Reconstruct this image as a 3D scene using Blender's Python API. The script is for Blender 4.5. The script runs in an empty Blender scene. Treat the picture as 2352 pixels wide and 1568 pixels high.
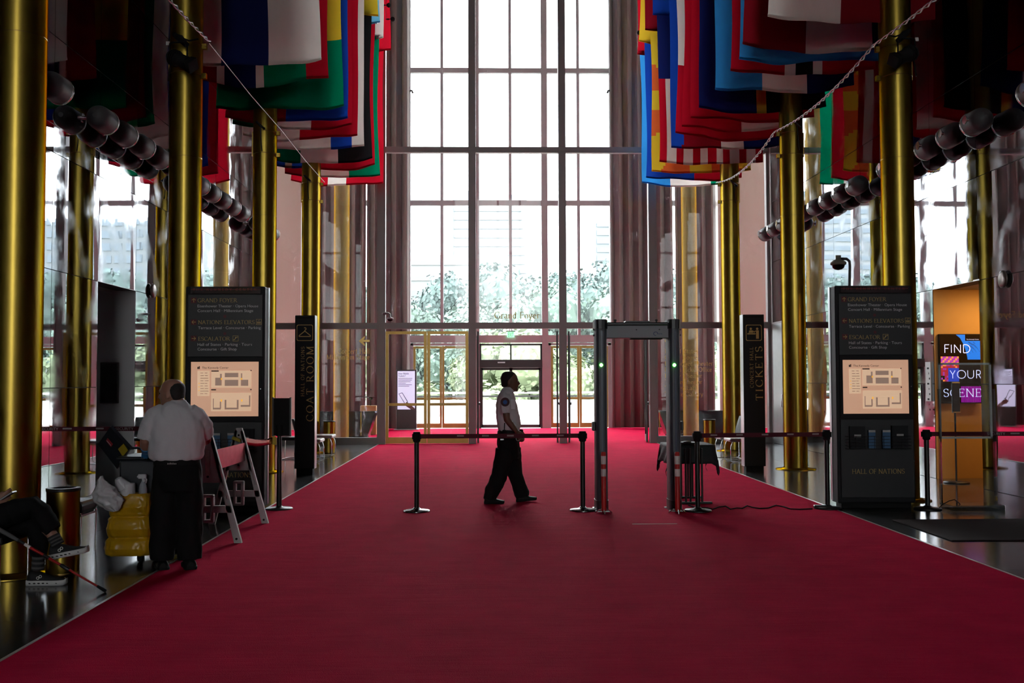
import bpy, bmesh, math, random
from mathutils import Vector, Matrix, noise

sc = bpy.context.scene
C = sc.collection
RND = random.Random(11)
PI = math.pi

# ------------------------------------------------------------------ camera
F = 2287.0                      # focal length in pixels of the 2352x1568 frame
EYE = Vector((0.0, 0.0, 1.62))
YAW, PITCH, ROLL = math.atan(52 / F), math.atan(90 / F), math.radians(-0.2)
CAM_M = (Matrix.Rotation(-YAW, 4, 'Z') @ Matrix.Rotation(PI / 2 + PITCH, 4, 'X') @ Matrix.Rotation(ROLL, 4, 'Z'))
cd = bpy.data.cameras.new('camera')
cam = bpy.data.objects.new('camera', cd)
C.objects.link(cam)
cd.sensor_width = 36.0
cd.lens = F / 2352 * 36.0
cd.clip_end = 3000
cam.matrix_world = Matrix.Translation(EYE) @ CAM_M
sc.camera = cam


def ray(px, py):
    return CAM_M.to_3x3() @ Vector(((px - 1176) / F, -(py - 784) / F, -1.0))


def at_y(px, py, y):            # point on the vertical plane Y = y
    d = ray(px, py)
    return EYE + d * (y / d.y)


def at_z(px, py, z=0.0):        # point on the level plane Z = z
    d = ray(px, py)
    return EYE + d * ((z - EYE.z) / d.z)


def at_x(px, py, x):            # point on the wall plane X = x
    d = ray(px, py)
    return EYE + d * (x / d.x)


# ------------------------------------------------------------------ light and exposure
SKY = 11.0
w = bpy.data.worlds.new('overcast_sky')
sc.world = w
w.use_nodes = True
bg = w.node_tree.nodes['Background']
bg.inputs[0].default_value = (0.93, 0.97, 1.0, 1)
bg.inputs[1].default_value = SKY
vs = sc.view_settings
vs.view_transform = 'Standard'
vs.look = 'None'
vs.exposure = 0.6
vs.gamma = 1.0
vs.use_curve_mapping = False
cy = sc.cycles
cy.max_bounces = 7
cy.diffuse_bounces = 3
cy.glossy_bounces = 5
cy.transmission_bounces = 4
cy.transparent_max_bounces = 24
cy.sample_clamp_indirect = 6.0
cy.use_adaptive_sampling = True
cy.adaptive_threshold = 0.03
cy.caustics_reflective = False
cy.caustics_refractive = False

# ------------------------------------------------------------------ key distances (metres)
XC = 0.73                       # the hall's centre line; the camera stands a little left of it
XL, XR = -5.71, 7.29            # side walls
CXL, CXR = -4.06, 5.55          # column rows
CARX = 3.56                     # half width of the carpet
Y1, Y2 = 25.7, 34.0             # inner and outer glass walls
PAN = 1.545                     # mirror panel module
CEIL = 18.4
MOD = 2.345                     # glass wall module
YB = -30.0                      # back of the hall
COLY = [22.7 - 4.69 * k for k in range(8)]


# ------------------------------------------------------------------ materials
MATS = {}


def mat(name, col, rough=0.5, metal=0.0, vary=0.0, vscale=6.0, bump=0.0, bscale=60.0, spec=0.5,
        emit=None, estr=1.0, coat=0.0, stretch=None, alpha=1.0, transm=0.0):
    if name in MATS:
        return MATS[name]
    m = bpy.data.materials.new(name)
    m.use_nodes = True
    nt = m.node_tree
    b = nt.nodes['Principled BSDF']
    c4 = (col[0], col[1], col[2], 1)
    b.inputs['Base Color'].default_value = c4
    b.inputs['Roughness'].default_value = rough
    b.inputs['Metallic'].default_value = metal
    b.inputs['Specular IOR Level'].default_value = spec
    b.inputs['Coat Weight'].default_value = coat
    b.inputs['Alpha'].default_value = alpha
    b.inputs['Transmission Weight'].default_value = transm
    if emit:
        b.inputs['Emission Color'].default_value = (emit[0], emit[1], emit[2], 1)
        b.inputs['Emission Strength'].default_value = estr
        m.cycles.emission_sampling = 'AUTO' if estr > 5 else 'NONE'
    if vary or bump:
        tc = nt.nodes.new('ShaderNodeTexCoord')
        src = tc.outputs['Object']
        if stretch:
            mp = nt.nodes.new('ShaderNodeMapping')
            mp.inputs['Scale'].default_value = stretch
            nt.links.new(src, mp.inputs['Vector'])
            src = mp.outputs['Vector']
    if vary:
        n = nt.nodes.new('ShaderNodeTexNoise')
        n.inputs['Scale'].default_value = vscale
        n.inputs['Detail'].default_value = 6
        nt.links.new(src, n.inputs['Vector'])
        mx = nt.nodes.new('ShaderNodeMix')
        mx.data_type = 'RGBA'
        mx.inputs['A'].default_value = tuple(max(0, x * (1 - vary)) for x in col) + (1,)
        mx.inputs['B'].default_value = tuple(min(1, x * (1 + vary)) for x in col) + (1,)
        nt.links.new(n.outputs['Fac'], mx.inputs['Factor'])
        nt.links.new(mx.outputs['Result'], b.inputs['Base Color'])
    if bump:
        n2 = nt.nodes.new('ShaderNodeTexNoise')
        n2.inputs['Scale'].default_value = bscale
        n2.inputs['Detail'].default_value = 4
        nt.links.new(src, n2.inputs['Vector'])
        bp = nt.nodes.new('ShaderNodeBump')
        bp.inputs['Strength'].default_value = bump
        bp.inputs['Distance'].default_value = 0.01
        nt.links.new(n2.outputs['Fac'], bp.inputs['Height'])
        nt.links.new(bp.outputs['Normal'], b.inputs['Normal'])
    MATS[name] = m
    return m


def cloth(name, col, tl=0.45, vary=0.12, tcol=None):
    """woven cloth that lets some light through"""
    if name in MATS:
        return MATS[name]
    m = mat(name, col, 0.85, vary=vary, vscale=9, spec=0.2, bump=0.25, bscale=14, stretch=(1, 1, .35))
    nt = m.node_tree
    b = nt.nodes['Principled BSDF']
    out = nt.nodes['Material Output']
    t = nt.nodes.new('ShaderNodeBsdfTranslucent')
    t.inputs['Color'].default_value = (tcol or col)[:3] + (1,) if len(tcol or col) == 3 else (tcol or col)
    mx = nt.nodes.new('ShaderNodeMixShader')
    mx.inputs[0].default_value = tl
    nt.links.new(b.outputs[0], mx.inputs[1])
    nt.links.new(t.outputs[0], mx.inputs[2])
    nt.links.new(mx.outputs[0], out.inputs['Surface'])
    return m


def pane_mat(name, tint=(0.95, 0.964, 0.964), dust_haze=0.03, refl=0.6, scratches=True):
    if name in MATS:
        return MATS[name]
    m = bpy.data.materials.new(name)
    m.use_nodes = True
    nt = m.node_tree
    nt.nodes.remove(nt.nodes['Principled BSDF'])
    out = nt.nodes['Material Output']
    tr = nt.nodes.new('ShaderNodeBsdfTransparent')
    tr.inputs[0].default_value = tint + (1,)
    gl = nt.nodes.new('ShaderNodeBsdfGlossy')
    gl.inputs['Roughness'].default_value = 0.01
    fr = nt.nodes.new('ShaderNodeFresnel')
    fr.inputs[0].default_value = 1.6
    mu = nt.nodes.new('ShaderNodeMath')
    mu.operation = 'MULTIPLY'
    mu.inputs[1].default_value = refl
    nt.links.new(fr.outputs[0], mu.inputs[0])
    m1 = nt.nodes.new('ShaderNodeMixShader')
    nt.links.new(mu.outputs[0], m1.inputs[0])
    nt.links.new(tr.outputs[0], m1.inputs[1])
    nt.links.new(gl.outputs[0], m1.inputs[2])
    td = nt.nodes.new('ShaderNodeBsdfTranslucent')  # translucent film: real dust, plus a pale veil standing in for haze
    td.inputs[0].default_value = (0.9, 0.93, 1.0, 1)
    m2 = nt.nodes.new('ShaderNodeMixShader')
    nt.links.new(m1.outputs[0], m2.inputs[1])
    nt.links.new(td.outputs[0], m2.inputs[2])
    tc = nt.nodes.new('ShaderNodeTexCoord')
    n = nt.nodes.new('ShaderNodeTexNoise')
    n.inputs['Scale'].default_value = 0.7
    n.inputs['Detail'].default_value = 5
    nt.links.new(tc.outputs['Object'], n.inputs['Vector'])
    mr = nt.nodes.new('ShaderNodeMapRange')
    mr.inputs['From Min'].default_value = 0.3
    mr.inputs['From Max'].default_value = 0.75
    mr.inputs['To Min'].default_value = dust_haze * 0.5
    mr.inputs['To Max'].default_value = dust_haze * 1.6
    nt.links.new(n.outputs['Fac'], mr.inputs['Value'])
    fac = mr.outputs['Result']
    if scratches:                       # thin curved wipe marks and scratches on the old glass
        mp = nt.nodes.new('ShaderNodeMapping')
        mp.inputs['Scale'].default_value = (1.6, 1, 0.5)
        nt.links.new(tc.outputs['Object'], mp.inputs['Vector'])
        vo = nt.nodes.new('ShaderNodeTexVoronoi')
        vo.feature = 'DISTANCE_TO_EDGE'
        vo.inputs['Scale'].default_value = 1.1
        wn = nt.nodes.new('ShaderNodeTexNoise')
        wn.inputs['Scale'].default_value = 1.3
        nt.links.new(mp.outputs['Vector'], wn.inputs['Vector'])
        nt.links.new(wn.outputs['Color'], vo.inputs['Vector'])
        lt = nt.nodes.new('ShaderNodeMath')
        lt.operation = 'LESS_THAN'
        lt.inputs[1].default_value = 0.0016
        nt.links.new(vo.outputs['Distance'], lt.inputs[0])
        sm = nt.nodes.new('ShaderNodeMath')
        sm.operation = 'MULTIPLY_ADD'
        sm.inputs[1].default_value = 0.10
        nt.links.new(lt.outputs[0], sm.inputs[0])
        nt.links.new(fac, sm.inputs[2])
        fac = sm.outputs[0]
    nt.links.new(fac, m2.inputs[0])
    nt.links.new(m2.outputs[0], out.inputs['Surface'])
    MATS[name] = m
    return m


def mirror_mat(name, col=(0.50, 0.52, 0.55), wav=0.012):
    """polished metal panel: long vertical waves and a few smudges"""
    if name in MATS:
        return MATS[name]
    m = mat(name, col, 0.02, 1.0)
    nt = m.node_tree
    b = nt.nodes['Principled BSDF']
    tc = nt.nodes.new('ShaderNodeTexCoord')
    mp = nt.nodes.new('ShaderNodeMapping')
    mp.inputs['Scale'].default_value = (1.0, 1.6, 0.35)
    nt.links.new(tc.outputs['Object'], mp.inputs['Vector'])
    n = nt.nodes.new('ShaderNodeTexNoise')
    n.inputs['Scale'].default_value = 1.5
    n.inputs['Detail'].default_value = 1.5
    nt.links.new(mp.outputs['Vector'], n.inputs['Vector'])
    bp = nt.nodes.new('ShaderNodeBump')
    bp.inputs['Strength'].default_value = wav
    bp.inputs['Distance'].default_value = 0.05
    nt.links.new(n.outputs['Fac'], bp.inputs['Height'])
    nt.links.new(bp.outputs['Normal'], b.inputs['Normal'])
    n2 = nt.nodes.new('ShaderNodeTexNoise')
    n2.inputs['Scale'].default_value = 2.2
    n2.inputs['Detail'].default_value = 7
    nt.links.new(tc.outputs['Object'], n2.inputs['Vector'])
    mr = nt.nodes.new('ShaderNodeMapRange')
    mr.inputs['From Min'].default_value = 0.45
    mr.inputs['From Max'].default_value = 0.8
    mr.inputs['To Min'].default_value = 0.012
    mr.inputs['To Max'].default_value = 0.12
    nt.links.new(n2.outputs['Fac'], mr.inputs['Value'])
    nt.links.new(mr.outputs['Result'], b.inputs['Roughness'])
    return m


def carpet_mat(name, col):
    m = mat(name, col, 0.85, vary=0.25, vscale=3.0, spec=0.016)
    nt = m.node_tree
    b = nt.nodes['Principled BSDF']
    b.inputs['Sheen Weight'].default_value = 0.0
    b.inputs['Sheen Roughness'].default_value = 0.5
    b.inputs['Sheen Tint'].default_value = (1.0, 0.55, 0.62, 1)
    tc = nt.nodes.new('ShaderNodeTexCoord')
    n = nt.nodes.new('ShaderNodeTexNoise')
    n.inputs['Scale'].default_value = 130
    n.inputs['Detail'].default_value = 3
    nt.links.new(tc.outputs['Object'], n.inputs['Vector'])
    mp = nt.nodes.new('ShaderNodeMapping')
    mp.inputs['Scale'].default_value = (0.6, 4.0, 1)
    nt.links.new(tc.outputs['Object'], mp.inputs['Vector'])
    n2 = nt.nodes.new('ShaderNodeTexNoise')
    n2.inputs['Scale'].default_value = 2.2
    n2.inputs['Detail'].default_value = 6
    n2.inputs['Roughness'].default_value = 0.7
    nt.links.new(mp.outputs['Vector'], n2.inputs['Vector'])
    ad = nt.nodes.new('ShaderNodeMath')
    ad.operation = 'MULTIPLY_ADD'
    ad.inputs[1].default_value = 3.0
    nt.links.new(n2.outputs['Fac'], ad.inputs[0])
    nt.links.new(n.outputs['Fac'], ad.inputs[2])
    bp = nt.nodes.new('ShaderNodeBump')
    bp.inputs['Strength'].default_value = 0.55
    bp.inputs['Distance'].default_value = 0.02
    nt.links.new(ad.outputs[0], bp.inputs['Height'])
    nt.links.new(bp.outputs['Normal'], b.inputs['Normal'])
    return m


# ------------------------------------------------------------------ mesh building
def rootloc(o):
    v = Vector((0, 0, 0))
    while o is not None:
        v += o.location
        o = o.parent
    return v


class MB:
    """collects shapes; build() links them as one mesh object"""

    def __init__(self):
        self.v, self.f, self.m, self.s = [], [], [], []

    def add(self, verts, faces, mi=0, smooth=False):
        o = len(self.v)
        self.v += [Vector(p) for p in verts]
        for i, f in enumerate(faces):
            self.f.append([o + k for k in f])
            self.m.append(mi if isinstance(mi, int) else mi[i])
            self.s.append(smooth)
        return self

    def box(self, lo, hi, mi=0):
        x0, y0, z0 = lo
        x1, y1, z1 = hi
        vs_ = [(x0, y0, z0), (x1, y0, z0), (x1, y1, z0), (x0, y1, z0), (x0, y0, z1), (x1, y0, z1), (x1, y1, z1), (x0, y1, z1)]
        fs = [(0, 3, 2, 1), (4, 5, 6, 7), (0, 1, 5, 4), (1, 2, 6, 5), (2, 3, 7, 6), (3, 0, 4, 7)]
        return self.add(vs_, fs, mi)

    def sheet(self, lo, hi, mi=0):
        """upright glass sheet across X, at the middle of the box given"""
        y = (lo[1] + hi[1]) / 2
        return self.add([(lo[0], y, lo[2]), (hi[0], y, lo[2]), (hi[0], y, hi[2]), (lo[0], y, hi[2])], [(0, 1, 2, 3)], mi)

    def cbox(self, c, s, mi=0, rot=None):
        n = len(self.v)
        c = Vector(c)
        self.box((-s[0] / 2, -s[1] / 2, -s[2] / 2), (s[0] / 2, s[1] / 2, s[2] / 2), mi)
        for i in range(n, len(self.v)):
            p = self.v[i]
            self.v[i] = (rot @ p if rot else p) + c
        return self

    def bbox(self, lo, hi, r=0.01, mi=0, seg=2):
        """box with rounded edges"""
        bm = bmesh.new()
        bmesh.ops.create_cube(bm, size=1)
        lo, hi = Vector(lo), Vector(hi)
        for q in bm.verts:
            q.co = Vector(((lo.x + hi.x) / 2 + q.co.x * (hi.x - lo.x), (lo.y + hi.y) / 2 + q.co.y * (hi.y - lo.y), (lo.z + hi.z) / 2 + q.co.z * (hi.z - lo.z)))
        bmesh.ops.bevel(bm, geom=bm.edges[:], offset=r, segments=seg, affect='EDGES', profile=0.5)
        bm.verts.index_update()
        self.add([q.co.copy() for q in bm.verts], [[q.index for q in f.verts] for f in bm.faces], mi, False)
        bm.free()
        return self

    def loft(self, rings, mi=0, smooth=True, caps=True, closed=True):
        n = len(rings[0])
        vs_ = [p for r in rings for p in r]
        fs = []
        for i in range(len(rings) - 1):
            for j in range(n if closed else n - 1):
                k = (j + 1) % n
                fs.append((i * n + j, i * n + k, (i + 1) * n + k, (i + 1) * n + j))
        self.add(vs_, fs, mi, smooth)
        if caps:
            self.add(rings[0], [list(range(n))[::-1]], mi, False)
            self.add(rings[-1], [list(range(n))], mi, False)
        return self

    def tube(self, pts, r, n=8, mi=0, caps=True, smooth=True, flat=None):
        pts = [Vector(p) for p in pts]
        rs = r if isinstance(r, (list, tuple)) else [r] * len(pts)
        rings = []
        up = None
        for i, p in enumerate(pts):
            d = (pts[min(i + 1, len(pts) - 1)] - pts[max(i - 1, 0)]).normalized()
            if up is None:
                up = Vector((0, 0, 1)) if abs(d.z) < 0.9 else Vector((0, 1, 0))
            a = d.cross(up)
            if a.length < 1e-5:
                a = d.cross(Vector((1, 0, 0)))
            a.normalize()
            b_ = a.cross(d).normalized()
            up = b_
            ra = rs[i]
            rb = ra * (flat or 1)
            rings.append([p + a * (math.cos(t) * ra) + b_ * (math.sin(t) * rb) for t in [2 * PI * k / n for k in range(n)]])
        return self.loft(rings, mi, smooth, caps)

    def cyl(self, p0, p1, r0, r1=None, n=16, mi=0, smooth=True):
        return self.tube([p0, p1], [r0, r0 if r1 is None else r1], n, mi, True, smooth)

    def lathe(self, prof, c=(0, 0, 0), n=24, mi=0, axis='Z', smooth=True):
        c = Vector(c)
        rings = []
        for r, h in prof:
            ring = []
            for k in range(n):
                t = 2 * PI * k / n
                x, y = r * math.cos(t), r * math.sin(t)
                p = {'Z': (x, y, h), 'Y': (x, h, -y), 'X': (h, x, y)}[axis]
                ring.append(c + Vector(p))
            rings.append(ring)
        return self.loft(rings, mi, smooth, True)

    def prism(self, poly, axis, a, b, mi=0):
        """poly of 2D points extruded along an axis from a to b"""
        def P3(u, v, t):
            return {'X': (t, u, v), 'Y': (u, t, v), 'Z': (u, v, t)}[axis]
        n = len(poly)
        vs_ = [P3(u, v, a) for u, v in poly] + [P3(u, v, b) for u, v in poly]
        fs = [list(range(n))[::-1], list(range(n, 2 * n))]
        for i in range(n):
            j = (i + 1) % n
            fs.append((i, j, n + j, n + i))
        return self.add(vs_, fs, mi)

    def ball(self, c, r, n=12, m=8, mi=0):
        c = Vector(c)
        rr = r if isinstance(r, (tuple, list)) else (r, r, r)
        rings = []
        for i in range(1, m):
            t = PI * i / m
            rings.append([c + Vector((rr[0] * math.sin(t) * math.cos(2 * PI * k / n), rr[1] * math.sin(t) * math.sin(2 * PI * k / n), -rr[2] * math.cos(t))) for k in range(n)])
        return self.loft(rings, mi, True, True)

    def xform(self, M, start=0):
        for i in range(start, len(self.v)):
            self.v[i] = M @ self.v[i]
        return self

    def build(self, name, material, parent=None, local=False):
        me = bpy.data.meshes.new(name)
        off = Vector((0, 0, 0)) if (parent is None or local) else rootloc(parent)
        me.from_pydata([p - off for p in self.v], [], self.f)
        ms = material if isinstance(material, (list, tuple)) else [material]
        for q in ms:
            me.materials.append(q)
        me.polygons.foreach_set('material_index', self.m)
        me.polygons.foreach_set('use_smooth', self.s)
        bm = bmesh.new()
        bm.from_mesh(me)
        bmesh.ops.recalc_face_normals(bm, faces=bm.faces)
        bm.to_mesh(me)
        bm.free()
        me.update()
        o = bpy.data.objects.new(name, me)
        C.objects.link(o)
        if parent is not None:
            o.parent = parent
        return o


def tag(o, label, cat, group=None):
    o['label'] = label
    o['category'] = cat
    if group:
        o['group'] = group
    return o


def thing(name, label, cat, loc=(0, 0, 0), group=None):
    o = bpy.data.objects.new(name, None)
    o.empty_display_size = 0.1
    C.objects.link(o)
    o.location = loc
    return tag(o, label, cat, group)


def struct(o):
    o['kind'] = 'structure'
    return o


def sempty(name, loc=(0, 0, 0)):
    o = bpy.data.objects.new(name, None)
    C.objects.link(o)
    o.location = loc
    return struct(o)


def linkcopy(o, parent, loc):
    c = o.copy()
    C.objects.link(c)
    c.parent = parent
    c.location = loc
    return c


def copy_tree(o, loc, rotz=0.0, label=None):
    r = o.copy()
    C.objects.link(r)
    r.location = loc
    r.rotation_euler = (0, 0, rotz)
    if label:
        r['label'] = label
    for ch in o.children:
        c = ch.copy()
        C.objects.link(c)
        c.parent = r
        for g in ch.children:
            d = g.copy()
            C.objects.link(d)
            d.parent = c
    return r


# ------------------------------------------------------------------ shared materials
M_FLOOR = mat('polished_granite', (0.055, 0.055, 0.058), 0.15, vary=0.35, vscale=40, spec=0.6)
M_CARPET = carpet_mat('red_wool_carpet', (0.52, 0.005, 0.048))
M_MIRROR = mirror_mat('polished_mirror_panel')
M_BRASS = mat('brushed_brass', (0.36, 0.25, 0.045), 0.30, 1.0, vary=0.12, vscale=5)
M_BRASS.node_tree.nodes['Principled BSDF'].inputs['Specular Tint'].default_value = (0.03, 0.01, 0.0, 1)
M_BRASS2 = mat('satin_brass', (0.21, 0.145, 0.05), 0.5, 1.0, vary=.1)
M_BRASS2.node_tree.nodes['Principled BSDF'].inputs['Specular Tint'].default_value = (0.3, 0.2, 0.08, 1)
M_BRONZE = mat('bronze_frame', (0.30, 0.19, 0.06), 0.35, 1.0, vary=0.2, vscale=8)
M_MULL = mat('grey_mullion', (0.245, 0.22, 0.22), 0.45, 0.3, vary=0.08, vscale=3)
M_MULL2 = mat('pale_mullion', (0.38, 0.38, 0.40), 0.5, 0.1, vary=0.08, vscale=3)
M_BLACK = mat('black_metal', (0.012, 0.012, 0.013), 0.4)
M_BLACKM = mat('matte_black', (0.01, 0.01, 0.011), 0.8, spec=0.2)
M_CHROME = mat('chrome', (0.75, 0.76, 0.78), 0.12, 1.0)
M_STEEL = mat('brushed_steel', (0.42, 0.43, 0.45), 0.35, 1.0, vary=0.1)
M_STONE = mat('pale_stone', (0.55, 0.53, 0.5), 0.6, vary=0.12, vscale=5)
M_WHITE = mat('white_paint', (0.75, 0.74, 0.72), 0.6, vary=0.04)
M_CEIL = mat('dim_ceiling_paint', (0.30, 0.28, 0.26), 0.9, vary=0.05)
M_MARBLE = mat('beige_marble', (0.41, 0.355, 0.32), 0.45, vary=0.08, vscale=2, stretch=(1, 1, .2))
M_PANE = pane_mat('dusty_haze_glass', dust_haze=0.004)
M_PANE2 = pane_mat('outer_glass', dust_haze=0.012, scratches=False)
M_TINT = pane_mat('dark_tinted_glass', (0.43, 0.43, 0.415), 0.0, 0.6, False)
M_GOLD = mat('gold_lettering', (0.62, 0.47, 0.16), 0.4, 0.6)

# ================================================================== THE SETTING
GRID0 = 13.085                  # first full mirror panel in view
GRID1 = GRID0 + 8 * PAN
# ---- floor: polished granite slab with tiles on both sides of the carpet
b = MB().box((XL - 4, YB - 0.5, -0.3), (XR + 4, Y1 + 0.1, -0.012))
floor = struct(b.build('floor', mat('floor_bed', (0.03, 0.03, 0.03), 0.6)))
for xs, xe in ((XL, XC - CARX), (XC + CARX, XR)):
    tw = (xe - xs) / 2
    tm = None
    for c_ in range(2):
        for k in range(14):
            y = GRID1 - PAN * (k + 1)
            if tm is None:
                tm = MB().box((0.002, 0.002, -0.012), (tw - 0.002, PAN - 0.002, 0)).build('floor_tile', M_FLOOR, floor)
                tm.location = (xs, y, 0)
            else:
                linkcopy(tm, floor, (xs + c_ * tw, y, 0))
    MB().box((xs, YB, -0.012), (xe, GRID1 - PAN * 14, 0)).build('floor_slab', M_FLOOR, floor)
    MB().box((xs, GRID1, -0.012), (xe, Y1 + 0.1, 0)).build('floor_slab', M_FLOOR, floor)

b = MB().box((XC - CARX, YB, -0.012), (XC + CARX, Y1 + 0.1, 0.008))
carpet = tag(b.build('carpet_runner', M_CARPET), 'long red carpet runner down the middle of the hall floor', 'carpet')
for i, s in enumerate((-1, 1)):
    x = XC + s * (CARX + 0.012)
    struct(MB().box((x - 0.012, YB, -0.01), (x + 0.012, Y1, 0.010)).build('trim_%d' % (i + 1), mat('edge_strip', (0.5, 0.48, 0.46), 0.35, 0.6)))

# ---- side walls of mirror panels, each with one passage two panels high
OY0, OY1, OZ = GRID0 + PAN, GRID0 + 2 * PAN, 2 * PAN        # the passage opening
M_WALLBACK = mat('dark_joint', (0.02, 0.02, 0.02), 0.8)
M_DARKPANEL = mat('dark_wall_panel', (0.10, 0.10, 0.10), 0.5)
pm = {}
for side, X, s in (('left', XL, -1), ('right', XR, 1)):
    xa, xb = sorted((X + s * 0.012, X + s * 0.3))
    b = MB()
    b.box((xa, YB, -0.2), (xb, OY0, CEIL)).box((xa, OY1, -0.2), (xb, Y1 + 0.2, CEIL)).box((xa, OY0, OZ), (xb, OY1, CEIL))
    wall = struct(b.build('wall_' + side, M_WALLBACK))
    for c_ in range(-4, 8):
        ya = GRID0 + PAN * c_
        for r_ in range(9):
            if c_ == 1 and r_ < 2:
                continue
            if side == 'right' and c_ == 7 and r_ < 2:
                continue
            p = MB().box((-0.006, -PAN / 2 + 0.005, -PAN / 2 + 0.005), (0.006, PAN / 2 - 0.005, PAN / 2 - 0.005)) if 'p' not in pm else None
            if p:
                o = p.build('mirror_panel', M_MIRROR, wall, local=True)
                pm['p'] = o
            else:
                o = linkcopy(pm['p'], wall, (0, 0, 0))
                o.parent = wall
            o.location = (X + s * 0.006, ya + PAN / 2, PAN * (r_ + 0.5))
            o.rotation_euler = (0, RND.uniform(-.0011, .0011), RND.uniform(-.0014, .0014))
    # plain sheets where the photograph does not look
    xa, xb = sorted((X, X + s * 0.012))
    MB().box((xa, YB, 0), (xb, GRID0 - 4 * PAN - 0.003, CEIL)).box((xa, GRID0 - 4 * PAN, 9 * PAN), (xb, GRID1, CEIL)).build('wall_sheet', M_DARKPANEL, wall)
    MB().box((xa, GRID1 + .003, 0), (xb, Y1 + 0.2, CEIL)).build('end_strip', M_MULL, wall)
    MB().box((xa, OY0 - 0.02, OZ), (xb, OY1 + 0.02, OZ + 0.02)).build('opening_head', M_STEEL, wall)

# right wall: a pair of steel service doors near the glass
d = sempty('door_1', (XR, 24.7, 0))
for k in range(2):
    y0 = GRID0 + PAN * 7 + k * PAN / 2
    lf = MB().box((XR, y0 + .008, 0.01), (XR + 0.012, y0 + PAN / 2 - .008, 2 * PAN - 0.05)).build('door_leaf', M_STEEL, d)
    if k == 0:
        yh = y0 + PAN / 2 - 0.12
        MB().tube([(XR, yh, 0.95), (XR - .05, yh, 0.95), (XR - .05, yh, 1.25), (XR, yh, 1.25)], 0.012, 8).build('pull_handle', M_CHROME, lf)
MB().box((XR, GRID0 + PAN * 7, 2 * PAN - 0.05), (XR + .012, GRID0 + PAN * 8, 2 * PAN)).build('door_head', M_MULL, d)

# passages behind the openings
def passage(side, X, s, wmat, fmat):
    L = 4.5
    xa, xb = sorted((X + s * 0.3, X + s * L))
    b = MB()
    b.box((xa, OY1 + 0.02, -0.1), (xb, OY1 + 0.25, OZ + 0.1))          # far side, faces the camera
    far = struct(b.build('wall_passage_%s_far' % side, wmat))
    xc, xd = sorted((X + s * 0.006, X + s * 0.3))
    MB().box((xc, OY1 - .015, 0), (xd, OY1 - 0.002, OZ)).build('jamb_panel', wmat, far)
    struct(MB().box((xa, OY0 - 0.25, -0.1), (xb, OY0 - 0.02, OZ + 0.1)).build('wall_passage_%s_near' % side, wmat))
    xe, xf = sorted((X + s * L, X + s * (L + 0.2)))
    struct(MB().box((xe, OY0 - .25, -0.1), (xf, OY1 + .25, OZ + .1)).build('wall_passage_%s_end' % side, wmat))
    struct(MB().box((xa, OY0 - .25, OZ + 0.0), (xb, OY1 + .25, OZ + .2)).build('ceiling_passage_%s' % side, M_CEIL))
    xg, xh = sorted((X, X + s * L))
    struct(MB().box((xg, OY0, -0.1), (xh, OY1, 0.0)).build('floor_passage_%s' % side, fmat))


passage('left', XL, -1, mat('grey_passage_wall', (0.42, 0.42, 0.43), 0.6), M_FLOOR)
passage('right', XR, 1, mat('ochre_wall_paint', (0.62, 0.36, 0.11), 0.6, vary=0.05), M_FLOOR)
# warm downlights in the right passage ceiling
for k, xx in enumerate((0.75, 1.9)):
    t = thing('downlight', 'warm recessed downlight in the ochre passage ceiling, %s' % ('nearer the hall' if k == 0 else 'further from the hall'), 'lamp', (XR + xx, 15.35, OZ - 0.03))
    MB().lathe([(0.11, 0), (0.11, 0.03), (0.14, 0.03), (0.14, 0.0)], t.location, 20).build('trim_ring', M_CHROME, t)
    MB().lathe([(0.02, -0.012), (0.10, -0.006), (0.105, 0.0)], t.location, 20).build('lamp_lens', mat('warm_lamp', (1, .8, .5), 0.5, emit=(1.0, 0.62, 0.25), estr=120), t)

# ---- ceiling, back of the hall
struct(MB().box((XL - 4, YB, CEIL), (XR + 4, Y1 + 0.2, CEIL + 0.3)).build('ceiling', M_CEIL))
b = MB()
BW, BH = 3.6, 16.6             # tall tinted entrance glazing behind the camera
b.box((XL - .3, YB - .3, 0), (XC - BW, YB, CEIL)).box((XC + BW, YB - .3, 0), (XR + .3, YB, CEIL)).box((XC - BW, YB - .3, BH), (XC + BW, YB, CEIL))
struct(b.build('wall_back', M_DARKPANEL))
wb = sempty('window_3', (XC, YB - .15, 0))
for k in range(5):
    x = XC - BW + k * (2 * BW / 4)
    MB().box((x - .08, YB - .25, 0), (x + .08, YB - .1, BH)).build('mullion', M_MULL, wb)
    if k < 4:
        MB().sheet((x + .08, YB - .19, 0), (x + 2 * BW / 4 - .08, YB - .18, BH)).build('pane', M_TINT, wb)
for z in (3.05, 7.6, 12.1):
    MB().box((XC - BW, YB - .24, z - .08), (XC + BW, YB - .12, z + .08)).build('transom', M_MULL, wb)

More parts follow.
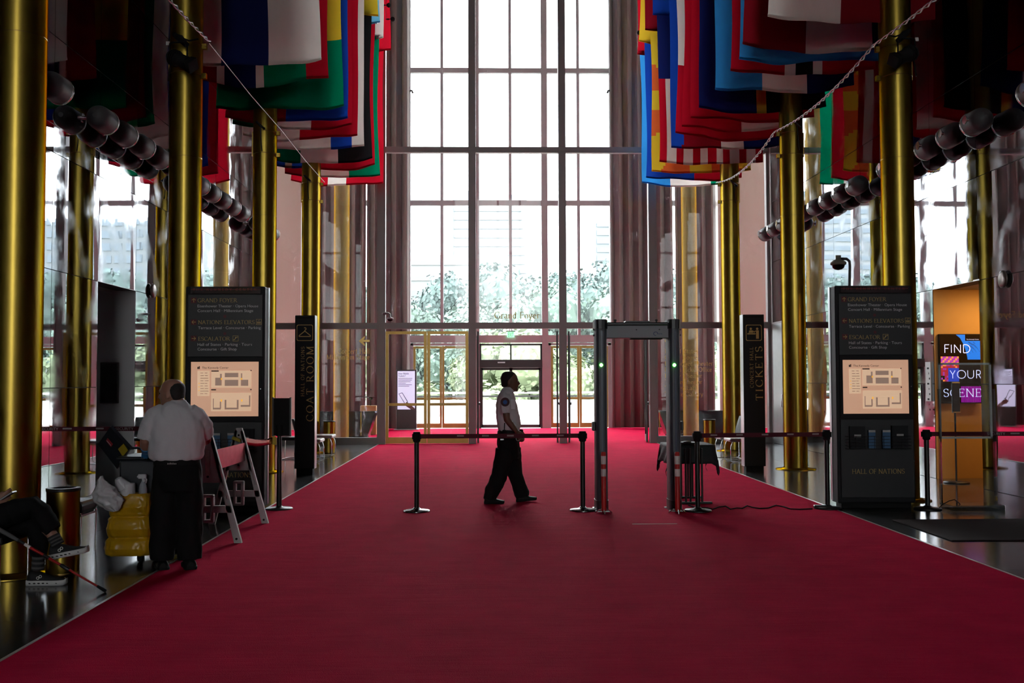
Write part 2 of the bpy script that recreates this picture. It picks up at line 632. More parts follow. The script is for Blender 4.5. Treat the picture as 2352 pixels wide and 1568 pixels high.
# ---- inner glass wall
w1 = sempty('window_1', (XC, Y1, 0))
mx1 = [XL + 0.02, XC - 3.51, XC - 1.17, XC + 1.17, XC + 3.51, XR - 0.02]
hw = [0.05, 0.105, 0.095, 0.095, 0.105, 0.05]
zt = [(2.96, 3.12), (7.535, 7.685), (12.1, 12.25), (16.6, 16.75)]
for i, x in enumerate(mx1):
    for z0, z1 in ((0, 2.96), (3.12, 7.535), (7.685, 12.1), (12.25, CEIL)):
        MB().box((x - hw[i], Y1 - .09, z0), (x + hw[i], Y1 + .09, z1)).build('mullion', M_MULL, w1)
    for q in (-1, 1):
        if 0 < i < 5:
            MB().box((x + q * hw[i] * .62 - .012, Y1 - .10, 0), (x + q * hw[i] * .62 + .012, Y1 - .09, CEIL)).build('mullion_rib', M_MULL, w1)
for z0, z1 in zt:
    tb = MB().box((XL, Y1 - .075, z0), (XR, Y1 + .075, z1)).build('transom', M_MULL, w1)
    MB().box((XL, Y1 - .085, z0 + .03), (XR, Y1 - .075, z0 + .05)).build('transom_rib', M_MULL, tb)
for i in range(5):
    xa, xb = mx1[i] + hw[i], mx1[i + 1] - hw[i + 1]
    for z0, z1 in ((3.12, 7.535), (7.685, 12.1), (12.25, 16.6)):
        MB().sheet((xa, Y1 - .006, z0), (xb, Y1 + .006, z1)).build('pane', M_PANE, w1)
    if i in (0, 4):
        MB().sheet((xa, Y1 - .006, 0.18), (xb, Y1 + .006, 2.96)).build('pane', M_PANE, w1)
        MB().box((xa, Y1 - .06, 0.0), (xb, Y1 + .06, 0.18)).build('sill', M_MULL, w1)


def door_leaf(parent, hinge, width, ang, z1=2.9, metal=None, lm=0.075, knob=True, rail=1.02, kick=0.16):
    """glazed door leaf swung about a vertical hinge; ang 0 = along +X"""
    metal = metal or M_BRONZE
    n0 = MB()
    d_ = 0.022
    lo = 0.02
    n0.box((0, -d_, lo), (lm, d_, z1)).box((width - lm, -d_, lo), (width, d_, z1)).box((lm, -d_, z1 - lm), (width - lm, d_, z1)).box((lm, -d_, lo), (width - lm, d_, lo + kick))
    Mx = Matrix.Translation(hinge) @ Matrix.Rotation(ang, 4, 'Z')
    n0.xform(Mx)
    lf = n0.build('door_leaf', metal, parent)
    MB().sheet((lm, -.005, lo + kick), (width - lm, .005, z1 - lm)).xform(Mx).build('pane', M_PANE, lf)
    MB().box((0.02, -d_ - .035, rail - .035), (width - .02, -d_ - .012, rail + .035)).box((.03, -d_ - .02, rail - .02), (.06, -d_, rail + .02)).box((width - .06, -d_ - .02, rail - .02), (width - .03, -d_, rail + .02)).xform(Mx).build('push_bar', metal, lf)
    return lf


# doors of the inner wall: left pair shut, the middle and right pairs standing open
dw = 1.10
bays = [(mx1[1] + hw[1], mx1[2] - hw[2]), (mx1[2] + hw[2], mx1[3] - hw[3]), (mx1[3] + hw[3], mx1[4] - hw[4])]
for n_, (xa, xb) in enumerate(bays):
    d = sempty('door_%d' % (n_ + 2), ((xa + xb) / 2, Y1, 0))
    hwid = (xb - xa) / 2 - 0.012
    if n_ == 0:
        door_leaf(d, (xa + .006, Y1 - .02, 0), hwid, 0)
        door_leaf(d, (xb - .006, Y1 - .02, 0), hwid, PI)
    elif n_ == 1:
        door_leaf(d, (xa + .05, Y1 + .06, 0), hwid, math.radians(91.5), metal=M_BLACK)
        door_leaf(d, (xb - .05, Y1 + .06, 0), hwid, math.radians(86), metal=M_BLACK)
    else:
        door_leaf(d, (xa + .06, Y1 + .06, 0), hwid, math.radians(84.5), metal=M_BLACK)
        door_leaf(d, (xb - .06, Y1 + .06, 0), hwid, math.radians(83), metal=M_BLACK)

# ---- the foyer beyond
FX0, FX1 = -24.0, 26.0
tag(MB().box((XL, Y1 + .1, -0.3), (XR, Y1 + .2, 0.008)).box((FX0, Y1 + .2, -0.3), (FX1, Y2 - .5, 0.008)).box((XC - 6.9, Y2 - .5, -0.3), (XC + 6.9, Y2 - .12, 0.008)).build('foyer_carpet', M_CARPET), 'red wall to wall carpet of the foyer behind the glass', 'carpet')
struct(MB().box((FX0, Y1 + .2, CEIL), (FX1, Y2 + .3, CEIL + .3)).build('ceiling_foyer', M_CEIL))
struct(MB().box((FX0, Y1 + .0, .01), (XL - .3, Y1 + .2, CEIL)).build('wall_foyer_left', M_MARBLE))
struct(MB().box((XR + .3, Y1 + .0, .01), (FX1, Y1 + .2, CEIL)).build('wall_foyer_right', M_MARBLE))
struct(MB().box((FX0 - .3, Y1, 0), (FX0, Y2 + .3, CEIL)).build('wall_foyer_far_left', M_MARBLE))
struct(MB().box((FX1, Y1, 0), (FX1 + .3, Y2 + .3, CEIL)).build('wall_foyer_far_right', M_MARBLE))

# outer glass wall: wide mullions every module, thin ones between; it runs the whole foyer
w2 = sempty('window_2', (XC, Y2, 0))
wide = [XC + MOD * (k + .5) for k in range(-9, 9)]
for x in wide:
    if FX0 < x < FX1:
        MB().box((x - .105, Y2 - .12, 0), (x + .105, Y2 + .12, CEIL)).build('mullion', M_MULL2, w2)
thin = [XC + MOD * k for k in range(-8, 9)]
for x in thin:
    z0 = 3.17
    MB().box((x - .05, Y2 - .07, z0), (x + .05, Y2 + .07, CEIL)).build('thin_mullion', M_MULL2, w2)
for z0, z1 in ((2.92, 3.17), (7.62, 7.80), (12.22, 12.39), (16.65, 16.8)):
    MB().box((FX0, Y2 - .08, z0), (FX1, Y2 + .08, z1)).build('transom', M_MULL2, w2)
for x in wide[:-1]:
    for z0, z1 in ((3.17, 7.62), (7.80, 12.22), (12.39, 16.65)):
        for h_ in range(2):
            xa = x + .105 + h_ * (MOD / 2 - .055)
            MB().sheet((xa, Y2 - .006, z0), (xa + MOD / 2 - .155, Y2 + .006, z1)).build('pane', M_PANE2, w2)
# ground storey of the outer wall: three door bays in the middle, glass elsewhere
for k, x in enumerate(wide[:-1]):
    xa, xb = x + .105, x + MOD - .105
    if k in (7, 9):
        d = sempty('door_%d' % (5 if k == 7 else 6), ((xa + xb) / 2, Y2, 0))
        MB().box((xa, Y2 - .1, 0), (xa + .09, Y2 + .1, 2.9)).box((xb - .09, Y2 - .1, 0), (xb, Y2 + .1, 2.9)).box((xa, Y2 - .1, 2.82), (xb, Y2 + .1, 2.9)).build('door_frame', M_MULL2, d)
        hwid = (xb - xa) / 2 - .095
        door_leaf(d, (xa + .092, Y2, 0), hwid, 0, z1=2.8)
        door_leaf(d, (xb - .092, Y2, 0), hwid, PI, z1=2.8)
    elif k == 8:
        d = sempty('door_7', ((xa + xb) / 2, Y2, 0))
        fr = MB()
        fr.box((xa, Y2 - .09, 0), (xa + .06, Y2 + .09, 2.88)).box((xb - .06, Y2 - .09, 0), (xb, Y2 + .09, 2.88)).box((xa, Y2 - .09, 2.82), (xb, Y2 + .09, 2.88))
        fr.box((XC - .025, Y2 - .05, 2.33), (XC + .025, Y2 + .05, 2.85))
        fr.build('door_frame', M_BLACK, d)
        hd = MB().bbox((xa, Y2 - .18, 2.06), (xb, Y2 + .09, 2.34), .015).build('door_operator', M_BLACK, d)
        MB().box((XC - .45, Y2 - .2, 2.22), (XC - .2, Y2 - .18, 2.26)).build('sensor', M_STEEL, hd)
        for q in range(2):
            x0 = xa + .06 if q == 0 else XC
            x1 = XC if q == 0 else xb - .06
            pn = MB().box((x0, Y2 - .03, 0.02), (x0 + .05, Y2 + .03, 2.06)).box((x1 - .05, Y2 - .03, .02), (x1, Y2 + .03, 2.06)).box((x0, Y2 - .03, .02), (x1, Y2 + .03, .13)).box((x0, Y2 - .03, 1.98), (x1, Y2 + .03, 2.06)).build('sliding_leaf', M_BLACK, d)
            MB().box(((x0 + x1) / 2 - .06, Y2 - .035, 1.22), ((x0 + x1) / 2 + .06, Y2 - .031, 1.245)).build('door_decal', M_BLACK, pn)
            MB().sheet((x0, Y2 - .005, 2.34), (x1, Y2 + .005, 2.82)).build('pane', M_PANE2, d)
    else:
        MB().sheet((xa, Y2 - .006, .2), (xb, Y2 + .006, 2.9)).build('pane', M_PANE2, w2)
        MB().box((xa, Y2 - .08, 0), (xb, Y2 + .08, .2)).build('sill', M_MULL2, w2)

# ---- tall folded curtains beside the middle window, marble piers further out
M_DRAPE = mat('mauve_drape', (0.20, 0.178, 0.168), 0.9, vary=.06, vscale=1.5, spec=.1)


def drape(name, label, x0, x1, y, folds, amp=0.17, top=CEIL - .1):
    b = MB()
    n = folds * 10
    zs = [0.03, 3, 6, 9, 12, top]
    rr = random.Random(int(x0 * 100))
    ph = [rr.uniform(-.8, .8) for _ in range(folds + 2)]
    rings = []
    for z in zs:
        row = []
        for i in range(n + 1):
            u = i / n
            t = u * folds * 2 * PI
            a = amp * (0.75 + 0.5 * noise.noise(Vector((u * folds * .7, x0, 0))))
            row.append(Vector((x0 + (x1 - x0) * u + 0.05 * math.sin(2 * t), y + a * math.sin(t + ph[int(u * folds)] * 0) + 0.02 * math.sin(z + t * .5), z)))
        rings.append(row)
    b.loft(rings, 0, True, False, closed=False)
    o = b.build(name, M_DRAPE)
    md = o.modifiers.new('thick', 'SOLIDIFY')
    md.thickness = 0.012
    return tag(o, label, 'curtain', 'floor to ceiling foyer curtains')


drape('foyer_curtain', 'brown curtain left of the middle window, edge beside the ticket screen', XC - 4.85, XC - 3.42, Y2 - .45, 4)
drape('foyer_curtain', 'brown curtain behind the gold arrow lettering, left of the bright slit', XC - 6.75, XC - 5.58, Y2 - .45, 4)
drape('foyer_curtain', 'dark brown curtain behind the black planter on the left', XC - 5.46, XC - 4.88, Y2 - .5, 2)
drape('foyer_curtain', 'brown curtain right of the middle window, beside the walk-through detector', XC + 3.42, XC + 4.75, Y2 - .45, 4)
drape('foyer_curtain', 'brown curtain behind the list of gold theater names on glass', XC + 4.80, XC + 5.50, Y2 - .5, 2)
drape('foyer_curtain', 'brown curtain right of the gold foyer column, behind glass lettering', XC + 5.60, XC + 6.9, Y2 - .45, 4)
for i, (xa, xb) in enumerate(((XC - 9.4, XC - 7.05), (XC + 7.05, XC + 9.4))):
    struct(MB().box((xa, Y2 - .5, .01), (xb, Y2 - .15, CEIL)).build('wall_pier_%s' % ('left', 'right')[i], M_MARBLE))

# ================================================================== OUTSIDE
struct(MB().box((-40, Y2 + .12, -0.5), (42, 47, -0.02)).build('terrace', M_STONE))
struct(MB().box((-400, 47, -9.5), (400, 900, -9)).build('ground', mat('far_ground', (0.10, 0.15, 0.06), 0.9, vary=.3, vscale=.2)))
pp = thing('terrace_parapet', 'long white terrace parapet with a dark rail outside the far glass', 'parapet', (XC, 46.4, 0))
MB().box((-40, 46.2, -.02), (42, 46.6, 0.72)).build('wall', M_WHITE, pp)
MB().box((-40, 46.3, 0.86), (42, 46.42, 0.94)).build('rail', M_BLACK, pp)
MB().box((-40, 46.25, 1.02), (42, 46.55, 1.10)).build('cap', M_WHITE, pp)
pst = None
for k in range(-16, 17):
    if pst is None:
        pst = MB().box((-.05, 46.32 - 46.4, .72), (.05, 46.48 - 46.4, 1.02)).build('post', M_WHITE, pp, local=True)
        pst.location = (k * 2.4, 0, 0)
    else:
        linkcopy(pst, pp, (k * 2.4, 0, 0))

# trees across the water: a few crowns shared by many trees
M_LEAF = [mat('foliage_%d' % i, c_, 0.9, vary=0.5, vscale=5, spec=0.1) for i, c_ in enumerate(((0.088, 0.124, 0.114), (0.104, 0.146, 0.120), (0.150, 0.185, 0.108)))]  # bluish distance haze is put into the leaf colours of the further rows
M_TRUNK = mat('bark', (0.08, 0.065, 0.05), 0.9)


def crown_mesh(seed):
    """a crown of leaf clumps, each clump facing roughly outwards, over a dark core"""
    rr = random.Random(seed)
    v, f = [], []
    blobs = []
    for k in range(20):
        a = rr.uniform(0, 2 * PI)
        h_ = rr.uniform(0.30, 0.92)
        rad = 0.30 * math.sin(PI * min(1, max(0.12, (h_ - 0.15) / 0.85))) ** .7
        blobs.append((Vector((math.cos(a) * rad * rr.uniform(.3, 1), math.sin(a) * rad * rr.uniform(.3, 1), h_)), rr.uniform(0.08, 0.15)))
    for k in range(7500):
        c0, r0 = rr.choice(blobs)
        d_ = Vector((rr.gauss(0, 1), rr.gauss(0, 1), rr.gauss(.15, 1))).normalized()
        p_ = c0 + d_ * r0 * (1 + .35 * noise.noise((c0 + d_ * r0) * 22)) * rr.uniform(.8, 1.04)
        n_ = (d_ + Vector((rr.gauss(0, .45), rr.gauss(0, .45), rr.gauss(.1, .45)))).normalized()
        a_ = n_.orthogonal().normalized()
        a_.rotate(Matrix.Rotation(rr.uniform(0, 6.28), 3, n_))
        e_ = n_.cross(a_)
        sz = rr.uniform(.007, .017)
        o_ = len(v)
        v += [p_ + a_ * sz * u + e_ * sz * w_ for u, w_ in ((-1, -.5), (.1, -1), (1, .1), (-.1, .9))]
        f.append((o_, o_ + 1, o_ + 2, o_ + 3))
    bm = bmesh.new()
    for c0, r0 in blobs:
        bmesh.ops.create_icosphere(bm, subdivisions=1, radius=r0 * .86, matrix=Matrix.Translation(c0))
    bm.verts.index_update()
    o_ = len(v)
    v += [q.co.copy() for q in bm.verts]
    f += [tuple(o_ + q.index for q in fc.verts) for fc in bm.faces]
    bm.free()
    me = bpy.data.meshes.new('crown')
    me.from_pydata(v, [], f)
    return me


CROWNS = [crown_mesh(s) for s in (3, 8, 15, 21)]
tmb = MB().tube([(0, 0, 0), (0.01, 0, .3), (0, 0.01, .6)], [.03, .022, .01], 7)
TRUNK = tmb.build('trunk', M_TRUNK)
TRUNKME = TRUNK.data
bpy.data.objects.remove(TRUNK)


def tree(x, y, z, h, wid, kind, mi, label):
    t = thing('tree', label, 'tree', (x, y, z), 'trees across the water')
    o = bpy.data.objects.new('crown', CROWNS[kind])
    C.objects.link(o)
    o.parent = t
    o.scale = (wid, wid, h)
    o.rotation_euler = (0, 0, RND.uniform(0, 6.28))
    if not o.data.materials:
        for q in M_LEAF:
            o.data.materials.append(q)
    o.material_slots[0].link = 'OBJECT'
    o.material_slots[0].material = M_LEAF[mi]
    q = bpy.data.objects.new('trunk', TRUNKME)
    C.objects.link(q)
    q.parent = t
    q.scale = (h * .6, h * .6, h * .75)
    return t


_u = ['first', 'second', 'third', 'fourth', 'fifth', 'sixth', 'seventh', 'eighth', 'ninth']
ORD = _u + ['tenth', 'eleventh', 'twelfth', 'thirteenth', 'fourteenth', 'fifteenth', 'sixteenth', 'seventeenth', 'eighteenth', 'nineteenth', 'twentieth'] + ['twenty-' + x for x in _u] + ['thirtieth'] + ['thirty-' + x for x in _u]
rr = random.Random(5)
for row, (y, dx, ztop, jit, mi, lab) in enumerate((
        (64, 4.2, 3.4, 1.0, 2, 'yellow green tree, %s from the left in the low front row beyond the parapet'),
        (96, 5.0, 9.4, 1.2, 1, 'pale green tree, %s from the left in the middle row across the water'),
        (125, 6.0, 14.2, 1.2, 0, 'tall hazy blue green tree, %s from the left in the back row across the water'))):
    n = int(y * 0.52 / dx)
    for k in range(-n, n + 1):
        x = k * dx + rr.uniform(-1.5, 1.5) + 2
        top = ztop + rr.uniform(-jit, jit)
        if row == 2 and (abs(x - 4.2) < 2.6 or 11 < x < 17):
            top += 2.6
        hh = top + 9
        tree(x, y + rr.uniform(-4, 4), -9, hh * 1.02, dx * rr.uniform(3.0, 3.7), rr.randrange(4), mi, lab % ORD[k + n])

# distant office buildings
M_BLD = mat('pale_facade', (0.085, 0.094, 0.105), 0.7)
M_BLDW = mat('facade_glass', (0.055, 0.075, 0.095), 0.3)
M_BLDB = mat('blue_facade', (0.06, 0.085, 0.11), 0.4)


def building(name, label, x0, x1, y, h, floors, body, band, poly=None, cols=0, bandh=.45):
    t = thing(name, label, 'building', ((x0 + x1) / 2, y, -9))
    if poly:
        MB().prism(poly, 'Y', y, y + 30).build('facade', body, t)
    else:
        MB().box((x0, y, -9), (x1, y + 30, h)).build('facade', body, t)
    fh = (h + 4) / floors
    bm_ = None
    for k in range(floors):
        z = -2 + fh * k
        if cols:
            cw = (x1 - x0) / cols
            for c_ in range(cols):
                if bm_ is None:
                    bm_ = MB().box((0, -.4, 0), (cw * .62, .1, fh * bandh)).build('window', band, t, local=True)
                    o = bm_
                else:
                    o = linkcopy(bm_, t, (0, 0, 0))
                o.location = (x0 + cw * (c_ + .19) - t.location.x, 0, z + 9 + fh * .25)
        else:
            e = 0
            if poly:
                e = (x1 - x0) * 0.16 * max(0, (z / h))
            MB().box((x0 + .5, y - .4, z), (x1 - .5 - e, y + .1, z + fh * bandh)).build('window_band', band, t)


p = lambda px, py, y=430: at_y(px, py, y)
a, b_ = p(1040, 480), p(1228, 480)
building('office_tower', 'tall pale glass office tower with a sloping side, hazy beyond the trees', a.x, b_.x, 430, p(1100, 455).z, 22, M_BLD, mat('haze_glass', (.07, .084, .10), .4),
         poly=[(a.x, -9), (b_.x + 3, -9), (p(1210, 480).x, p(1200, 460).z), (p(1180, 450).x, p(1180, 447).z), (a.x, p(1100, 435).z)], bandh=.3)
a, b_ = p(938, 560, 380), p(1165, 560, 380)
building('low_office_block', 'low white office block with a wide flat roof below the glass tower', a.x, b_.x, 380, p(1000, 585, 380).z, 9, mat('white_facade', (.095, .096, .102), .7), mat('grey_bands', (.074, .073, .082), .6), bandh=.35)
a, b_ = p(1368, 520), p(1420, 520)
building('slim_office_tower', 'slim blue and white office tower right of the glass tower', a.x, b_.x, 430, p(1380, 512).z, 20, M_BLD, M_BLDB, bandh=.6)
building('striped_office_block', 'white office block with broad grey stripes, mirrored in the right wall', -150, -112, 400, 78, 22, mat('white_facade2', (.14, .145, .15), .7), M_BLDW, bandh=.5)
building('grid_office_block', 'grey office block with a grid of windows, mirrored in the left wall', 108, 172, 400, 66, 14, mat('grey_facade', (.09, .098, .106), .7), M_BLDW, cols=14, bandh=.6)

# ================================================================== COLUMNS
def column(x, y, label, brackets=True, metal=None):
    metal = metal or M_BRASS
    t = thing('brass_column', label, 'column', (x, y, 0), 'brass columns along the hall')
    MB().lathe([(.212, 0), (.212, CEIL)], (x, y, 0), 40).build('shaft', metal, t)
    MB().lathe([(.36, 0.0), (.36, .012), (.25, .016), (.25, .03), (.214, .034)], (x, y, 0), 36).build('base_flange', M_BRASS, t)
    for z in (4.6, 9.2):
        MB().lathe([(.2125, z), (.2135, z + .004), (.2125, z + .008)], (x, y, 0), 36).build('joint_ring', M_BRONZE, t)
    if brackets:
        s = 1 if x < XC else -1
        for z in (5.72, 6.12):
            MB().lathe([(.214, z), (.217, z + .003), (.217, z + .012), (.214, z + .015)], (x, y, 0), 36).build('clamp_band', M_BRONZE, t)
            br = MB().box((x + s * .21 - .01, y - .03, z - .035), (x + s * .27, y + .03, z + .035)).build('cable_bracket', M_BRASS, t)
            MB().cyl((x + s * .255, y - .032, z), (x + s * .255, y - .04, z), .012, n=8).build('bolt', M_BRONZE, br)
        MB().box((x - s * .235, y - .012, 5.7), (x - s * .215, y + .012, 6.15)).build('strap', M_BRONZE, t)
    return t


lc = ['nearest brass column at the left edge of the picture, beside the seated person', 'brass column behind the left directory kiosk, carrying a black stage light',
      'second brass column from the glass wall on the left side', 'brass column behind the coat room pylon, last on the left before the glass']
for k, y in enumerate(COLY[3::-1]):
    column(CXL, y, lc[k])
rc = ['brass column behind the right directory kiosk, carrying a black stage light', 'brass column right of the tickets pylon, middle of the right row',
      'brass column left of the tickets pylon, last on the right before the glass']
for k, y in enumerate(COLY[2::-1]):
    column(CXR, y, rc[k])
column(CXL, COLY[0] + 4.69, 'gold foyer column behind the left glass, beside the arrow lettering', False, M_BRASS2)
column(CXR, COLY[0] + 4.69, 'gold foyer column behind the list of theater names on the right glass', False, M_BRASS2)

# cables strung from column to column
def twisted(name, label, p0, p1, strands=2, r=.010, pitch=.42, sag=.12):
    p0, p1 = Vector(p0), Vector(p1)
    n = int((p1 - p0).length / .06)
    t = thing(name, label, 'cable', p0)
    for s in range(strands):
        pts = []
        for i in range(n + 1):
            u = i / n
            p = p0.lerp(p1, u)
            a = 2 * PI * (u * (p1 - p0).length / pitch + s / strands)
            pts.append(p + Vector((math.cos(a) * r * 1.7, 0, math.sin(a) * r * 1.7 - sag * 4 * u * (1 - u))))
        MB().tube(pts, r, 6).build('strand', mat('silver_cable', (.40, .40, .41), .25, .9), t)
    return t


CRX, CLX = CXR - .30, CXL + .30
ys = [7.5] + COLY[2::-1]
lb = ['twisted silver cable in the top right corner, before the first right column', 'twisted silver cable hanging between the first two right columns', 'twisted silver cable sloping down to the last right column']
for k in range(3):
    twisted('twisted_cable', lb[k], (CRX - .0, ys[k], 6.17), (CRX, ys[k + 1], 6.17), sag=.10 + .06 * k)
twisted('twisted_cable', 'twisted silver cable in front of the column with the left stage light', (CLX, 8.7, 6.30), (CLX, COLY[2], 6.20))
for k, (ya, yb) in enumerate(((COLY[2], COLY[1]), (COLY[1], COLY[0]))):
    t = MB().tube([(CLX, ya, 6.17), (CLX, (ya + yb) / 2, 6.14), (CLX, yb, 6.17)], .006, 6)
    tag(t.build('steel_wire', M_STEEL), 'thin steel wire running across the %s flags on the left' % ('nearer' if k == 0 else 'further'), 'wire')


# cable grips hanging on the further columns
def cable_grip(px, py, x, y, label):
    p = at_y(px, py, y - .235)
    t = thing('cable_grip', label, 'cable grip', p, 'cable grips on columns')
    MB().tube([p + Vector((-.06, .0, .06)), p, p + Vector((.06, 0, -.05))], [.02, .026, .02], 10).ball(p + Vector((-.062, 0, .062)), .026, 10, 6).ball(p + Vector((.062, 0, -.052)), .026, 10, 6).build('grip', M_BLACK, t)
    MB().tube([p + Vector((.0, .012, -.02)), p + Vector((.01, .012, -.3)), p + Vector((.03, .012, -.46))], .009, 6).build('hanging_cord', M_BLACK, t)


cable_grip(598, 288, 0, COLY[1], 'black cable grip with a hanging cord on the second left column from the glass')
cable_grip(706, 410, 0, COLY[0], 'black cable grip with a hanging cord on the last left column')
cable_grip(1832, 286, 0, COLY[1], 'black cable grip with a hanging cord on the middle right column')
cable_grip(1686, 421, 0, COLY[0], 'black cable grip with a hanging cord on the last right column')


# black stage lights clamped to the columns behind the kiosks
def stage_light(px, py, y, s, label):
    p = at_y(px, py, y)             # middle of the lamp body
    t = thing('stage_light', label, 'spotlight', p, 'stage lights on columns')
    q = lambda a, b_, c_: p + Vector((s * a, b_, c_))
    MB().tube([q(-.10, .14, .33), q(-.02, .05, .27), q(.08, .02, .17)], [.035, .05, .035], 10).ball(q(-.12, .15, .35), .035, 10, 6).build('pipe_clamp', M_BLACKM, t)
    MB().tube([q(-.14, 0, -.02), q(-.14, 0, .18), q(-.10, 0, .2), q(.05, 0, .2), q(.09, 0, .17), q(.09, 0, -.05)], .012, 8).build('yoke', M_BLACKM, t)
    d0, d1 = q(-.16, .04, .04), q(.12, -.06, -.10)
    ax = (d1 - d0)
    body = MB().tube([d0, d0 + ax * .12, d0 + ax * .5, d0 + ax * .55, d1], [.06, .095, .10, .085, .09], 16).build('lamp_body', M_BLACKM, t)
    for k in range(3):
        c = d0 + ax * (.2 + .1 * k)
        MB().tube([c, c + ax * .03], .11, 16).build('cooling_fin', M_BLACKM, body)
    MB().tube([d1, d1 + ax * .28], [.10, .115], 4).build('colour_frame', M_BLACKM, t)
    MB().tube([q(.14, 0, -.02), q(.05, 0, .0)], .022, 8).build('focus_knob', M_BLACKM, t)
    MB().tube([q(-.13, .03, -.05), q(-.15, .03, -.2), q(-.16, .03, -.3)], .012, 6).build('power_cord', M_BLACKM, t)
    MB().tube([q(.02, .05, .27), q(.10, .05, .24), q(.22, .04, .26)], .011, 6).build('safety_cable', M_BLACKM, t)
    MB().box(q(-.185, -.01, .16), q(-.14, .01, .21)).build('tag_label', M_WHITE, t)
    return t


stage_light(414, 132, COLY[2] - .36, 1, 'black stage light clamped to the column above the left kiosk')
stage_light(2078, 122, COLY[2] - .36, -1, 'black stage light clamped to the column above the right kiosk')

# ================================================================== WALL LAMPS in rows on both mirror walls
M_DOME = mat('smoked_lamp_shell', (0.080, 0.077, 0.081), 0.5, 0.0, vary=.08, spec=.4)


def make_lamp():
    t = thing('wall_lamp', '', 'wall lamp', (0, 0, 0), 'bullet lamps in rows on the mirror walls')
    prof = []
    R_ = .172
    for k in range(1, 9):
        a = PI / 2 * k / 8
        prof.append((R_ * math.sin(a), -R_ * math.cos(a)))
    prof += [(R_, .12), (R_, .25)]
    MB().lathe(prof, (0, 0, 0), 28, axis='Y').build('shell', M_DOME, t, local=True)
    MB().lathe([(R_ - .004, .243), (R_ + .009, .244), (R_ + .009, .266), (R_ - .004, .267)], (0, 0, 0), 28, axis='Y').build('rim_ring', M_CHROME, t, local=True)
    MB().lathe([(.13, .268), (.10, .272), (.03, .274)], (0, 0, 0), 24, axis='Y').build('lens', mat('lamp_lens_glass', (.3, .28, .25), .2), t, local=True)
    arm = MB().cyl((0.16, 0, 0), (.225, 0, 0), .026, n=12).build('arm', M_CHROME, t, local=True)
    MB().cyl((.222, 0, 0), (.235, 0, 0), .065, n=20).build('wall_plate', M_CHROME, t, local=True)
    return t


LZ = at_x(216, 262, XL + .235).z
proto = make_lamp()
used = False
ordn = ['nearest', 'second', 'third', 'fourth', 'last']
for side, X, s in (('left', XL + .235, PI), ('right', XR - .235, 0)):
    for bay in range(4):
        y0 = COLY[3 - bay]
        for k in range(5):
            y = y0 + .68 + .785 * k
            if y > 25.2 or y < 11.3:
                continue
            where = ['nearest the camera', 'over the passage', 'in the middle bay', 'beside the glass'][bay]
            label = '%s bullet lamp of its bay on the %s mirror wall, %s' % (ordn[k], side, where)
            if not used:
                o, used = proto, True
                o['label'] = label
            else:
                o = copy_tree(proto, (0, 0, 0), 0, label)
            o.location = (X, y, LZ)
            if side == 'left':
                for ch in o.children:      # turn the arm to the other wall, shell keeps facing the entrance
                    if ch.name.startswith(('arm', 'wall_plate')):
                        ch.rotation_euler = (0, 0, PI)

# ================================================================== FLAGS hung in two tiers over the column rows
FC = {k: cloth('flag_' + k, c_, .46) for k, c_ in dict(
    W=(.74, .68, .63), N=(.008, .014, .10), B=(.01, .06, .42), L=(.03, .25, .62), S=(.16, .52, .80), R=(.46, .006, .02), D=(.22, .006, .014),  # the white W holds the warm lamplight in its colour
    G=(.0, .22, .10), Y=(.72, .50, .03), K=(.012, .012, .013), O=(.72, .13, .03), T=(.42, .38, .30), U=(.45, .30, .03)).items()}
FK = list(FC)


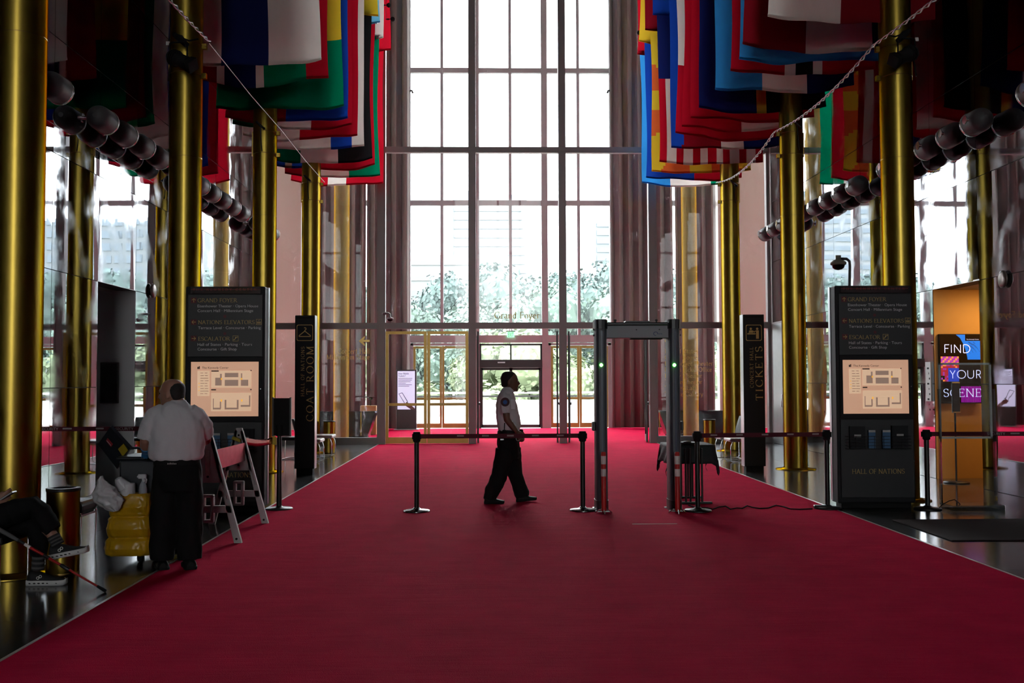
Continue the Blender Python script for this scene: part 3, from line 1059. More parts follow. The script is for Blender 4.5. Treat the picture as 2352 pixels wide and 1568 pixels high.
def flag(x0, x1, y, z0, h, pat, label, seed):
    """pat: list of (fraction, colour letter) bars left to right, or a function (u, v) -> letter"""
    rr = random.Random(seed)
    t = thing('nation_flag', label, 'flag', ((x0 + x1) / 2, y, z0), 'flags hanging over the hall')
    nu, nv = 22, 20
    us = {i / nu for i in range(nu + 1)}
    if callable(pat):
        us |= {i / 44 for i in range(45)}
        fn = pat
        vsn = 44
    else:
        vsn = nv
        acc, cuts = 0, []
        for f_, c_ in pat:
            acc += f_
            cuts.append((acc, c_))
            if acc < .999:
                us |= {acc}

        def fn(u, v):
            for a, c_ in cuts:
                if u < a:
                    return c_
            return cuts[-1][1]
    us = sorted(us)
    us = [u for i, u in enumerate(us) if i == 0 or u - us[i - 1] > 1e-4]
    vs_ = [j / vsn for j in range(vsn + 1)]
    w_ = x1 - x0
    ph, ph2 = rr.uniform(0, 6.3), rr.uniform(0, 6.3)
    lift = rr.uniform(.05, .13)
    tilt = rr.uniform(-.05, .05)
    drift = rr.uniform(-.05, .05)

    def P(u, v, back=0.0):
        # v 0 = bottom hem, 1 = top rod
        am = .055 * (1 - .75 * v)
        dy = am * math.sin(u * 9 + ph + v * 1.5) + am * .6 * math.sin(u * 19 + ph2 - v * 3)
        edge = abs(2 * u - 1) ** 2
        dz = (lift * edge + tilt * (u - .5) + .02 * math.sin(u * 8 + ph2)) * (1 - v) ** 2
        dx = (drift + .03 * math.sin(v * 5 + ph)) * (1 - v) - (u - .5) * .06 * math.sin(v * PI)
        return Vector((x0 + w_ * u + dx, y + dy + back, z0 + h * v + dz))
    b = MB()
    n = len(us)
    grid = [P(u, v) for v in vs_ for u in us]
    fs, ms = [], []
    for j in range(vsn):
        for i in range(n - 1):
            fs.append((j * n + i, j * n + i + 1, (j + 1) * n + i + 1, (j + 1) * n + i))
            ms.append(FK.index(fn((us[i] + us[i + 1]) / 2, (vs_[j] + vs_[j + 1]) / 2)))
    b.add(grid, fs, ms, True)
    b.build('cloth', [FC[k] for k in FK], t)
    hm = MB()
    g = [P(u, v, .008) for v in (0, .012) for u in us] + [P(u, v, .016) for v in (0, .012) for u in us]
    for r0 in (0, 2):
        hm.add(g[r0 * n:(r0 + 2) * n], [(i, i + 1, n + i + 1, n + i) for i in range(n - 1)], [FK.index(fn((us[i] + us[i + 1]) / 2, 0.0)) for i in range(n - 1)], True)
    hm.build('hem', [FC[k] for k in FK], t)
    MB().cyl((x0 - .05, y, z0 + h + .01), (x1 + .05, y, z0 + h + .01), .02, n=10).build('rod', M_STEEL, t)
    for xx in (x0 + .1, x1 - .1):
        MB().cyl((xx, y, z0 + h + .02), (xx, y, CEIL), .004, n=5).build('hanger_wire', M_STEEL, t)
    return t


ZF, HF = 6.50, 3.45
flx0, flx1 = -4.94, -2.64
frx0, frx1 = 3.83, 6.18
stripes13 = [(1 / 13, 'RW'[i % 2]) for i in range(13)]


def f_l3(u, v):
    return 'G' if v < .36 else 'Y'


def f_l9(u, v):
    if u < .3:
        return 'T' if .10 < u - v * .03 < .16 else 'B'
    return 'R'


def f_r9(u, v):
    if u < .13:
        return 'R' if v < .44 else ('W' if v < .86 else 'G')
    return 'R'


def f_r10(u, v):
    if u < .10 + .08 * v:
        return 'B'
    return 'D' if u < .45 else ('W' if u < .66 else 'N')


def f_r11(u, v):
    if v > .56 and u < .54:
        return 'N'
    return 'RW'[int(u * 13) % 2]


def f_r12(u, v):
    a = math.atan2(v - .5, (u - .5) * .8)
    return 'Y' if int((a + PI) / (2 * PI) * 16 + .5) % 2 == 0 else 'O'


left_flags = [
    (137, [(.33, 'W'), (.31, 'N'), (.36, 'W')], 'nearest left flag, white with a wide navy bar'),
    (184, [(.21, 'D'), (.05, 'W'), (.22, 'N'), (.06, 'W'), (.31, 'G'), (.15, 'R')], 'left flag of maroon, navy, white, green and red bars behind the white and navy one'),
    (240, f_l3, 'left flag of yellow above green, third from the camera'),
    (270, [(.5, 'D'), (.5, 'B')], 'left flag half dark red and half royal blue'),
    (287, [(.33, 'G'), (.33, 'W'), (.34, 'R')], 'left flag with green, white and red bars behind the red and blue one'),
    (312, [(.5, 'W'), (.5, 'R')], 'left flag half white and half red'),
    (334, [(.10, 'B'), (.60, 'W'), (.19, 'B'), (.11, 'W')], 'left flag with white field between blue bars'),
    (367, [(.30, 'G'), (.36, 'W'), (.34, 'K')], 'left flag with green, white and black bars'),
    (382, f_l9, 'left flag with red field and a blue and tan side bar'),
    (400, [(.33, 'D'), (.34, 'W'), (.33, 'G')], 'left flag with dark red, white and green bars, last but one'),
    (419, [(.40, 'R'), (.20, 'W'), (.40, 'R')], 'last left flag before the glass, red with a white bar'),
]
right_flags = [
    (28, [(.44, 'W'), (.56, 'D')], 'nearest right flag, white and dark red, at the top edge'),
    (100, [(.42, 'D'), (.42, 'W'), (.16, 'N')], 'right flag of dark red, white and navy near the camera'),
    (123, [(1, 'L')], 'plain light blue right flag near the camera'),
    (152, [(.37, 'R'), (.07, 'W'), (.11, 'K'), (.07, 'W'), (.38, 'R')], 'right flag red with a white edged black bar'),
    (195, [(.33, 'L'), (.34, 'W'), (.33, 'N')], 'right flag with blue, white and navy bars'),
    (245, [(.46, 'N'), (.08, 'U'), (.46, 'K')], 'right flag navy with one narrow ochre bar'),
    (265, [(1, 'R')], 'plain red right flag behind the navy and ochre one'),
    (287, [(.5, 'R'), (.5, 'W')], 'right flag half red and half white'),
    (310, f_r9, 'right flag red with a green and white edge'),
    (331, f_r10, 'right flag with blue wedge, dark red, white and navy'),
    (367, f_r11, 'right flag with red and white stripes and a blue corner'),
    (388, f_r12, 'right flag orange red with yellow rays'),
    (405, [(.5, 'B'), (.5, 'R')], 'right flag half blue and half red, last but one'),
    (420, [(.31, 'L'), (.43, 'W'), (.26, 'G')], 'last right flag before the glass, blue, white and green'),
]
FY = {}
for side, lst, xa, xb in (('left', left_flags, flx0, flx1), ('right', right_flags, frx0, frx1)):
    for i, (py, pat, lab) in enumerate(lst):
        y = (ZF + .06 - EYE.z) * F / (874 - py)
        FY.setdefault(side, []).append(y)
        flag(xa, xb, y, ZF, HF, pat, lab, 100 + i + (50 if side == 'right' else 0))
# upper tier: only the ones near the glass reach down into the picture
ZU = 9.82
for side, pats, xa, xb in (('left', [('Y', 'upper left flag, plain yellow, nearest of the upper row'), ('S', 'upper left flag, plain sky blue'), ('W', 'upper left flag, plain white'), ('R', 'upper left flag, plain red, last of the upper row')], flx0 + .1, flx1 + .14),
                           ('right', [('B', 'upper right flag, plain blue, nearest of the upper row'), ('D', 'upper right flag, dark red'), ('Y', 'upper right flag, plain yellow'), ('R', 'upper right flag, plain red, last of the upper row')], frx0 - .12, frx1 - .1)):
    for i, (c_, lab) in enumerate(pats):
        flag(xa, xb, FY[side][len(FY[side]) - 4 + i] - .09, ZU, 3.3, [(1, c_)], lab, 300 + i)


# small black ball lamps clipped along the inner edge of the upper flags
def ball_lamp(px, py, y, s, label):
    p = at_y(px, py, y)
    t = thing('ball_lamp', label, 'lamp', p, 'small ball lamps beside the upper flags')
    MB().ball(p, .058, 14, 10).build('ball', M_BLACKM, t)
    MB().cyl(p, p + Vector((-s * .17, 0, .0)), .012, n=8).ball(p + Vector((-s * .12, 0, 0)), .026, 8, 6).build('stem', M_BLACK, t)
    MB().cyl(p + Vector((-s * .17, 0, -.02)), p + Vector((-s * .17, 0, CEIL - p.z)), .005, n=5).build('drop_wire', M_STEEL, t)


ball_lamp(893, 12, FY['left'][-1] - .35, 1, 'upper of two small black ball lamps beside the left red flag')
ball_lamp(902, 44, FY['left'][-1] - .12, 1, 'lower of two small black ball lamps beside the left red flag')
ball_lamp(1494, 21, FY['right'][-2] - .3, -1, 'topmost small black ball lamp in front of the right yellow flag')
ball_lamp(1480, 51, FY['right'][-1] - .3, -1, 'middle small black ball lamp in front of the right red flag')
ball_lamp(1468, 75, FY['right'][-1] - .1, -1, 'lowest small ball lamp at the edge of the right red flag')

# ================================================================== LETTERING
def arc(cx, cy, rx, ry, a0, a1, n=14):
    return [(cx + rx * math.cos(math.radians(a0 + (a1 - a0) * i / n)), cy + ry * math.sin(math.radians(a0 + (a1 - a0) * i / n))) for i in range(n + 1)]


# upright roman letters as pen strokes: (width, strokes, serif positions, vertical ticks)
X_ = .62
GL = {
    'A': (.86, [[(.06, 0), (.42, 1)], [(.40, 1), (.78, 0)], [(.19, .36), (.62, .36)]], [(.06, 0), (.78, 0)], []),
    'C': (.80, [arc(.44, .5, .40, .5, 45, 315, 20)], [], [(.74, .80), (.74, .17)]),
    'D': (.88, [[(.14, 0), (.14, 1)], [(.14, 1), (.36, 1)] + arc(.36, .5, .42, .5, 88, -88, 18) + [(.36, 0), (.14, 0)]], [(.08, 0), (.08, 1)], []),
    'E': (.68, [[(.14, 0), (.14, 1)], [(.10, .98), (.60, .98)], [(.14, .52), (.46, .52)], [(.10, .02), (.62, .02)]], [(.1, 0), (.1, 1)], [(.60, .90), (.46, .52), (.62, .1)]),
    'F': (.62, [[(.14, 0), (.14, 1)], [(.10, .98), (.56, .98)], [(.14, .52), (.44, .52)]], [(.14, 0), (.1, 1)], [(.56, .90), (.44, .52)]),
    'G': (.86, [arc(.44, .5, .40, .5, 48, 345, 20), [(.76, .02), (.76, .40)]], [(.74, .40)], [(.72, .82)]),
    'H': (.92, [[(.15, 0), (.15, 1)], [(.77, 0), (.77, 1)], [(.15, .52), (.77, .52)]], [(.15, 0), (.15, 1), (.77, 0), (.77, 1)], []),
    'I': (.38, [[(.19, 0), (.19, 1)]], [(.19, 0), (.19, 1)], []),
    'K': (.82, [[(.15, 0), (.15, 1)], [(.70, 1), (.16, .45)], [(.32, .60), (.76, 0)]], [(.15, 0), (.15, 1), (.70, 1), (.76, 0)], []),
    'L': (.66, [[(.15, 0), (.15, 1)], [(.10, .02), (.60, .02)]], [(.15, 1), (.1, 0)], [(.60, .1)]),
    'M': (1.06, [[(.13, 0), (.16, 1)], [(.16, 1), (.53, .05)], [(.53, .05), (.90, 1)], [(.90, 1), (.92, 0)]], [(.13, 0), (.92, 0), (.12, 1), (.94, 1)], []),
    'N': (.92, [[(.13, 0), (.13, 1)], [(.13, 1), (.79, 0)], [(.79, 0), (.79, 1)]], [(.13, 0), (.10, 1), (.79, 1)], []),
    'O': (.92, [arc(.46, .5, .40, .5, 0, 360, 28)], [], []),
    'P': (.70, [[(.14, 0), (.14, 1)], [(.14, .98), (.34, .98)] + arc(.34, .74, .27, .24, 88, -88, 12) + [(.34, .5), (.14, .5)]], [(.14, 0), (.1, 1)], []),
    'R': (.82, [[(.14, 0), (.14, 1)], [(.14, .98), (.34, .98)] + arc(.34, .75, .26, .23, 88, -88, 12) + [(.34, .52), (.14, .52)], [(.38, .52), (.76, 0)]], [(.14, 0), (.1, 1), (.77, 0)], []),
    'S': (.64, [arc(.32, .75, .24, .24, 35, 270, 14) + arc(.32, .26, .25, .25, 90, -140, 14)], [], [(.53, .86), (.10, .15)]),
    'T': (.76, [[(.38, 0), (.38, 1)], [(.06, .98), (.70, .98)]], [(.38, 0)], [(.06, .90), (.70, .90)]),
    'V': (.86, [[(.06, 1), (.43, 0)], [(.43, 0), (.78, 1)]], [(.06, 1), (.78, 1)], []),
    'Y': (.80, [[(.06, 1), (.40, .48)], [(.40, .48), (.72, 1)], [(.40, .48), (.40, 0)]], [(.06, 1), (.72, 1), (.40, 0)], []),
    'a': (.52, [arc(.22, .44, .17, .17, 150, 20, 8) + [(.38, .40), (.38, .06), (.48, 0)], [(.38, .36), (.24, .33)] + arc(.22, .17, .15, .16, 100, 290, 8) + [(.38, .12)]], [], []),
    'b': (.58, [[(.12, 0), (.12, 1)], arc(.30, .31, .20, .31, 150, -150, 14)], [(.09, 1)], []),
    'c': (.50, [arc(.28, .31, .21, .31, 50, 320, 14)], [], []),
    'd': (.60, [[(.44, 0), (.44, 1)], arc(.27, .31, .20, .31, 30, 330, 14)], [(.41, 1), (.48, 0)], []),
    'e': (.54, [[(.08, .36), (.46, .36)] + arc(.27, .31, .20, .31, 10, 318, 16)], [], []),
    'f': (.38, [[(.15, 0), (.15, .75)] + arc(.29, .78, .14, .22, 180, 50, 8), [(.02, X_), (.32, X_)]], [(.15, 0)], []),
    'g': (.56, [arc(.26, .40, .18, .21, 0, 360, 16), arc(.26, -.10, .22, .17, 0, 360, 16), [(.14, .22), (.10, .10), (.30, .06)], [(.38, .54), (.54, .60)]], [], []),
    'h': (.62, [[(.13, 0), (.13, 1)], arc(.30, .40, .17, .22, 150, 0, 8) + [(.47, 0)]], [(.13, 0), (.10, 1), (.47, 0)], []),
    'i': (.30, [[(.15, 0), (.15, X_)], [(.15, .82), (.15, .90)]], [(.15, 0), (.11, X_)], []),
    'k': (.60, [[(.13, 0), (.13, 1)], [(.46, X_), (.14, .28)], [(.24, .38), (.52, 0)]], [(.13, 0), (.10, 1), (.46, X_), (.52, 0)], []),
    'l': (.30, [[(.15, 0), (.15, 1)]], [(.15, 0), (.11, 1)], []),
    'm': (.94, [[(.13, 0), (.13, X_)], arc(.29, .40, .16, .22, 150, 0, 8) + [(.45, 0)], arc(.62, .40, .17, .22, 150, 0, 8) + [(.79, 0)]], [(.13, 0), (.10, X_), (.45, 0), (.79, 0)], []),
    'n': (.62, [[(.13, 0), (.13, X_)], arc(.30, .40, .17, .22, 150, 0, 8) + [(.47, 0)]], [(.13, 0), (.10, X_), (.47, 0)], []),
    'o': (.58, [arc(.29, .31, .22, .31, 0, 360, 22)], [], []),
    'p': (.60, [[(.13, -.28), (.13, X_)], arc(.30, .31, .20, .31, 150, -150, 14)], [(.13, -.28), (.10, X_)], []),
    'r': (.46, [[(.13, 0), (.13, X_)], arc(.30, .40, .17, .22, 150, 50, 8)], [(.13, 0), (.10, X_)], []),
    's': (.44, [arc(.22, .46, .14, .15, 40, 270, 10) + arc(.22, .16, .16, .15, 90, -140, 10)], [], []),
    't': (.38, [[(.16, .84), (.16, .10)] + arc(.27, .10, .11, .10, 190, 310, 6), [(.03, X_), (.33, X_)]], [], []),
    'u': (.62, [[(.13, X_), (.13, .2)] + arc(.29, .2, .16, .2, 180, 350, 8), [(.46, X_), (.46, 0)]], [(.10, X_), (.43, X_), (.50, 0)], []),
    'v': (.56, [[(.05, X_), (.28, 0)], [(.28, 0), (.50, X_)]], [(.05, X_), (.50, X_)], []),
    'w': (.82, [[(.05, X_), (.24, 0)], [(.24, 0), (.41, X_)], [(.41, X_), (.59, 0)], [(.59, 0), (.76, X_)]], [(.05, X_), (.41, X_), (.76, X_)], []),
    'y': (.56, [[(.05, X_), (.28, 0)], [(.50, X_), (.20, -.26), (.08, -.24)]], [(.05, X_), (.50, X_)], []),
    '?': (.46, [arc(.22, .78, .17, .2, 160, -60, 10) + [(.22, .42), (.22, .28)], [(.22, .02), (.22, .1)]], [], []),
    ' ': (.36, [], [], []),
}


def serif_polys(text, gap=.06, weight=1.0, serifs=True):
    """list of quads in letter space (cap height 1), and the total width"""
    tk, tn = .115 * weight, .035 * weight
    polys, x = [], 0.0
    for ch in text:
        g = GL.get(ch, GL[' '])
        for st in g[1]:
            for i in range(len(st) - 1):
                (ax, ay), (bx, by) = st[i], st[i + 1]
                L = math.hypot(bx - ax, by - ay)
                if L < 1e-6:
                    continue
                th = math.atan2(by - ay, bx - ax)
                w_ = (tn + (tk - tn) * abs(math.sin(th - math.radians(18)))) / 2
                nx, ny = -math.sin(th) * w_, math.cos(th) * w_
                ex, ey = math.cos(th) * .008, math.sin(th) * .008
                polys.append([(x + ax + nx - ex, ay + ny - ey), (x + ax - nx - ex, ay - ny - ey), (x + bx - nx + ex, by - ny + ey), (x + bx + nx + ex, by + ny + ey)])
        if serifs:
            for sx, sy in g[2]:
                sg = .0 if sy <= 0.001 else -.035
                polys.append([(x + sx - .11, sy + sg), (x + sx + .11, sy + sg), (x + sx + .11, sy + sg + .035), (x + sx - .11, sy + sg + .035)])
            for sx, sy in g[3]:
                polys.append([(x + sx - .02, sy - .10), (x + sx + .02, sy - .10), (x + sx + .02, sy + .10), (x + sx - .02, sy + .10)])
        x += g[0] + gap
    return polys, x - gap


_sans = {}


def sans_mesh(text, size_key='H'):
    cu = bpy.data.curves.new('t', 'FONT')
    cu.body = text
    cu.size = 1
    cu.resolution_u = 3
    o = bpy.data.objects.new('t', cu)
    C.objects.link(o)
    dg = bpy.context.evaluated_depsgraph_get()
    me = bpy.data.meshes.new_from_object(o.evaluated_get(dg))
    vs_ = [v.co.copy() for v in me.vertices]
    fs = [list(p.vertices) for p in me.polygons]
    bpy.data.objects.remove(o)
    bpy.data.curves.remove(cu)
    bpy.data.meshes.remove(me)
    return vs_, fs


def sans_cap():
    if 'H' not in _sans:
        v, _ = sans_mesh('H')
        _sans['H'] = max(p.y for p in v)
    return _sans['H']


def put_text(mb, text, origin, ux, uz, width, cap, serif=True, gap=.06, weight=1.0, mi=0):
    """flat letters on the plane through origin spanned by ux (reading direction) and uz (up)"""
    origin, ux, uz = Vector(origin), Vector(ux), Vector(uz)
    if serif:
        polys, W = serif_polys(text, gap, weight)
        for q in polys:
            mb.add([origin + ux * (a / W * width) + uz * (b_ * cap) for a, b_ in q], [(0, 1, 2, 3)], mi)
    else:
        v, fs = sans_mesh(text)
        x0, x1 = min(p.x for p in v), max(p.x for p in v)
        hc = sans_cap()
        mb.add([origin + ux * ((p.x - x0) / (x1 - x0) * width) + uz * (p.y / hc * cap) for p in v], fs, mi)
    return mb


def px_text(mb, text, x0, x1, ybase, cap, y, serif=True, **k):
    """letters on the plane Y = y, from the pixel box they fill in the photograph"""
    a, b_, c_ = at_y(x0, ybase, y), at_y(x1, ybase, y), at_y(x0, ybase - cap, y)
    a.z = b_.z = (a.z + b_.z) / 2
    return put_text(mb, text, a, (1, 0, 0), (0, 0, 1), b_.x - a.x, c_.z - at_y(x0, ybase, y).z, serif, **k)


# ---- gold names on the inner glass
YG = Y1 - .012
t = thing('glass_lettering', 'gold words Grand Foyer on the glass above the middle doors', 'sign', at_y(1188, 735, YG))
px_text(MB(), 'Grand Foyer', 1136, 1240, 731, 15, YG, weight=1.15).build('letters', M_GOLD, t)
t = thing('glass_lettering', 'gold arrow with Concert Hall and Millennium Stage on the left glass', 'sign', at_y(800, 830, YG))
m = MB()
px_text(m, 'Concert Hall', 776, 849, 812, 12, YG, weight=1.1)
px_text(m, 'Millennium Stage', 750, 849, 825, 11, YG, weight=1.1)
m.build('letters', M_GOLD, t)
m = MB()
q = lambda px, py: tuple(at_y(px, py, YG))
m.add([q(824, 783), q(838, 771), q(838, 776), q(834, 781), q(834, 785), q(838, 790), q(838, 795)], [(0, 1, 2, 3, 4, 5, 6)])
m.add([q(832, 780), q(849, 780), q(849, 785), q(832, 785)], [(0, 1, 2, 3)])
m.build('arrow', M_GOLD, t)
t = thing('glass_lettering', 'gold list of halls and theaters on the right glass behind the detector', 'sign', at_y(1585, 910, YG))
m = MB()
for k, (s_, x1) in enumerate((('Hall of States', 1603), ('Opera House', 1602), ('Eisenhower Theater', 1638), ('Nations Ticket Office', 1635), ('Family Theater', 1613), ('Terrace Theater', 1613), ('Theater Lab', 1597), ('Terrace Gallery', 1615))):
    px_text(m, s_, 1527, x1, 811 + k * 14.1, 10, YG, weight=1.1)
m.build('letters', M_GOLD, t)
m = MB()
m.add([q(1551, 783), q(1537, 771), q(1537, 795)], [(0, 1, 2)]).add([q(1527, 780), q(1540, 780), q(1540, 785), q(1527, 785)], [(0, 1, 2, 3)])
m.build('arrow', M_GOLD, t)

# ================================================================== DIRECTORY KIOSKS
M_KIOSK = mat('charcoal_panel', (0.019, 0.0195, 0.0225), 0.42, vary=.06)
M_KIOSK2 = mat('charcoal_frame', (0.015, 0.0155, 0.018), 0.6, spec=.2)
M_MAROON = mat('maroon_square', (0.10, 0.006, 0.012), 0.6)
M_GOLDP = mat('dull_gold_print', (0.60, 0.42, 0.13), 0.5)
M_GREYP = mat('pale_grey_print', (0.72, 0.70, 0.71), 0.6)
M_MAP = mat('backlit_map_sheet', (0.8, 0.62, 0.5), 0.35, emit=(1.0, 0.53, 0.32), estr=0.26, vary=.05)
M_MAPL = mat('map_pale_field', (0.85, 0.7, 0.55), 0.5, emit=(1.0, 0.64, 0.40), estr=0.33)
M_MAPG = mat('map_grey_block', (0.45, 0.36, 0.3), 0.5, emit=(1.0, 0.62, 0.45), estr=0.11)
M_MAPK = mat('map_black_print', (0.02, 0.02, 0.02), 0.6)
M_MAPO = mat('map_orange_dot', (0.9, 0.45, 0.05), 0.5, emit=(1, .5, .05), estr=.5)

KY = 12.5
kl = at_y(421.5, 1168, KY)
kr = at_y(617, 1168, KY)
KX = (kl.x + kr.x) / 2
KTOP = at_y(520, 657, KY).z
ZZ = lambda py: at_y(520, py, KY).z
XX = lambda px: at_y(px, 850, KY).x
kx0, kx1 = XX(423.5), XX(603)


def make_kiosk(label):
    t = thing('directory_kiosk', label, 'kiosk', (KX, KY + .18, 0), 'directory kiosks')
    MB().bbox((kx0, KY + .02, .06), (kx1 + .02, KY + .27, KTOP), .02, seg=3).build('cabinet', M_KIOSK2, t)
    MB().box((kx0 + .05, KY + .05, 0), (kx1 - .03, KY + .24, .07)).build('plinth', M_BLACKM, t)
    hd = MB().box((XX(436), KY + .002, ZZ(674)), (XX(597), KY + .03, ZZ(658.5))).build('header_strip', mat('dark_red_glass', (0.02, 0.002, 0.004), 0.2), t)
    m = MB()
    px_text(m, 'THE KENNEDY CENTER', 443, 589, 667, 4.8, KY - .001, gap=.5, weight=.9)
    m.box((XX(437), KY - .001, ZZ(664.8)), (XX(596), KY, ZZ(664.2)))
    m.build('header_letters', mat('red_print', (0.30, 0.02, 0.02), 0.5), hd)
    sg = MB().bbox((XX(430.5), KY, ZZ(819)), (XX(602.5), KY + .03, ZZ(676)), .004, seg=1).build('sign_panel', M_KIOSK, t)
    y = KY - .002
    m = MB()
    px_text(m, 'GRAND FOYER', 454, 544.5, 693.8, 8.8, y)
    px_text(m, 'NATIONS ELEVATORS', 455, 585, 744, 8.8, y)
    px_text(m, 'ESCALATOR', 455, 528, 782, 8.8, y)
    # arrows
    for cx, cy_, an in ((445, 689.5, 90), (445, 739.5, 180), (445, 777, 0)):
        c_ = at_y(cx, cy_, y - .001)
        ca, sa = math.cos(math.radians(an)), math.sin(math.radians(an))
        u, v = Vector((ca, 0, sa)), Vector((-sa, 0, ca))
        s_ = .028
        m.add([c_ + u * a * s_ + v * b_ * s_ for a, b_ in ((-.9, -.13), (.8, -.13), (.8, .13), (-.9, .13))], [(0, 1, 2, 3)])
        for sg_ in (1, -1):
            m.add([c_ + u * a * s_ + v * b_ * s_ * sg_ for a, b_ in ((.95, 0), (.75, 0), (-.05, .75), (.1, .9))], [(0, 1, 2, 3)])
    # lift and escalator pictograms
    def frame(cx, cy_, s_):
        c_ = at_y(cx, cy_, y)
        for a0, b0, a1, b1 in ((-1, -1, 1, -.88), (-1, .88, 1, 1), (-1, -1, -.88, 1), (.88, -1, 1, 1)):
            m.box((c_.x + a0 * s_, y, c_.z + b0 * s_), (c_.x + a1 * s_, y + .001, c_.z + b1 * s_))
        return c_
    c_ = frame(594.5, 739, .035)
    for k in (-1, 0, 1):
        m.box((c_.x + k * .016 - .005, y, c_.z - .022), (c_.x + k * .016 + .005, y + .001, c_.z + .004))
    m.add([c_ + Vector((-.012, 0, .012)), c_ + Vector((-.002, 0, .012)), c_ + Vector((-.007, 0, .024))], [(0, 1, 2)])
    m.add([c_ + Vector((.002, 0, .024)), c_ + Vector((.012, 0, .024)), c_ + Vector((.007, 0, .012))], [(0, 1, 2)])
    c_ = frame(541, 777, .035)
    m.add([c_ + Vector(p) for p in ((-.028, 0, -.02), (-.012, 0, -.02), (.014, 0, .012), (.028, 0, .012), (.028, 0, .02), (.010, 0, .02), (-.016, 0, -.012), (-.028, 0, -.012))], [tuple(range(8))])
    m.box((c_.x - .006, y, c_.z + .0), (c_.x - .0, y + .001, c_.z + .022))
    m.build('gold_letters', M_GOLDP, sg)
    m = MB()
    for s_, x0, x1, yb in (('Eisenhower Theater \u00b7 Opera House', 453.7, 593, 705.5), ('Concert Hall \u00b7 Millennium Stage', 453.7, 581.5, 716.3), ('Terrace Level \u00b7 Concourse \u00b7 Parking', 455, 599, 755.5),
                           ('Hall of States \u00b7 Parking \u00b7 Tours', 453.7, 579, 793.8), ('Concourse \u00b7 Gift Shop', 453.7, 543.5, 804.5)):
        px_text(m, s_, x0, x1, yb, 6.2, y, serif=False)
    m.build('grey_letters', M_GREYP, sg)
    m = MB()
    for cx, cy_, s_ in ((445, 689.5, .035), (445, 739.5, .035), (445, 777, .035), (516.5, 726.5, .017), (516.5, 766, .017)):
        c_ = at_y(cx, cy_, KY)
        m.box((c_.x - s_, KY - .0012, c_.z - s_), (c_.x + s_, KY, c_.z + s_))
    m.build('maroon_squares', M_MAROON, sg)
    # backlit map in its frame
    fr = MB()
    x0, x1, z0, z1 = XX(430.5), XX(602.5), ZZ(966), ZZ(821)
    a0, a1, c0, c1 = XX(438), XX(594), ZZ(956), ZZ(830.5)
    fr.box((x0, KY, z0), (a0, KY + .03, z1)).box((a1, KY, z0), (x1, KY + .03, z1)).box((a0, KY, z0), (a1, KY + .03, c0)).box((a0, KY, c1), (a1, KY + .03, z1))
    fr.build('map_frame', M_KIOSK2, t)
    mp = MB().box((a0, KY + .012, c0), (a1, KY + .03, c1)).build('map_sheet', M_MAP, t)
    ym = KY + .010
    bx = lambda mb, p0, q0, p1, q1, dy=0: mb.box((XX(p0), ym - dy, ZZ(q1)), (XX(p1), ym + .001 - dy, ZZ(q0)))
    m = MB()
    bx(m, 485, 851, 577, 890)
    bx(m, 485, 902, 577, 944)
    bx(m, 453, 851, 481, 909)
    m.build('map_fields', M_MAPL, mp)
    m = MB()
    for r_ in ((494, 867, 509, 885), (505, 858, 509, 885), (516, 872, 547, 886), (516, 856, 547, 866), (553, 872, 570, 886), (553, 857, 556, 884), (489, 936, 507, 940), (489, 915, 491, 940), (505, 922, 508, 938),
               (516, 936, 548, 940), (516, 918, 520, 940), (544, 918, 548, 940), (553, 930, 575, 934), (572, 908, 575, 933)):
        bx(m, *r_, dy=.001)
    m.build('map_blocks', M_MAPG, mp)
    m = MB()
    for r_ in ((507, 868, 510, 872), (553, 868, 556, 872), (507, 917, 510, 922), (554, 917, 557, 922), (456, 879, 458, 881), (456, 887, 458, 889), (456, 895, 458, 897)):
        bx(m, *r_, dy=.002)
    m.build('map_markers', M_MAPO, mp)
    m = MB()
    px_text(m, 'The Kennedy Center', 464, 525, 846.5, 4.6, ym - .002, serif=False)
    for r_ in ((453, 842, 456, 847), (456.5, 840.5, 458.5, 847), (485, 850.5, 502, 853), (485, 893.5, 496, 896), (575, 849.5, 577.5, 852), (575, 893, 577.5, 896)):
        bx(m, *r_, dy=.002)
    for k in range(9):
        yy = 856 + k * 5.9
        bx(m, 460, yy, 466 + (k * 7) % 5, yy + .8, .002)
        bx(m, 470, yy, 476 + (k * 5) % 4, yy + .8, .002)
    m.build('map_print', M_MAPK, mp)
    # lower panel with leaflet rack
    lp = MB().bbox((XX(430.5), KY, ZZ(1152)), (XX(602.5), KY + .03, ZZ(969)), .004, seg=1).build('lower_panel', M_KIOSK, t)
    m = MB()
    px_text(m, 'HALL OF NATIONS', 453.5, 578, 1096, 11, KY - .002)
    m.build('gold_letters', M_GOLDP, lp)
    rk = MB()
    rx0, rx1, rz0, rz1 = XX(441), XX(592), ZZ(1037), ZZ(1008)
    for k in range(5):
        z = rz0 + (rz1 - rz0) * k / 4
        rk.tube([(rx0, KY, z), (rx0, KY - .07, z), (rx1, KY - .07, z), (rx1, KY, z)], .0035, 6)
    for k in range(8):
        x = rx0 + (rx1 - rx0) * k / 7
        rk.cyl((x, KY - .07, rz0), (x, KY - .07, rz1), .003, n=6)
    rk.box((rx0, KY - .07, rz0 - .004), (rx1, KY, rz0))
    rk.build('leaflet_rack', M_BLACK, t)
    M_ = [mat('leaflet_paper', (.45, .45, .44), .7), mat('leaflet_blue', (.05, .14, .28), .5), mat('leaflet_olive', (.12, .14, .06), .6)]
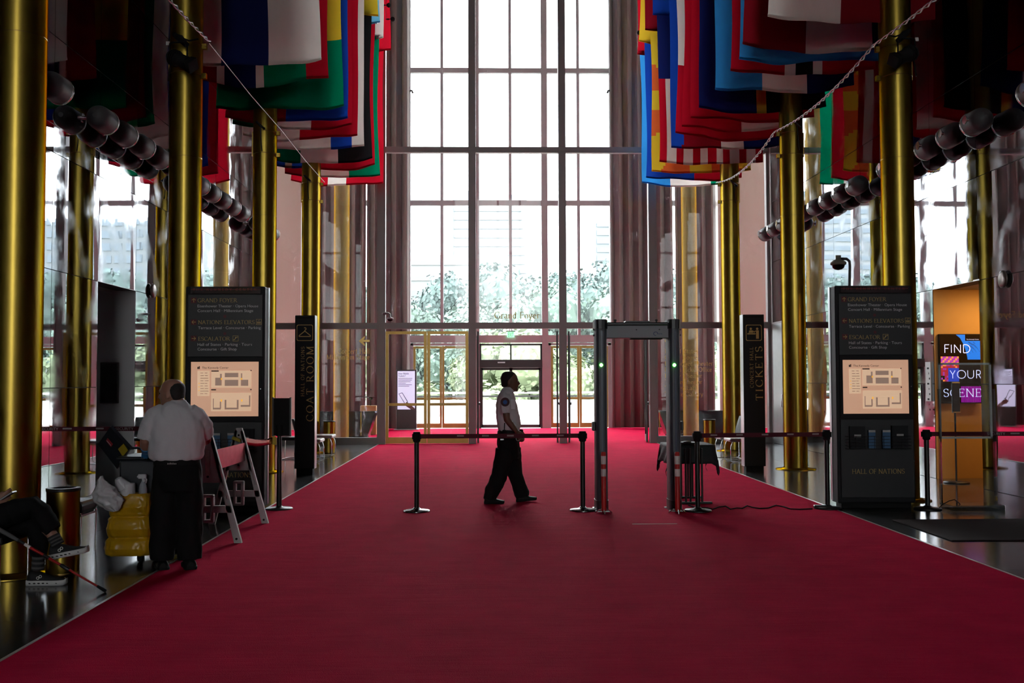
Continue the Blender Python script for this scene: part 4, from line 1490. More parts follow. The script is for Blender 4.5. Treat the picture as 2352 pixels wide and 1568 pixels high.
    for x0, x1, zt_, kind in ((449, 485, 985, 0), (493, 509, 994, 1), (526, 544, 994, 1), (548, 586, 984, 0)):
        fl = MB().box((XX(x0), KY - .05, rz0 + .004), (XX(x1), KY - .03, ZZ(zt_))).build('leaflet', M_KIOSK2 if kind == 0 else M_[1], t)
        if kind:
            MB().box((XX(x0), KY - .052, ZZ(zt_ + 5)), (XX(x1), KY - .0505, ZZ(zt_))).build('leaflet_title', M_[0], fl)
        else:
            MB().box((XX((x0 + x1) / 2 - 8), KY - .052, ZZ(zt_ + 25)), (XX((x0 + x1) / 2 + 8), KY - .0505, ZZ(zt_ + 19))).build('leaflet_title', M_[0], fl)
    MB().cyl((XX(599), KY - .008, ZZ(893)), (XX(599), KY, ZZ(893)), .008, n=10).build('lock', M_CHROME, t)
    # polished edge on the hall side
    MB().box((kx1 + .021, KY + .20, .08), (kx1 + .027, KY + .265, KTOP)).build('edge_trim', M_STEEL, t)
    MB().box((kx0 - .007, KY + .20, .08), (kx0 - .001, KY + .265, KTOP)).build('edge_trim', M_STEEL, t)
    return t


kiosk = make_kiosk('dark directory kiosk with a glowing map, partly behind the white haired man')
kr_ = at_y(2012, 850, KY).x - at_y(516.5, 850, KY).x
k2 = copy_tree(kiosk, (KX + kr_, KY + .18, 0), 0, 'dark directory kiosk with a glowing map and the words hall of nations below')

# ================================================================== SIGN PYLONS
def pylon(px0, px1, y, label, small, big, hanger, bigbox, smallbox, s):
    x0, x1 = at_y(px0, 900, y).x, at_y(px1, 900, y).x
    top = at_y(700, 724, y).z
    xc = (x0 + x1) / 2
    t = thing('sign_pylon', label, 'sign', (xc, y + .11, 0), 'tall lettered pylons')
    MB().bbox((x0, y, .10), (x1, y + .22, top), .006, seg=1).build('body', M_KIOSK2, t)
    MB().box((x0 + .03, y + .03, 0), (x1 - .03, y + .19, .1)).build('plinth', M_BLACKM, t)
    MB().box((x0 + .03, y - .003, top - .055), (x1 - .03, y, top - .03)).build('top_slot', M_BLACKM, t)
    e = x1 + .002 if s > 0 else x0 - .008
    MB().box((e, y + .005, .1), (e + .006, y + .215, top)).build('edge_trim', M_STEEL, t)
    yy = y - .003
    m = MB()
    Z = lambda py: at_y((px0 + px1) / 2, py, y).z
    Xp = lambda px: at_y(px, 900, y).x
    # rotated lettering reads upwards
    for txt, (xb, xt, yb, yt) in ((big, bigbox), (small, smallbox)):
        o_ = Vector((Xp(xb), yy, Z(yb)))
        put_text(m, txt, o_, (0, 0, 1), (-1, 0, 0), Z(yt) - Z(yb), Xp(xb) - Xp(xt), True, gap=.22, weight=1.05)
    m.build('gold_letters', M_GOLDP, t)
    # pictogram in a rounded frame
    m = MB()
    cx, cz, hs = xc - .0, Z(764), .142
    def ring(hs, wd):
        rr_ = hs * .2
        def outline(h_):
            pts = []
            for sx, sz, a0 in ((1, 1, 0), (-1, 1, 90), (-1, -1, 180), (1, -1, 270)):
                for k in range(5):
                    a_ = math.radians(a0 + 22.5 * k)
                    pts.append((cx + sx * (h_ - rr_) + rr_ * math.cos(a_), cz + sz * (h_ - rr_) + rr_ * math.sin(a_)))
            return pts
        A, B = outline(hs), outline(hs - wd)
        n = len(A)
        m.add([(a_, yy, b_) for a_, b_ in A] + [(a_, yy, b_) for a_, b_ in B], [(i, (i + 1) % n, n + (i + 1) % n, n + i) for i in range(n)])
    ring(hs, .010)
    if hanger:
        P_ = [(-.10, -.065), (-.10, -.05), (0, .03), (.10, -.05), (.10, -.065), (-.10, -.065)]
        for (ax, az), (bx_, bz) in zip(P_[:-1], P_[1:]):
            d_ = Vector((bx_ - ax, 0, bz - az)).normalized()
            n_ = Vector((-d_.z, 0, d_.x)) * .007
            a_, b_ = Vector((cx + ax, yy, cz + az)), Vector((cx + bx_, yy, cz + bz))
            m.add([a_ - n_, b_ - n_, b_ + n_, a_ + n_], [(0, 1, 2, 3)])
        hk = [(0, .03), (0, .045), (.018, .055), (.022, .075), (.008, .09), (-.012, .085)]
        for (ax, az), (bx_, bz) in zip(hk[:-1], hk[1:]):
            d_ = Vector((bx_ - ax, 0, bz - az)).normalized()
            n_ = Vector((-d_.z, 0, d_.x)) * .007
            a_, b_ = Vector((cx + ax, yy, cz + az)), Vector((cx + bx_, yy, cz + bz))
            m.add([a_ - n_, b_ - n_, b_ + n_, a_ + n_], [(0, 1, 2, 3)])
    else:
        def disc(x, z, r):
            m.add([(cx + x + r * math.cos(k * .6283), yy, cz + z + r * math.sin(k * .6283)) for k in range(10)], [tuple(range(10))])
        def bar(x0_, z0_, x1_, z1_, x2_, z2_, x3_, z3_):
            m.add([(cx + x0_, yy, cz + z0_), (cx + x1_, yy, cz + z1_), (cx + x2_, yy, cz + z2_), (cx + x3_, yy, cz + z3_)], [(0, 1, 2, 3)])
        disc(-.052, .07, .022)
        disc(.062, .07, .022)
        bar(-.09, .0, -.01, .0, -.02, .042, -.08, .042)
        bar(-.115, -.028, .03, -.028, .03, -.008, -.115, -.008)
        bar(.04, -.105, .09, -.105, .09, .042, .04, .042)
        bar(.0, .01, .05, .03, .05, .042, .0, .024)
        bar(-.02, .03, .01, .0, .018, .008, -.012, .04)
        for xq in (.052, .075):
            pass
    m.build('pictogram', M_GOLDP, t)
    return t


pylon(677, 722, 17.5, 'black pylon with gold hanger sign and coat room lettering', 'HALL OF NATIONS', 'COAT ROOM', True, (720, 704, 967, 795), (699, 691, 910, 796), 1)
pylon(1709, 1757, 17.5, 'black pylon with gold ticket desk sign and tickets lettering', 'CONCERT HALL', 'TICKETS', False, (1752, 1736, 920, 795), (1731, 1723, 890, 797), -1)

# ================================================================== CROWD BARRIERS
M_BELT = mat('maroon_belt', (0.085, 0.004, 0.014), 0.8)
M_PRINT = mat('belt_print', (0.55, 0.52, 0.52), 0.7)


def stanchion(px, pyb, label, head=True, sign=False, pytop=None):
    p = at_z(px, pyb, 0)
    p.y -= 0.0
    t = thing('stanchion', label, 'stanchion', (p.x, p.y, .008), 'black belt stanchions')
    z0 = .008 if abs(p.x - XC) < CARX else 0.0
    MB().lathe([(.165, z0), (.168, z0 + .008), (.16, z0 + .02), (.06, z0 + .03), (.035, z0 + .05)], p, 36).build('base_plate', M_BLACK if px > 1400 or px < 700 else mat('dark_chrome', (.25, .25, .27), .18, 1.0), t)
    MB().lathe([(.030, z0 + .03), (.030, .93)], p, 20).build('post', M_BLACK, t)
    if head:
        MB().lathe([(.030, .86), (.046, .875), (.046, .98), (.038, .99)], p, 16).build('belt_cassette', M_BLACKM, t)
        MB().box((p.x - .055, p.y - .03, .90), (p.x + .055, p.y + .03, .965)).build('belt_clip', M_BLACKM, t)
    return t, p


def belt(name, a, b_, label, words=None, marks=0, h=.055, sag=0.0):
    """webbing strip from a to b (centre line), with print on the side facing the camera"""
    a, b_ = Vector(a), Vector(b_)
    t = thing(name, label, 'belt', a, 'maroon security belts')
    n = 10
    u = (b_ - a)
    f_ = Vector((-u.y, u.x, 0)).normalized()
    if f_.y > 0:
        f_ = -f_
    def C_(k, dz, off):
        s_ = k / n
        return a + u * s_ + Vector((0, 0, dz - sag * 4 * s_ * (1 - s_))) + f_ * off
    rings = [[C_(k, -h / 2, 0), C_(k, h / 2, 0), C_(k, h / 2, -.003), C_(k, -h / 2, -.003)] for k in range(n + 1)]
    MB().loft(rings, 0, False, True).build('webbing', M_BELT, t)
    ux = u.normalized()
    if ux.x < 0:
        ux = -ux
        a0 = b_
    else:
        a0 = a
    if words:
        m = MB()
        for d_, wd, txt in words:
            if txt:
                put_text(m, txt, a0 + ux * d_ + f_ * .002 + Vector((0, 0, -.016)), ux, (0, 0, 1), wd, .033, False)
            else:
                for q_ in (-.004, .006):
                    p0 = a0 + ux * d_ + f_ * .002 + Vector((0, 0, q_))
                    m.add([p0, p0 + ux * wd, p0 + ux * wd + Vector((0, 0, .006)), p0 + Vector((0, 0, .006))], [(0, 1, 2, 3)])
        m.build('belt_print', M_PRINT, t)
    return t


s1, p1 = stanchion(957, 1176, 'black belt stanchion left of the walking guard')
s2, p2 = stanchion(1339, 1174, 'black belt stanchion between the guard and the metal detector')
belt('security_belt', (p1.x + .05, p1.y, .935), (p2.x - .05, p2.y, .935), 'maroon belt crossing in front of the walking guard', [(.45 + k * .31, .085, '') for k in range(5)])
s3, p3 = stanchion(1603, 1175, 'black belt stanchion in front of the cloth covered table')
s4, p4 = stanchion(1901, 1169, 'black belt stanchion at the left side of the right kiosk')
belt('security_belt', (p3.x + .05, p3.y, .935), (p4.x - .05, p4.y, .935), 'maroon belt stretched in front of the tickets pylon', [(.12 + k * .33, .085, '') for k in range(5)])
s5, p5 = stanchion(2131, 1169, 'black belt stanchion right of the right kiosk')
belt('security_belt', (p5.x + .05, p5.y, .935), (XR - .02, p5.y - .05, .935), 'maroon belt lettered security at the right edge, before the ochre passage', [(.71, .225, 'SECURITY'), (1.0, .115, '')])
pb = at_y(84, 985, 12.72)
belt('security_belt', (XL + .02, 12.72, pb.z), (KX - .55, 12.66, pb.z), 'maroon belt lettered security between the left wall and the left kiosk', [(.03, .225, 'SECURITY'), (.31, .115, ''), (.73, .10, ''), (.98, .225, 'SECURITY'), (1.28, .115, ''), (1.46, .225, 'SECURITY')])

# sign board on a post beside the left kiosk
ps = at_z(641, 1170, 0)
t = thing('sign_stand', 'black sign board on a post with round foot, beside the left kiosk', 'sign stand', (ps.x, ps.y, .008))
MB().lathe([(.17, .008), (.172, .016), (.16, .026), (.05, .034), (.035, .05)], ps, 36).build('base_plate', M_BLACK, t)
MB().lathe([(.034, .03), (.028, 1.0)], ps, 20).build('post', M_BLACK, t)
MB().lathe([(.045, .93), (.05, .95), (.05, 1.06), (.04, 1.07)], ps, 16).build('belt_cassette', M_BLACKM, t)
a = at_y(627, 1000, ps.y)
b_ = at_y(668, 914, ps.y)
MB().bbox((a.x, ps.y - .02, a.z), (b_.x, ps.y + .012, b_.z), .006, seg=1).build('board', M_BLACKM, t)
MB().box((a.x - .008, ps.y - .026, a.z - .01), (a.x + .012, ps.y + .016, b_.z + .01)).box((b_.x - .012, ps.y - .026, a.z - .01), (b_.x + .008, ps.y + .016, b_.z + .01)).build('board_frame', M_BLACK, t)

# ================================================================== WALK-THROUGH METAL DETECTOR
DY = 12.45
M_DET = mat('slate_grey_plastic', (0.055, 0.065, 0.085), 0.45, vary=.05)
M_DETB = mat('dark_slate_cap', (0.018, 0.02, 0.026), 0.4)
M_DETP = mat('pale_blue_grey_panel', (0.26, 0.28, 0.31), 0.5)
dx = lambda px: at_y(px, 1000, DY).x
dz = lambda py: at_y(1460, py, DY).z
t = thing('metal_detector', 'grey walk-through metal detector arch with two green lights on the carpet', 'metal detector', (dx(1463), DY, .008))
for s, (xa, xb, xl) in enumerate(((1366, 1394, 1381), (1533, 1561, 1549))):
    cx = (dx(xa) + dx(xb)) / 2
    hw_ = (dx(xb) - dx(xa)) / 2
    prof = []
    for k in range(24):
        a_ = 2 * PI * k / 24
        prof.append((cx + hw_ * math.copysign(abs(math.cos(a_)) ** .6, math.cos(a_)), DY + .16 * math.copysign(abs(math.sin(a_)) ** .6, math.sin(a_))))
    side = MB().prism(prof, 'Z', .14, dz(756)).build('side_panel', M_DET, t)
    MB().box((cx - .012, DY - .168, .2), (cx + .012, DY - .155, dz(760))).build('centre_groove', mat('navy_strip', (.03, .045, .09), .3), side)
    sc_ = lambda q, c0, k: (c0 + (q[0] - c0) * k, DY + (q[1] - DY) * k)
    MB().prism([sc_(q_, cx, 1.12) for q_ in prof], 'Z', dz(756), dz(736)).prism([sc_(q_, cx, 1.02) for q_ in prof], 'Z', dz(736), dz(734.5)).build('end_cap', M_DETB, t)
    MB().prism([sc_(q_, cx, 1.08) for q_ in prof], 'Z', .008, .14).build('foot', M_DETB, t)
    for e in (-1, 1):
        MB().box((cx - hw_ * 1.2, DY + e * .17 - .03, .008), (cx + hw_ * 1.2, DY + e * .17 + .03, .02)).build('floor_plate', M_STEEL, t)
    lp = at_y(xl, 838, DY - .172)
    MB().cyl((lp.x, DY - .171, lp.z), (lp.x, DY - .185, lp.z), .022, .018, n=16).build('green_light', mat('green_lamp', (.1, 1, .1), .3, emit=(0.10, 1.0, 0.08), estr=9), t)
    xe = cx - hw_ if s == 0 else cx + hw_
    dd = -1 if s == 0 else 1
    MB().bbox((min(xe, xe + dd * .035), DY - .09, dz(988)), (max(xe, xe + dd * .035), DY + .05, dz(967)), .008, seg=1).build('side_sensor', M_DETB, t)
    for yy in (757, 770):
        MB().cyl((xe, DY - .05, dz(yy)), (xe + dd * .018, DY - .05, dz(yy)), .012, n=10).build('side_knob', M_DETB, t)
ca, cb = dx(1394), dx(1533)
xb_ = MB().bbox((ca - .02, DY - .10, dz(777)), (cb + .02, DY + .10, dz(748)), .008, seg=1).build('cross_beam', M_DETP, t)
MB().bbox((ca - .03, DY - .11, dz(748)), (cb + .03, DY + .11, dz(741)), .01, seg=1).build('beam_cap', M_DETB, t)
MB().prism([(dx(1434), dz(741)), (dx(1438), dz(737.5)), (dx(1490), dz(737.5)), (dx(1494), dz(741))], 'Y', DY - .08, DY + .08).build('control_box', M_DETB, t)
for px in (1415, 1510):
    MB().cyl((dx(px), DY, dz(741)), (dx(px), DY, dz(736)), .012, n=10).cyl((dx(px), DY, dz(737)), (dx(px), DY, dz(733.5)), .02, .016, n=12).build('top_knob', M_DETB, t)
MB().box((dx(1449), DY - .09, dz(779.5)), (dx(1521), DY + .05, dz(777))).build('display_underside', M_BLACKM, t)
for px, py in ((1461, 758), (1513.5, 757.5)):
    MB().cyl((dx(px), DY - .102, dz(py)), (dx(px), DY - .105, dz(py)), .008, n=10).build('screw', M_BLACK, xb_)
m = MB()
px_text(m, 'ceia', 1509, 1521, 767.5, 3.6, DY - .1025, serif=False)
c_ = at_y(1506, 766, DY - .1025)
m.add([(c_.x + (r_) * math.cos(k * PI / 9), DY - .1025, c_.z + (r_ - .004) * math.sin(k * PI / 9)) for r_ in (.03, .023) for k in range(15)], [(k, k + 1, 15 + k + 1, 15 + k) for k in range(14)])
m.build('maker_mark', mat('navy_print', (.03, .05, .16), .5), xb_)


# red and white striped marker posts in front of the detector legs
def marker_post(px, label):
    p = at_z(px, 1179, .008)
    t = thing('marker_post', label, 'marker post', p, 'red and white marker posts')
    top = at_y(px, 1039, p.y).z
    cuts = [(.035, 0), (at_y(px, 1095, p.y).z, 0), (at_y(px, 1078, p.y).z, 1), (at_y(px, 1067, p.y).z, 0), (at_y(px, 1048, p.y).z, 1), (top, 0)]
    MB().lathe([(.030, .03), (.030, top - .01), (.022, top)], p, 20).build('tube', mat('signal_red', (0.50, 0.012, 0.012), 0.45), t)
    for za, zb in ((1095, 1078), (1067, 1048)):
        MB().lathe([(.0305, at_y(px, za, p.y).z), (.0312, at_y(px, za, p.y).z + .002), (.0312, at_y(px, zb, p.y).z - .002), (.0305, at_y(px, zb, p.y).z)], p, 20).build('white_band', mat('reflective_white', (0.72, 0.72, 0.7), 0.4), t)
    for a_ in (20, 160, 270, 90):
        c_, s_ = math.cos(math.radians(a_)), math.sin(math.radians(a_))
        MB().tube([p + Vector((0, 0, .05)), p + Vector((c_ * .06, s_ * .06, .045)), p + Vector((c_ * .11, s_ * .11, .004))], .007, 6).build('foot_leg', M_CHROME, t)


marker_post(1387, 'striped red and white post before the left leg of the detector')
marker_post(1556.5, 'striped red and white post before the right leg of the detector')

# ================================================================== TABLE WITH BLACK CLOTH
ty0, ty1 = 13.1, 13.75
tz = .76
tx0, tx1 = at_y(1538, 1035, ty0).x, at_y(1641, 1035, ty0).x
t = thing('folding_table', 'folding table with two column legs under a short black cloth', 'table', ((tx0 + tx1) / 2, 13.4, .008))
MB().bbox((tx0, ty0, tz - .03), (tx1, ty1, tz), .005, seg=1).build('table_top', M_BLACK, t)
for yy in (13.0, 13.62):
    for xx in (tx0 + .22, tx1 - .22):
        MB().cyl((xx - .03, yy, .03), (xx - .03, yy, tz - .03), .014, n=10).cyl((xx + .03, yy, .03), (xx + .03, yy, tz - .03), .014, n=10).build('leg', M_BLACK, t)
    MB().bbox((tx0 + .06, yy - .03, .008), (tx1 - .06, yy + .03, .035), .006, seg=1).build('foot_bar', M_BLACK, t)
# cloth: top sheet plus drops that hang lower at the corners
m = MB()
N = 28
def cl(u, v):
    # u, v in 0..1 over a square larger than the top
    ex = .30
    w_, d_ = tx1 - tx0, ty1 - ty0
    X = tx0 - ex + (w_ + 2 * ex) * u
    Y = ty0 - ex + (d_ + 2 * ex) * v
    ox = max(tx0 - X, 0, X - tx1)
    oy = max(ty0 - Y, 0, Y - ty1)
    px_, py_ = min(max(X, tx0), tx1), min(max(Y, ty0), ty1)
    drop = math.hypot(ox, oy)
    sx = (-1 if X < tx0 else 1) if ox > 0 else 0
    sy = (-1 if Y < ty0 else 1) if oy > 0 else 0
    fl = .05 * drop
    wob = .03 * math.sin(u * 25 + v * 19) * min(1, drop * 4)
    corner = min(ox, oy) / ex
    return Vector((px_ + sx * (.012 + fl + wob * .6 + .015 * corner), py_ + sy * (.012 + fl * .6 + wob * .5), tz + .006 - drop * (.82 if not corner else .95)))
grid = [cl(i / N, j / N) for j in range(N + 1) for i in range(N + 1)]
m.add(grid, [(j * (N + 1) + i, j * (N + 1) + i + 1, (j + 1) * (N + 1) + i + 1, (j + 1) * (N + 1) + i) for j in range(N) for i in range(N)], 0, True)
co = m.build('table_cloth', mat('black_green_cloth', (0.012, 0.018, 0.019), 0.75, vary=.2))
sd = co.modifiers.new('thick', 'SOLIDIFY')
sd.thickness = .004
tag(co, 'short black cloth with hanging corners on the table by the detector', 'cloth')
pt = at_z(1578, 1018.5, tz + .014)
t = thing('round_tray', 'black round tray lying on the black cloth', 'tray', pt)
MB().lathe([(.10, 0), (.15, .012), (.155, .02), (.15, .022), (.10, .012), (.01, .011)], pt, 28).build('dish', M_BLACK, t)
MB().lathe([(.06, .012), (.055, .03), (.01, .034)], pt, 20).build('lid_knob', M_BLACK, t)

# black power lead with its box, running to the right stanchion
pts = []
for i, (px, py) in enumerate(((1582, 1160), (1598, 1165), (1625, 1166), (1637, 1169), (1650, 1164), (1667, 1162), (1678, 1169), (1692, 1166), (1705, 1167), (1716, 1161), (1730, 1165), (1745, 1167), (1765, 1166), (1782, 1160), (1800, 1163), (1815, 1168), (1835, 1169), (1866, 1168))):
    p = at_z(px, py, .016)
    pts.append(p)
m = MB().tube(pts, .008, 6)
t = thing('power_lead', 'thin black power lead snaking over the carpet right of the table', 'cable', pts[-1])
m.build('lead', M_BLACKM, t)
p = at_z(1884, 1168, .008)
MB().bbox((p.x - .08, p.y - .03, .008), (p.x + .08, p.y + .03, .055), .008, seg=1).build('adapter_box', M_BLACK, t)
a, b_ = at_z(1452, 1203, .009), at_z(1556, 1203, .009)
tag(MB().box((a.x, a.y - .008, .008), (b_.x, a.y + .008, .0095)).build('floor_tape', mat('white_tape', (.6, .55, .55), .6)), 'thin white tape line on the carpet before the detector', 'tape')

# ================================================================== WHITE A-FRAME BARRICADE
M_BARR = mat('worn_white_plastic', (0.46, 0.45, 0.46), 0.55, vary=.22, vscale=9)
f1 = at_z(556, 1246, .008)
f2 = at_z(617, 1201, .008)
bx_ = (f1.x + f2.x) / 2 - .30
t = thing('a_frame_barricade', 'worn white A-frame barricade with a reflective board, behind the man with the cart', 'barricade', (bx_, (f1.y + f2.y) / 2, 0))


def a_frame(yc, xc_, toe, h=1.09):
    half = toe - xc_
    m = MB()
    th = .022
    legw = .055
    def slab(poly):
        m.prism(poly, 'Y', yc - th, yc + th)
    # two legs
    for s_ in (-1, 1):
        z0 = .008 if s_ > 0 else 0.0
        slab([(xc_ + s_ * half, z0), (xc_ + s_ * (half - .075), z0), (xc_ + s_ * .015, h - .03), (xc_ + s_ * .045, h - .03), (xc_ + s_ * .07, h - .12)])
    # top gusset
    slab([(xc_ - .045, h - .05), (xc_ - .035, h), (xc_ + .035, h), (xc_ + .045, h - .05), (xc_ + .155, h - .48), (xc_ - .155, h - .48)])
    # cross bar and the stacking loop
    slab([(xc_ - .24, .31), (xc_ + .24, .31), (xc_ + .225, .38), (xc_ - .225, .38)])
    fr_ = m.build('end_frame', M_BARR, t)
    lo, hi, wd = .21, .49, .055
    l = MB()
    for (xa, za, xb, zb) in ((-.06, lo, -.028, hi), (.028, lo, .06, hi), (-.06, lo, .06, lo + .03), (-.06, hi - .03, .06, hi)):
        l.bbox((xc_ + xa, yc - .034, za), (xc_ + xb, yc + .034, zb), .008, seg=1)
    l.build('stacking_loop', M_BARR, fr_)
    for s_ in (-1, 1):
        z_a, z_b = .78, .45
        pa = Vector((xc_ + s_ * (half - .03 - (half - .07) * z_a / h), yc - th - .004, z_a))
        pb_ = Vector((xc_ + s_ * (half - .03 - (half - .07) * z_b / h), yc - th - .004, z_b))
        MB().tube([pa, pb_], .012, 8).build('leg_rib', M_BARR, fr_)
    bl = MB()
    for z_, x_ in ((h - .08, 0), (h - .42, 0), (.05, half - .05)):
        bl.cyl((xc_ + x_, yc - th - .002, z_), (xc_ + x_, yc - th - .007, z_), .012, n=10)
    bl.build('bolt_hole', M_BLACKM, fr_)
    return fr_


a_frame(f1.y, f1.x - .34, f1.x)
a_frame(f2.y, f2.x - .34, f2.x)
xc1, xc2 = f1.x - .34, f2.x - .34
M_REFL = mat('red_white_reflective_sheet', (0.50, 0.16, 0.20), 0.25, 0.4, vary=.3, vscale=7)
bd = MB().box((xc1 + .035, f1.y + .03, .72), (xc2 + .06, f2.y - .03, .925)).build('board', M_REFL, t)
MB().bbox((xc1 - .025, f1.y - .034, .68), (xc1 + .025, f1.y - .022, .94), .005, seg=1).build('board_bracket', mat('rusty_white', (.5, .42, .4), .6, vary=.4, vscale=20), t)

# reflective ribbon tied from the barricade to the kiosk's side, and its yellow tape
a = Vector((xc2 + .03, f2.y - .03, at_y(552, 1010, f2.y).z))
b_ = Vector((at_y(622, 1010, KY).x + .02, KY + .05, at_y(622, 1012, KY).z))
t = thing('reflective_ribbon', 'shiny red and silver ribbon tied between barricade and left kiosk', 'tape', a)
n = 12
rings = []
for k in range(n + 1):
    u = k / n
    p = a.lerp(b_, u) + Vector((0, 0, -.035 * 4 * u * (1 - u)))
    rings.append([p + Vector((0, .0, .045)), p + Vector((0, -.012, .0)), p + Vector((0, -.03, -.035)), p + Vector((0, -.026, -.035)), p + Vector((0, -.008, 0)), p + Vector((0, .004, .045))])
MB().loft(rings, 0, True, True).build('ribbon', mat('metallic_red_ribbon', (0.45, 0.12, 0.10), 0.2, 0.9, vary=.5, vscale=12), t)
M_YT = mat('yellow_tape', (0.55, 0.42, 0.02), 0.5)
MB().box(b_ + Vector((.0, -.05, -.05)), b_ + Vector((.05, -.035, .05))).build('yellow_tape', M_YT, t)
MB().cbox(a + Vector((-.05, .0, .01)), (.10, .06, .035), 0, Matrix.Rotation(.35, 3, 'Y')).build('yellow_tape', M_YT, t)

# ================================================================== BRASS BINS
def brass_bin(px, pyb, label, w_px=None):
    p = at_z(px, pyb, 0)
    t = thing('brass_bin', label, 'bin', p, 'brass cylinder bins')
    MB().lathe([(.132, 0), (.132, .70)], p, 36).build('body', M_BRASS, t)
    MB().lathe([(.136, .70), (.138, .705), (.138, .725), (.10, .728), (.095, .71)], p, 36).build('lid_ring', M_BLACK, t)
    MB().lathe([(.134, .0), (.136, .004), (.136, .02), (.134, .024)], p, 36).build('foot_ring', M_BRONZE, t)


brass_bin(143, 1318, 'brass cylinder bin beside the seated person at left')
brass_bin(756, 1040, 'brass cylinder bin behind the coat room pylon')
brass_bin(1630, 1036, 'brass cylinder bin behind the black cloth table')

# ================================================================== CHAIRS AND BENCHES
M_SEAT = mat('black_leather', (0.014, 0.013, 0.013), 0.35)
M_SEATR = mat('dark_red_cloth', (0.10, 0.01, 0.018), 0.8)
M_SEATW = mat('white_vinyl', (0.62, 0.6, 0.58), 0.4)


def bench_chair(loc, rz, label, seatm, backm, back=True):
    """upholstered seat on a bent wire sled base, with a shell back"""
    t = thing('sled_chair', label, 'chair', loc, 'wire sled chairs along the walls')
    M4 = Matrix.Translation(loc) @ Matrix.Rotation(rz, 4, 'Z')
    w_ = .27
    se = MB().bbox((-w_, -.26, .40), (w_, .26, .47), .03, seg=3).xform(M4).build('seat', seatm, t)
    if back:
        bk = MB()
        rings = []
        for k in range(7):
            z = .47 + .40 * k / 6
            yb_ = .24 + .10 * (k / 6) ** 1.3
            row = []
            for j in range(9):
                u = -1 + j / 4
                row.append(Vector((u * w_ * (1 - .08 * (k / 6) ** 3), yb_ - .07 * u * u, z)))
            for j in range(8, -1, -1):
                u = -1 + j / 4
                row.append(Vector((u * w_ * (1 - .08 * (k / 6) ** 3), yb_ + .035 - .07 * u * u, z)))
            rings.append(row)
        bk.loft(rings, 0, True, True).xform(M4).build('backrest', backm, t)
    for s_ in (-1, 1):
        x = s_ * (w_ - .03)
        MB().tube([(x, .22, .42), (x, -.20, .41), (x, -.24, .30), (x, -.24, .03), (x, -.20, .012), (x, .22, .012), (x, .26, .03), (x, .25, .40)], .009, 8).xform(M4).build('sled_leg', M_CHROME, t)
    MB().cyl((-w_ + .03, .2, .012), (w_ - .03, .2, .012), .008, n=8).cyl((-w_ + .03, -.2, .40), (w_ - .03, -.2, .40), .008, n=8).xform(M4).build('stretcher', M_CHROME, t)
    return t


def on_floor(px, py):
    p = at_z(px, py, 0)
    return (p.x, p.y, 0)


bench_chair((-4.10, 21.0, 0), PI / 2 - .1, 'dark red backed chair left of the coat room pylon', M_SEAT, M_SEATR)
bench_chair((-3.62, 20.2, 0), PI / 2, 'chair with shiny seat between the pylon and the brass bin', M_SEATW, M_SEAT)
bench_chair((-3.62, 21.7, 0), PI / 2, 'chair with shiny seat right of the brass bin on the left', M_SEATW, M_SEAT)
bench_chair((4.95, 20.5, 0), -PI / 2, 'chair with shiny seat and black back, left of the tickets pylon', M_SEATW, M_SEAT)
bench_chair((4.97, 19.75, 0), -PI / 2, 'black backed chair close behind the tickets pylon', M_SEATW, M_SEAT)

# stool behind the near bin
p = at_z(172, 1264, 0)
t = thing('padded_stool', 'black padded stool with thin legs behind the near brass bin', 'stool', (p.x, p.y, 0))
MB().bbox((p.x - .22, p.y - .20, .36), (p.x + .14, p.y + .20, .49), .045, seg=3).build('cushion', M_SEAT, t)
for a_, b_ in ((-.2, -.18), (.125, -.18), (-.2, .18), (.125, .18)):
    MB().cyl((p.x + a_, p.y + b_, 0), (p.x + a_, p.y + b_, .38), .008, n=8).build('leg', M_CHROME, t)
MB().box((p.x - .21, p.y - .19, .345), (p.x + .135, p.y + .19, .365)).build('seat_rail', M_CHROME, t)

# ================================================================== FOYER FURNITURE
M_GLOSSK = mat('gloss_black', (0.006, 0.006, 0.007), 0.15, spec=.3)


def planter(px0, px1, pyt, pyb, label, taper):
    y = 28.6
    x0, x1 = at_y(px0, pyb, y).x, at_y(px1, pyb, y).x
    z0, z1 = at_y(px0, pyb, y).z, at_y(px0, pyt, y).z
    z0 = .05
    t = thing('black_counter', label, 'counter', ((x0 + x1) / 2, y + .3, .008))
    if taper > 0:
        poly = [(x0, z0), (x1 - .22, z0), (x1, z1 - .05), (x1 - .02, z1), (x0, z1)]
    else:
        poly = [(x0 + .22, z0), (x1, z0), (x1, z1), (x0 + .02, z1), (x0, z1 - .05)]
    MB().prism(poly, 'Y', y, y + .6).build('body', M_GLOSSK, t)
    MB().box((min(x0, x1) + .25, y + .06, .008), (max(x0, x1) - .25, y + .54, .06)).build('plinth', M_BLACKM, t)
    e = x1 if taper > 0 else x0
    MB().box((e - .02 if taper < 0 else e - .42, y - .006, z0 + .02), (e - .0 if taper < 0 else e - .40, y, z1 - .02)).build('brass_inlay', M_BRASS, t)
    return t


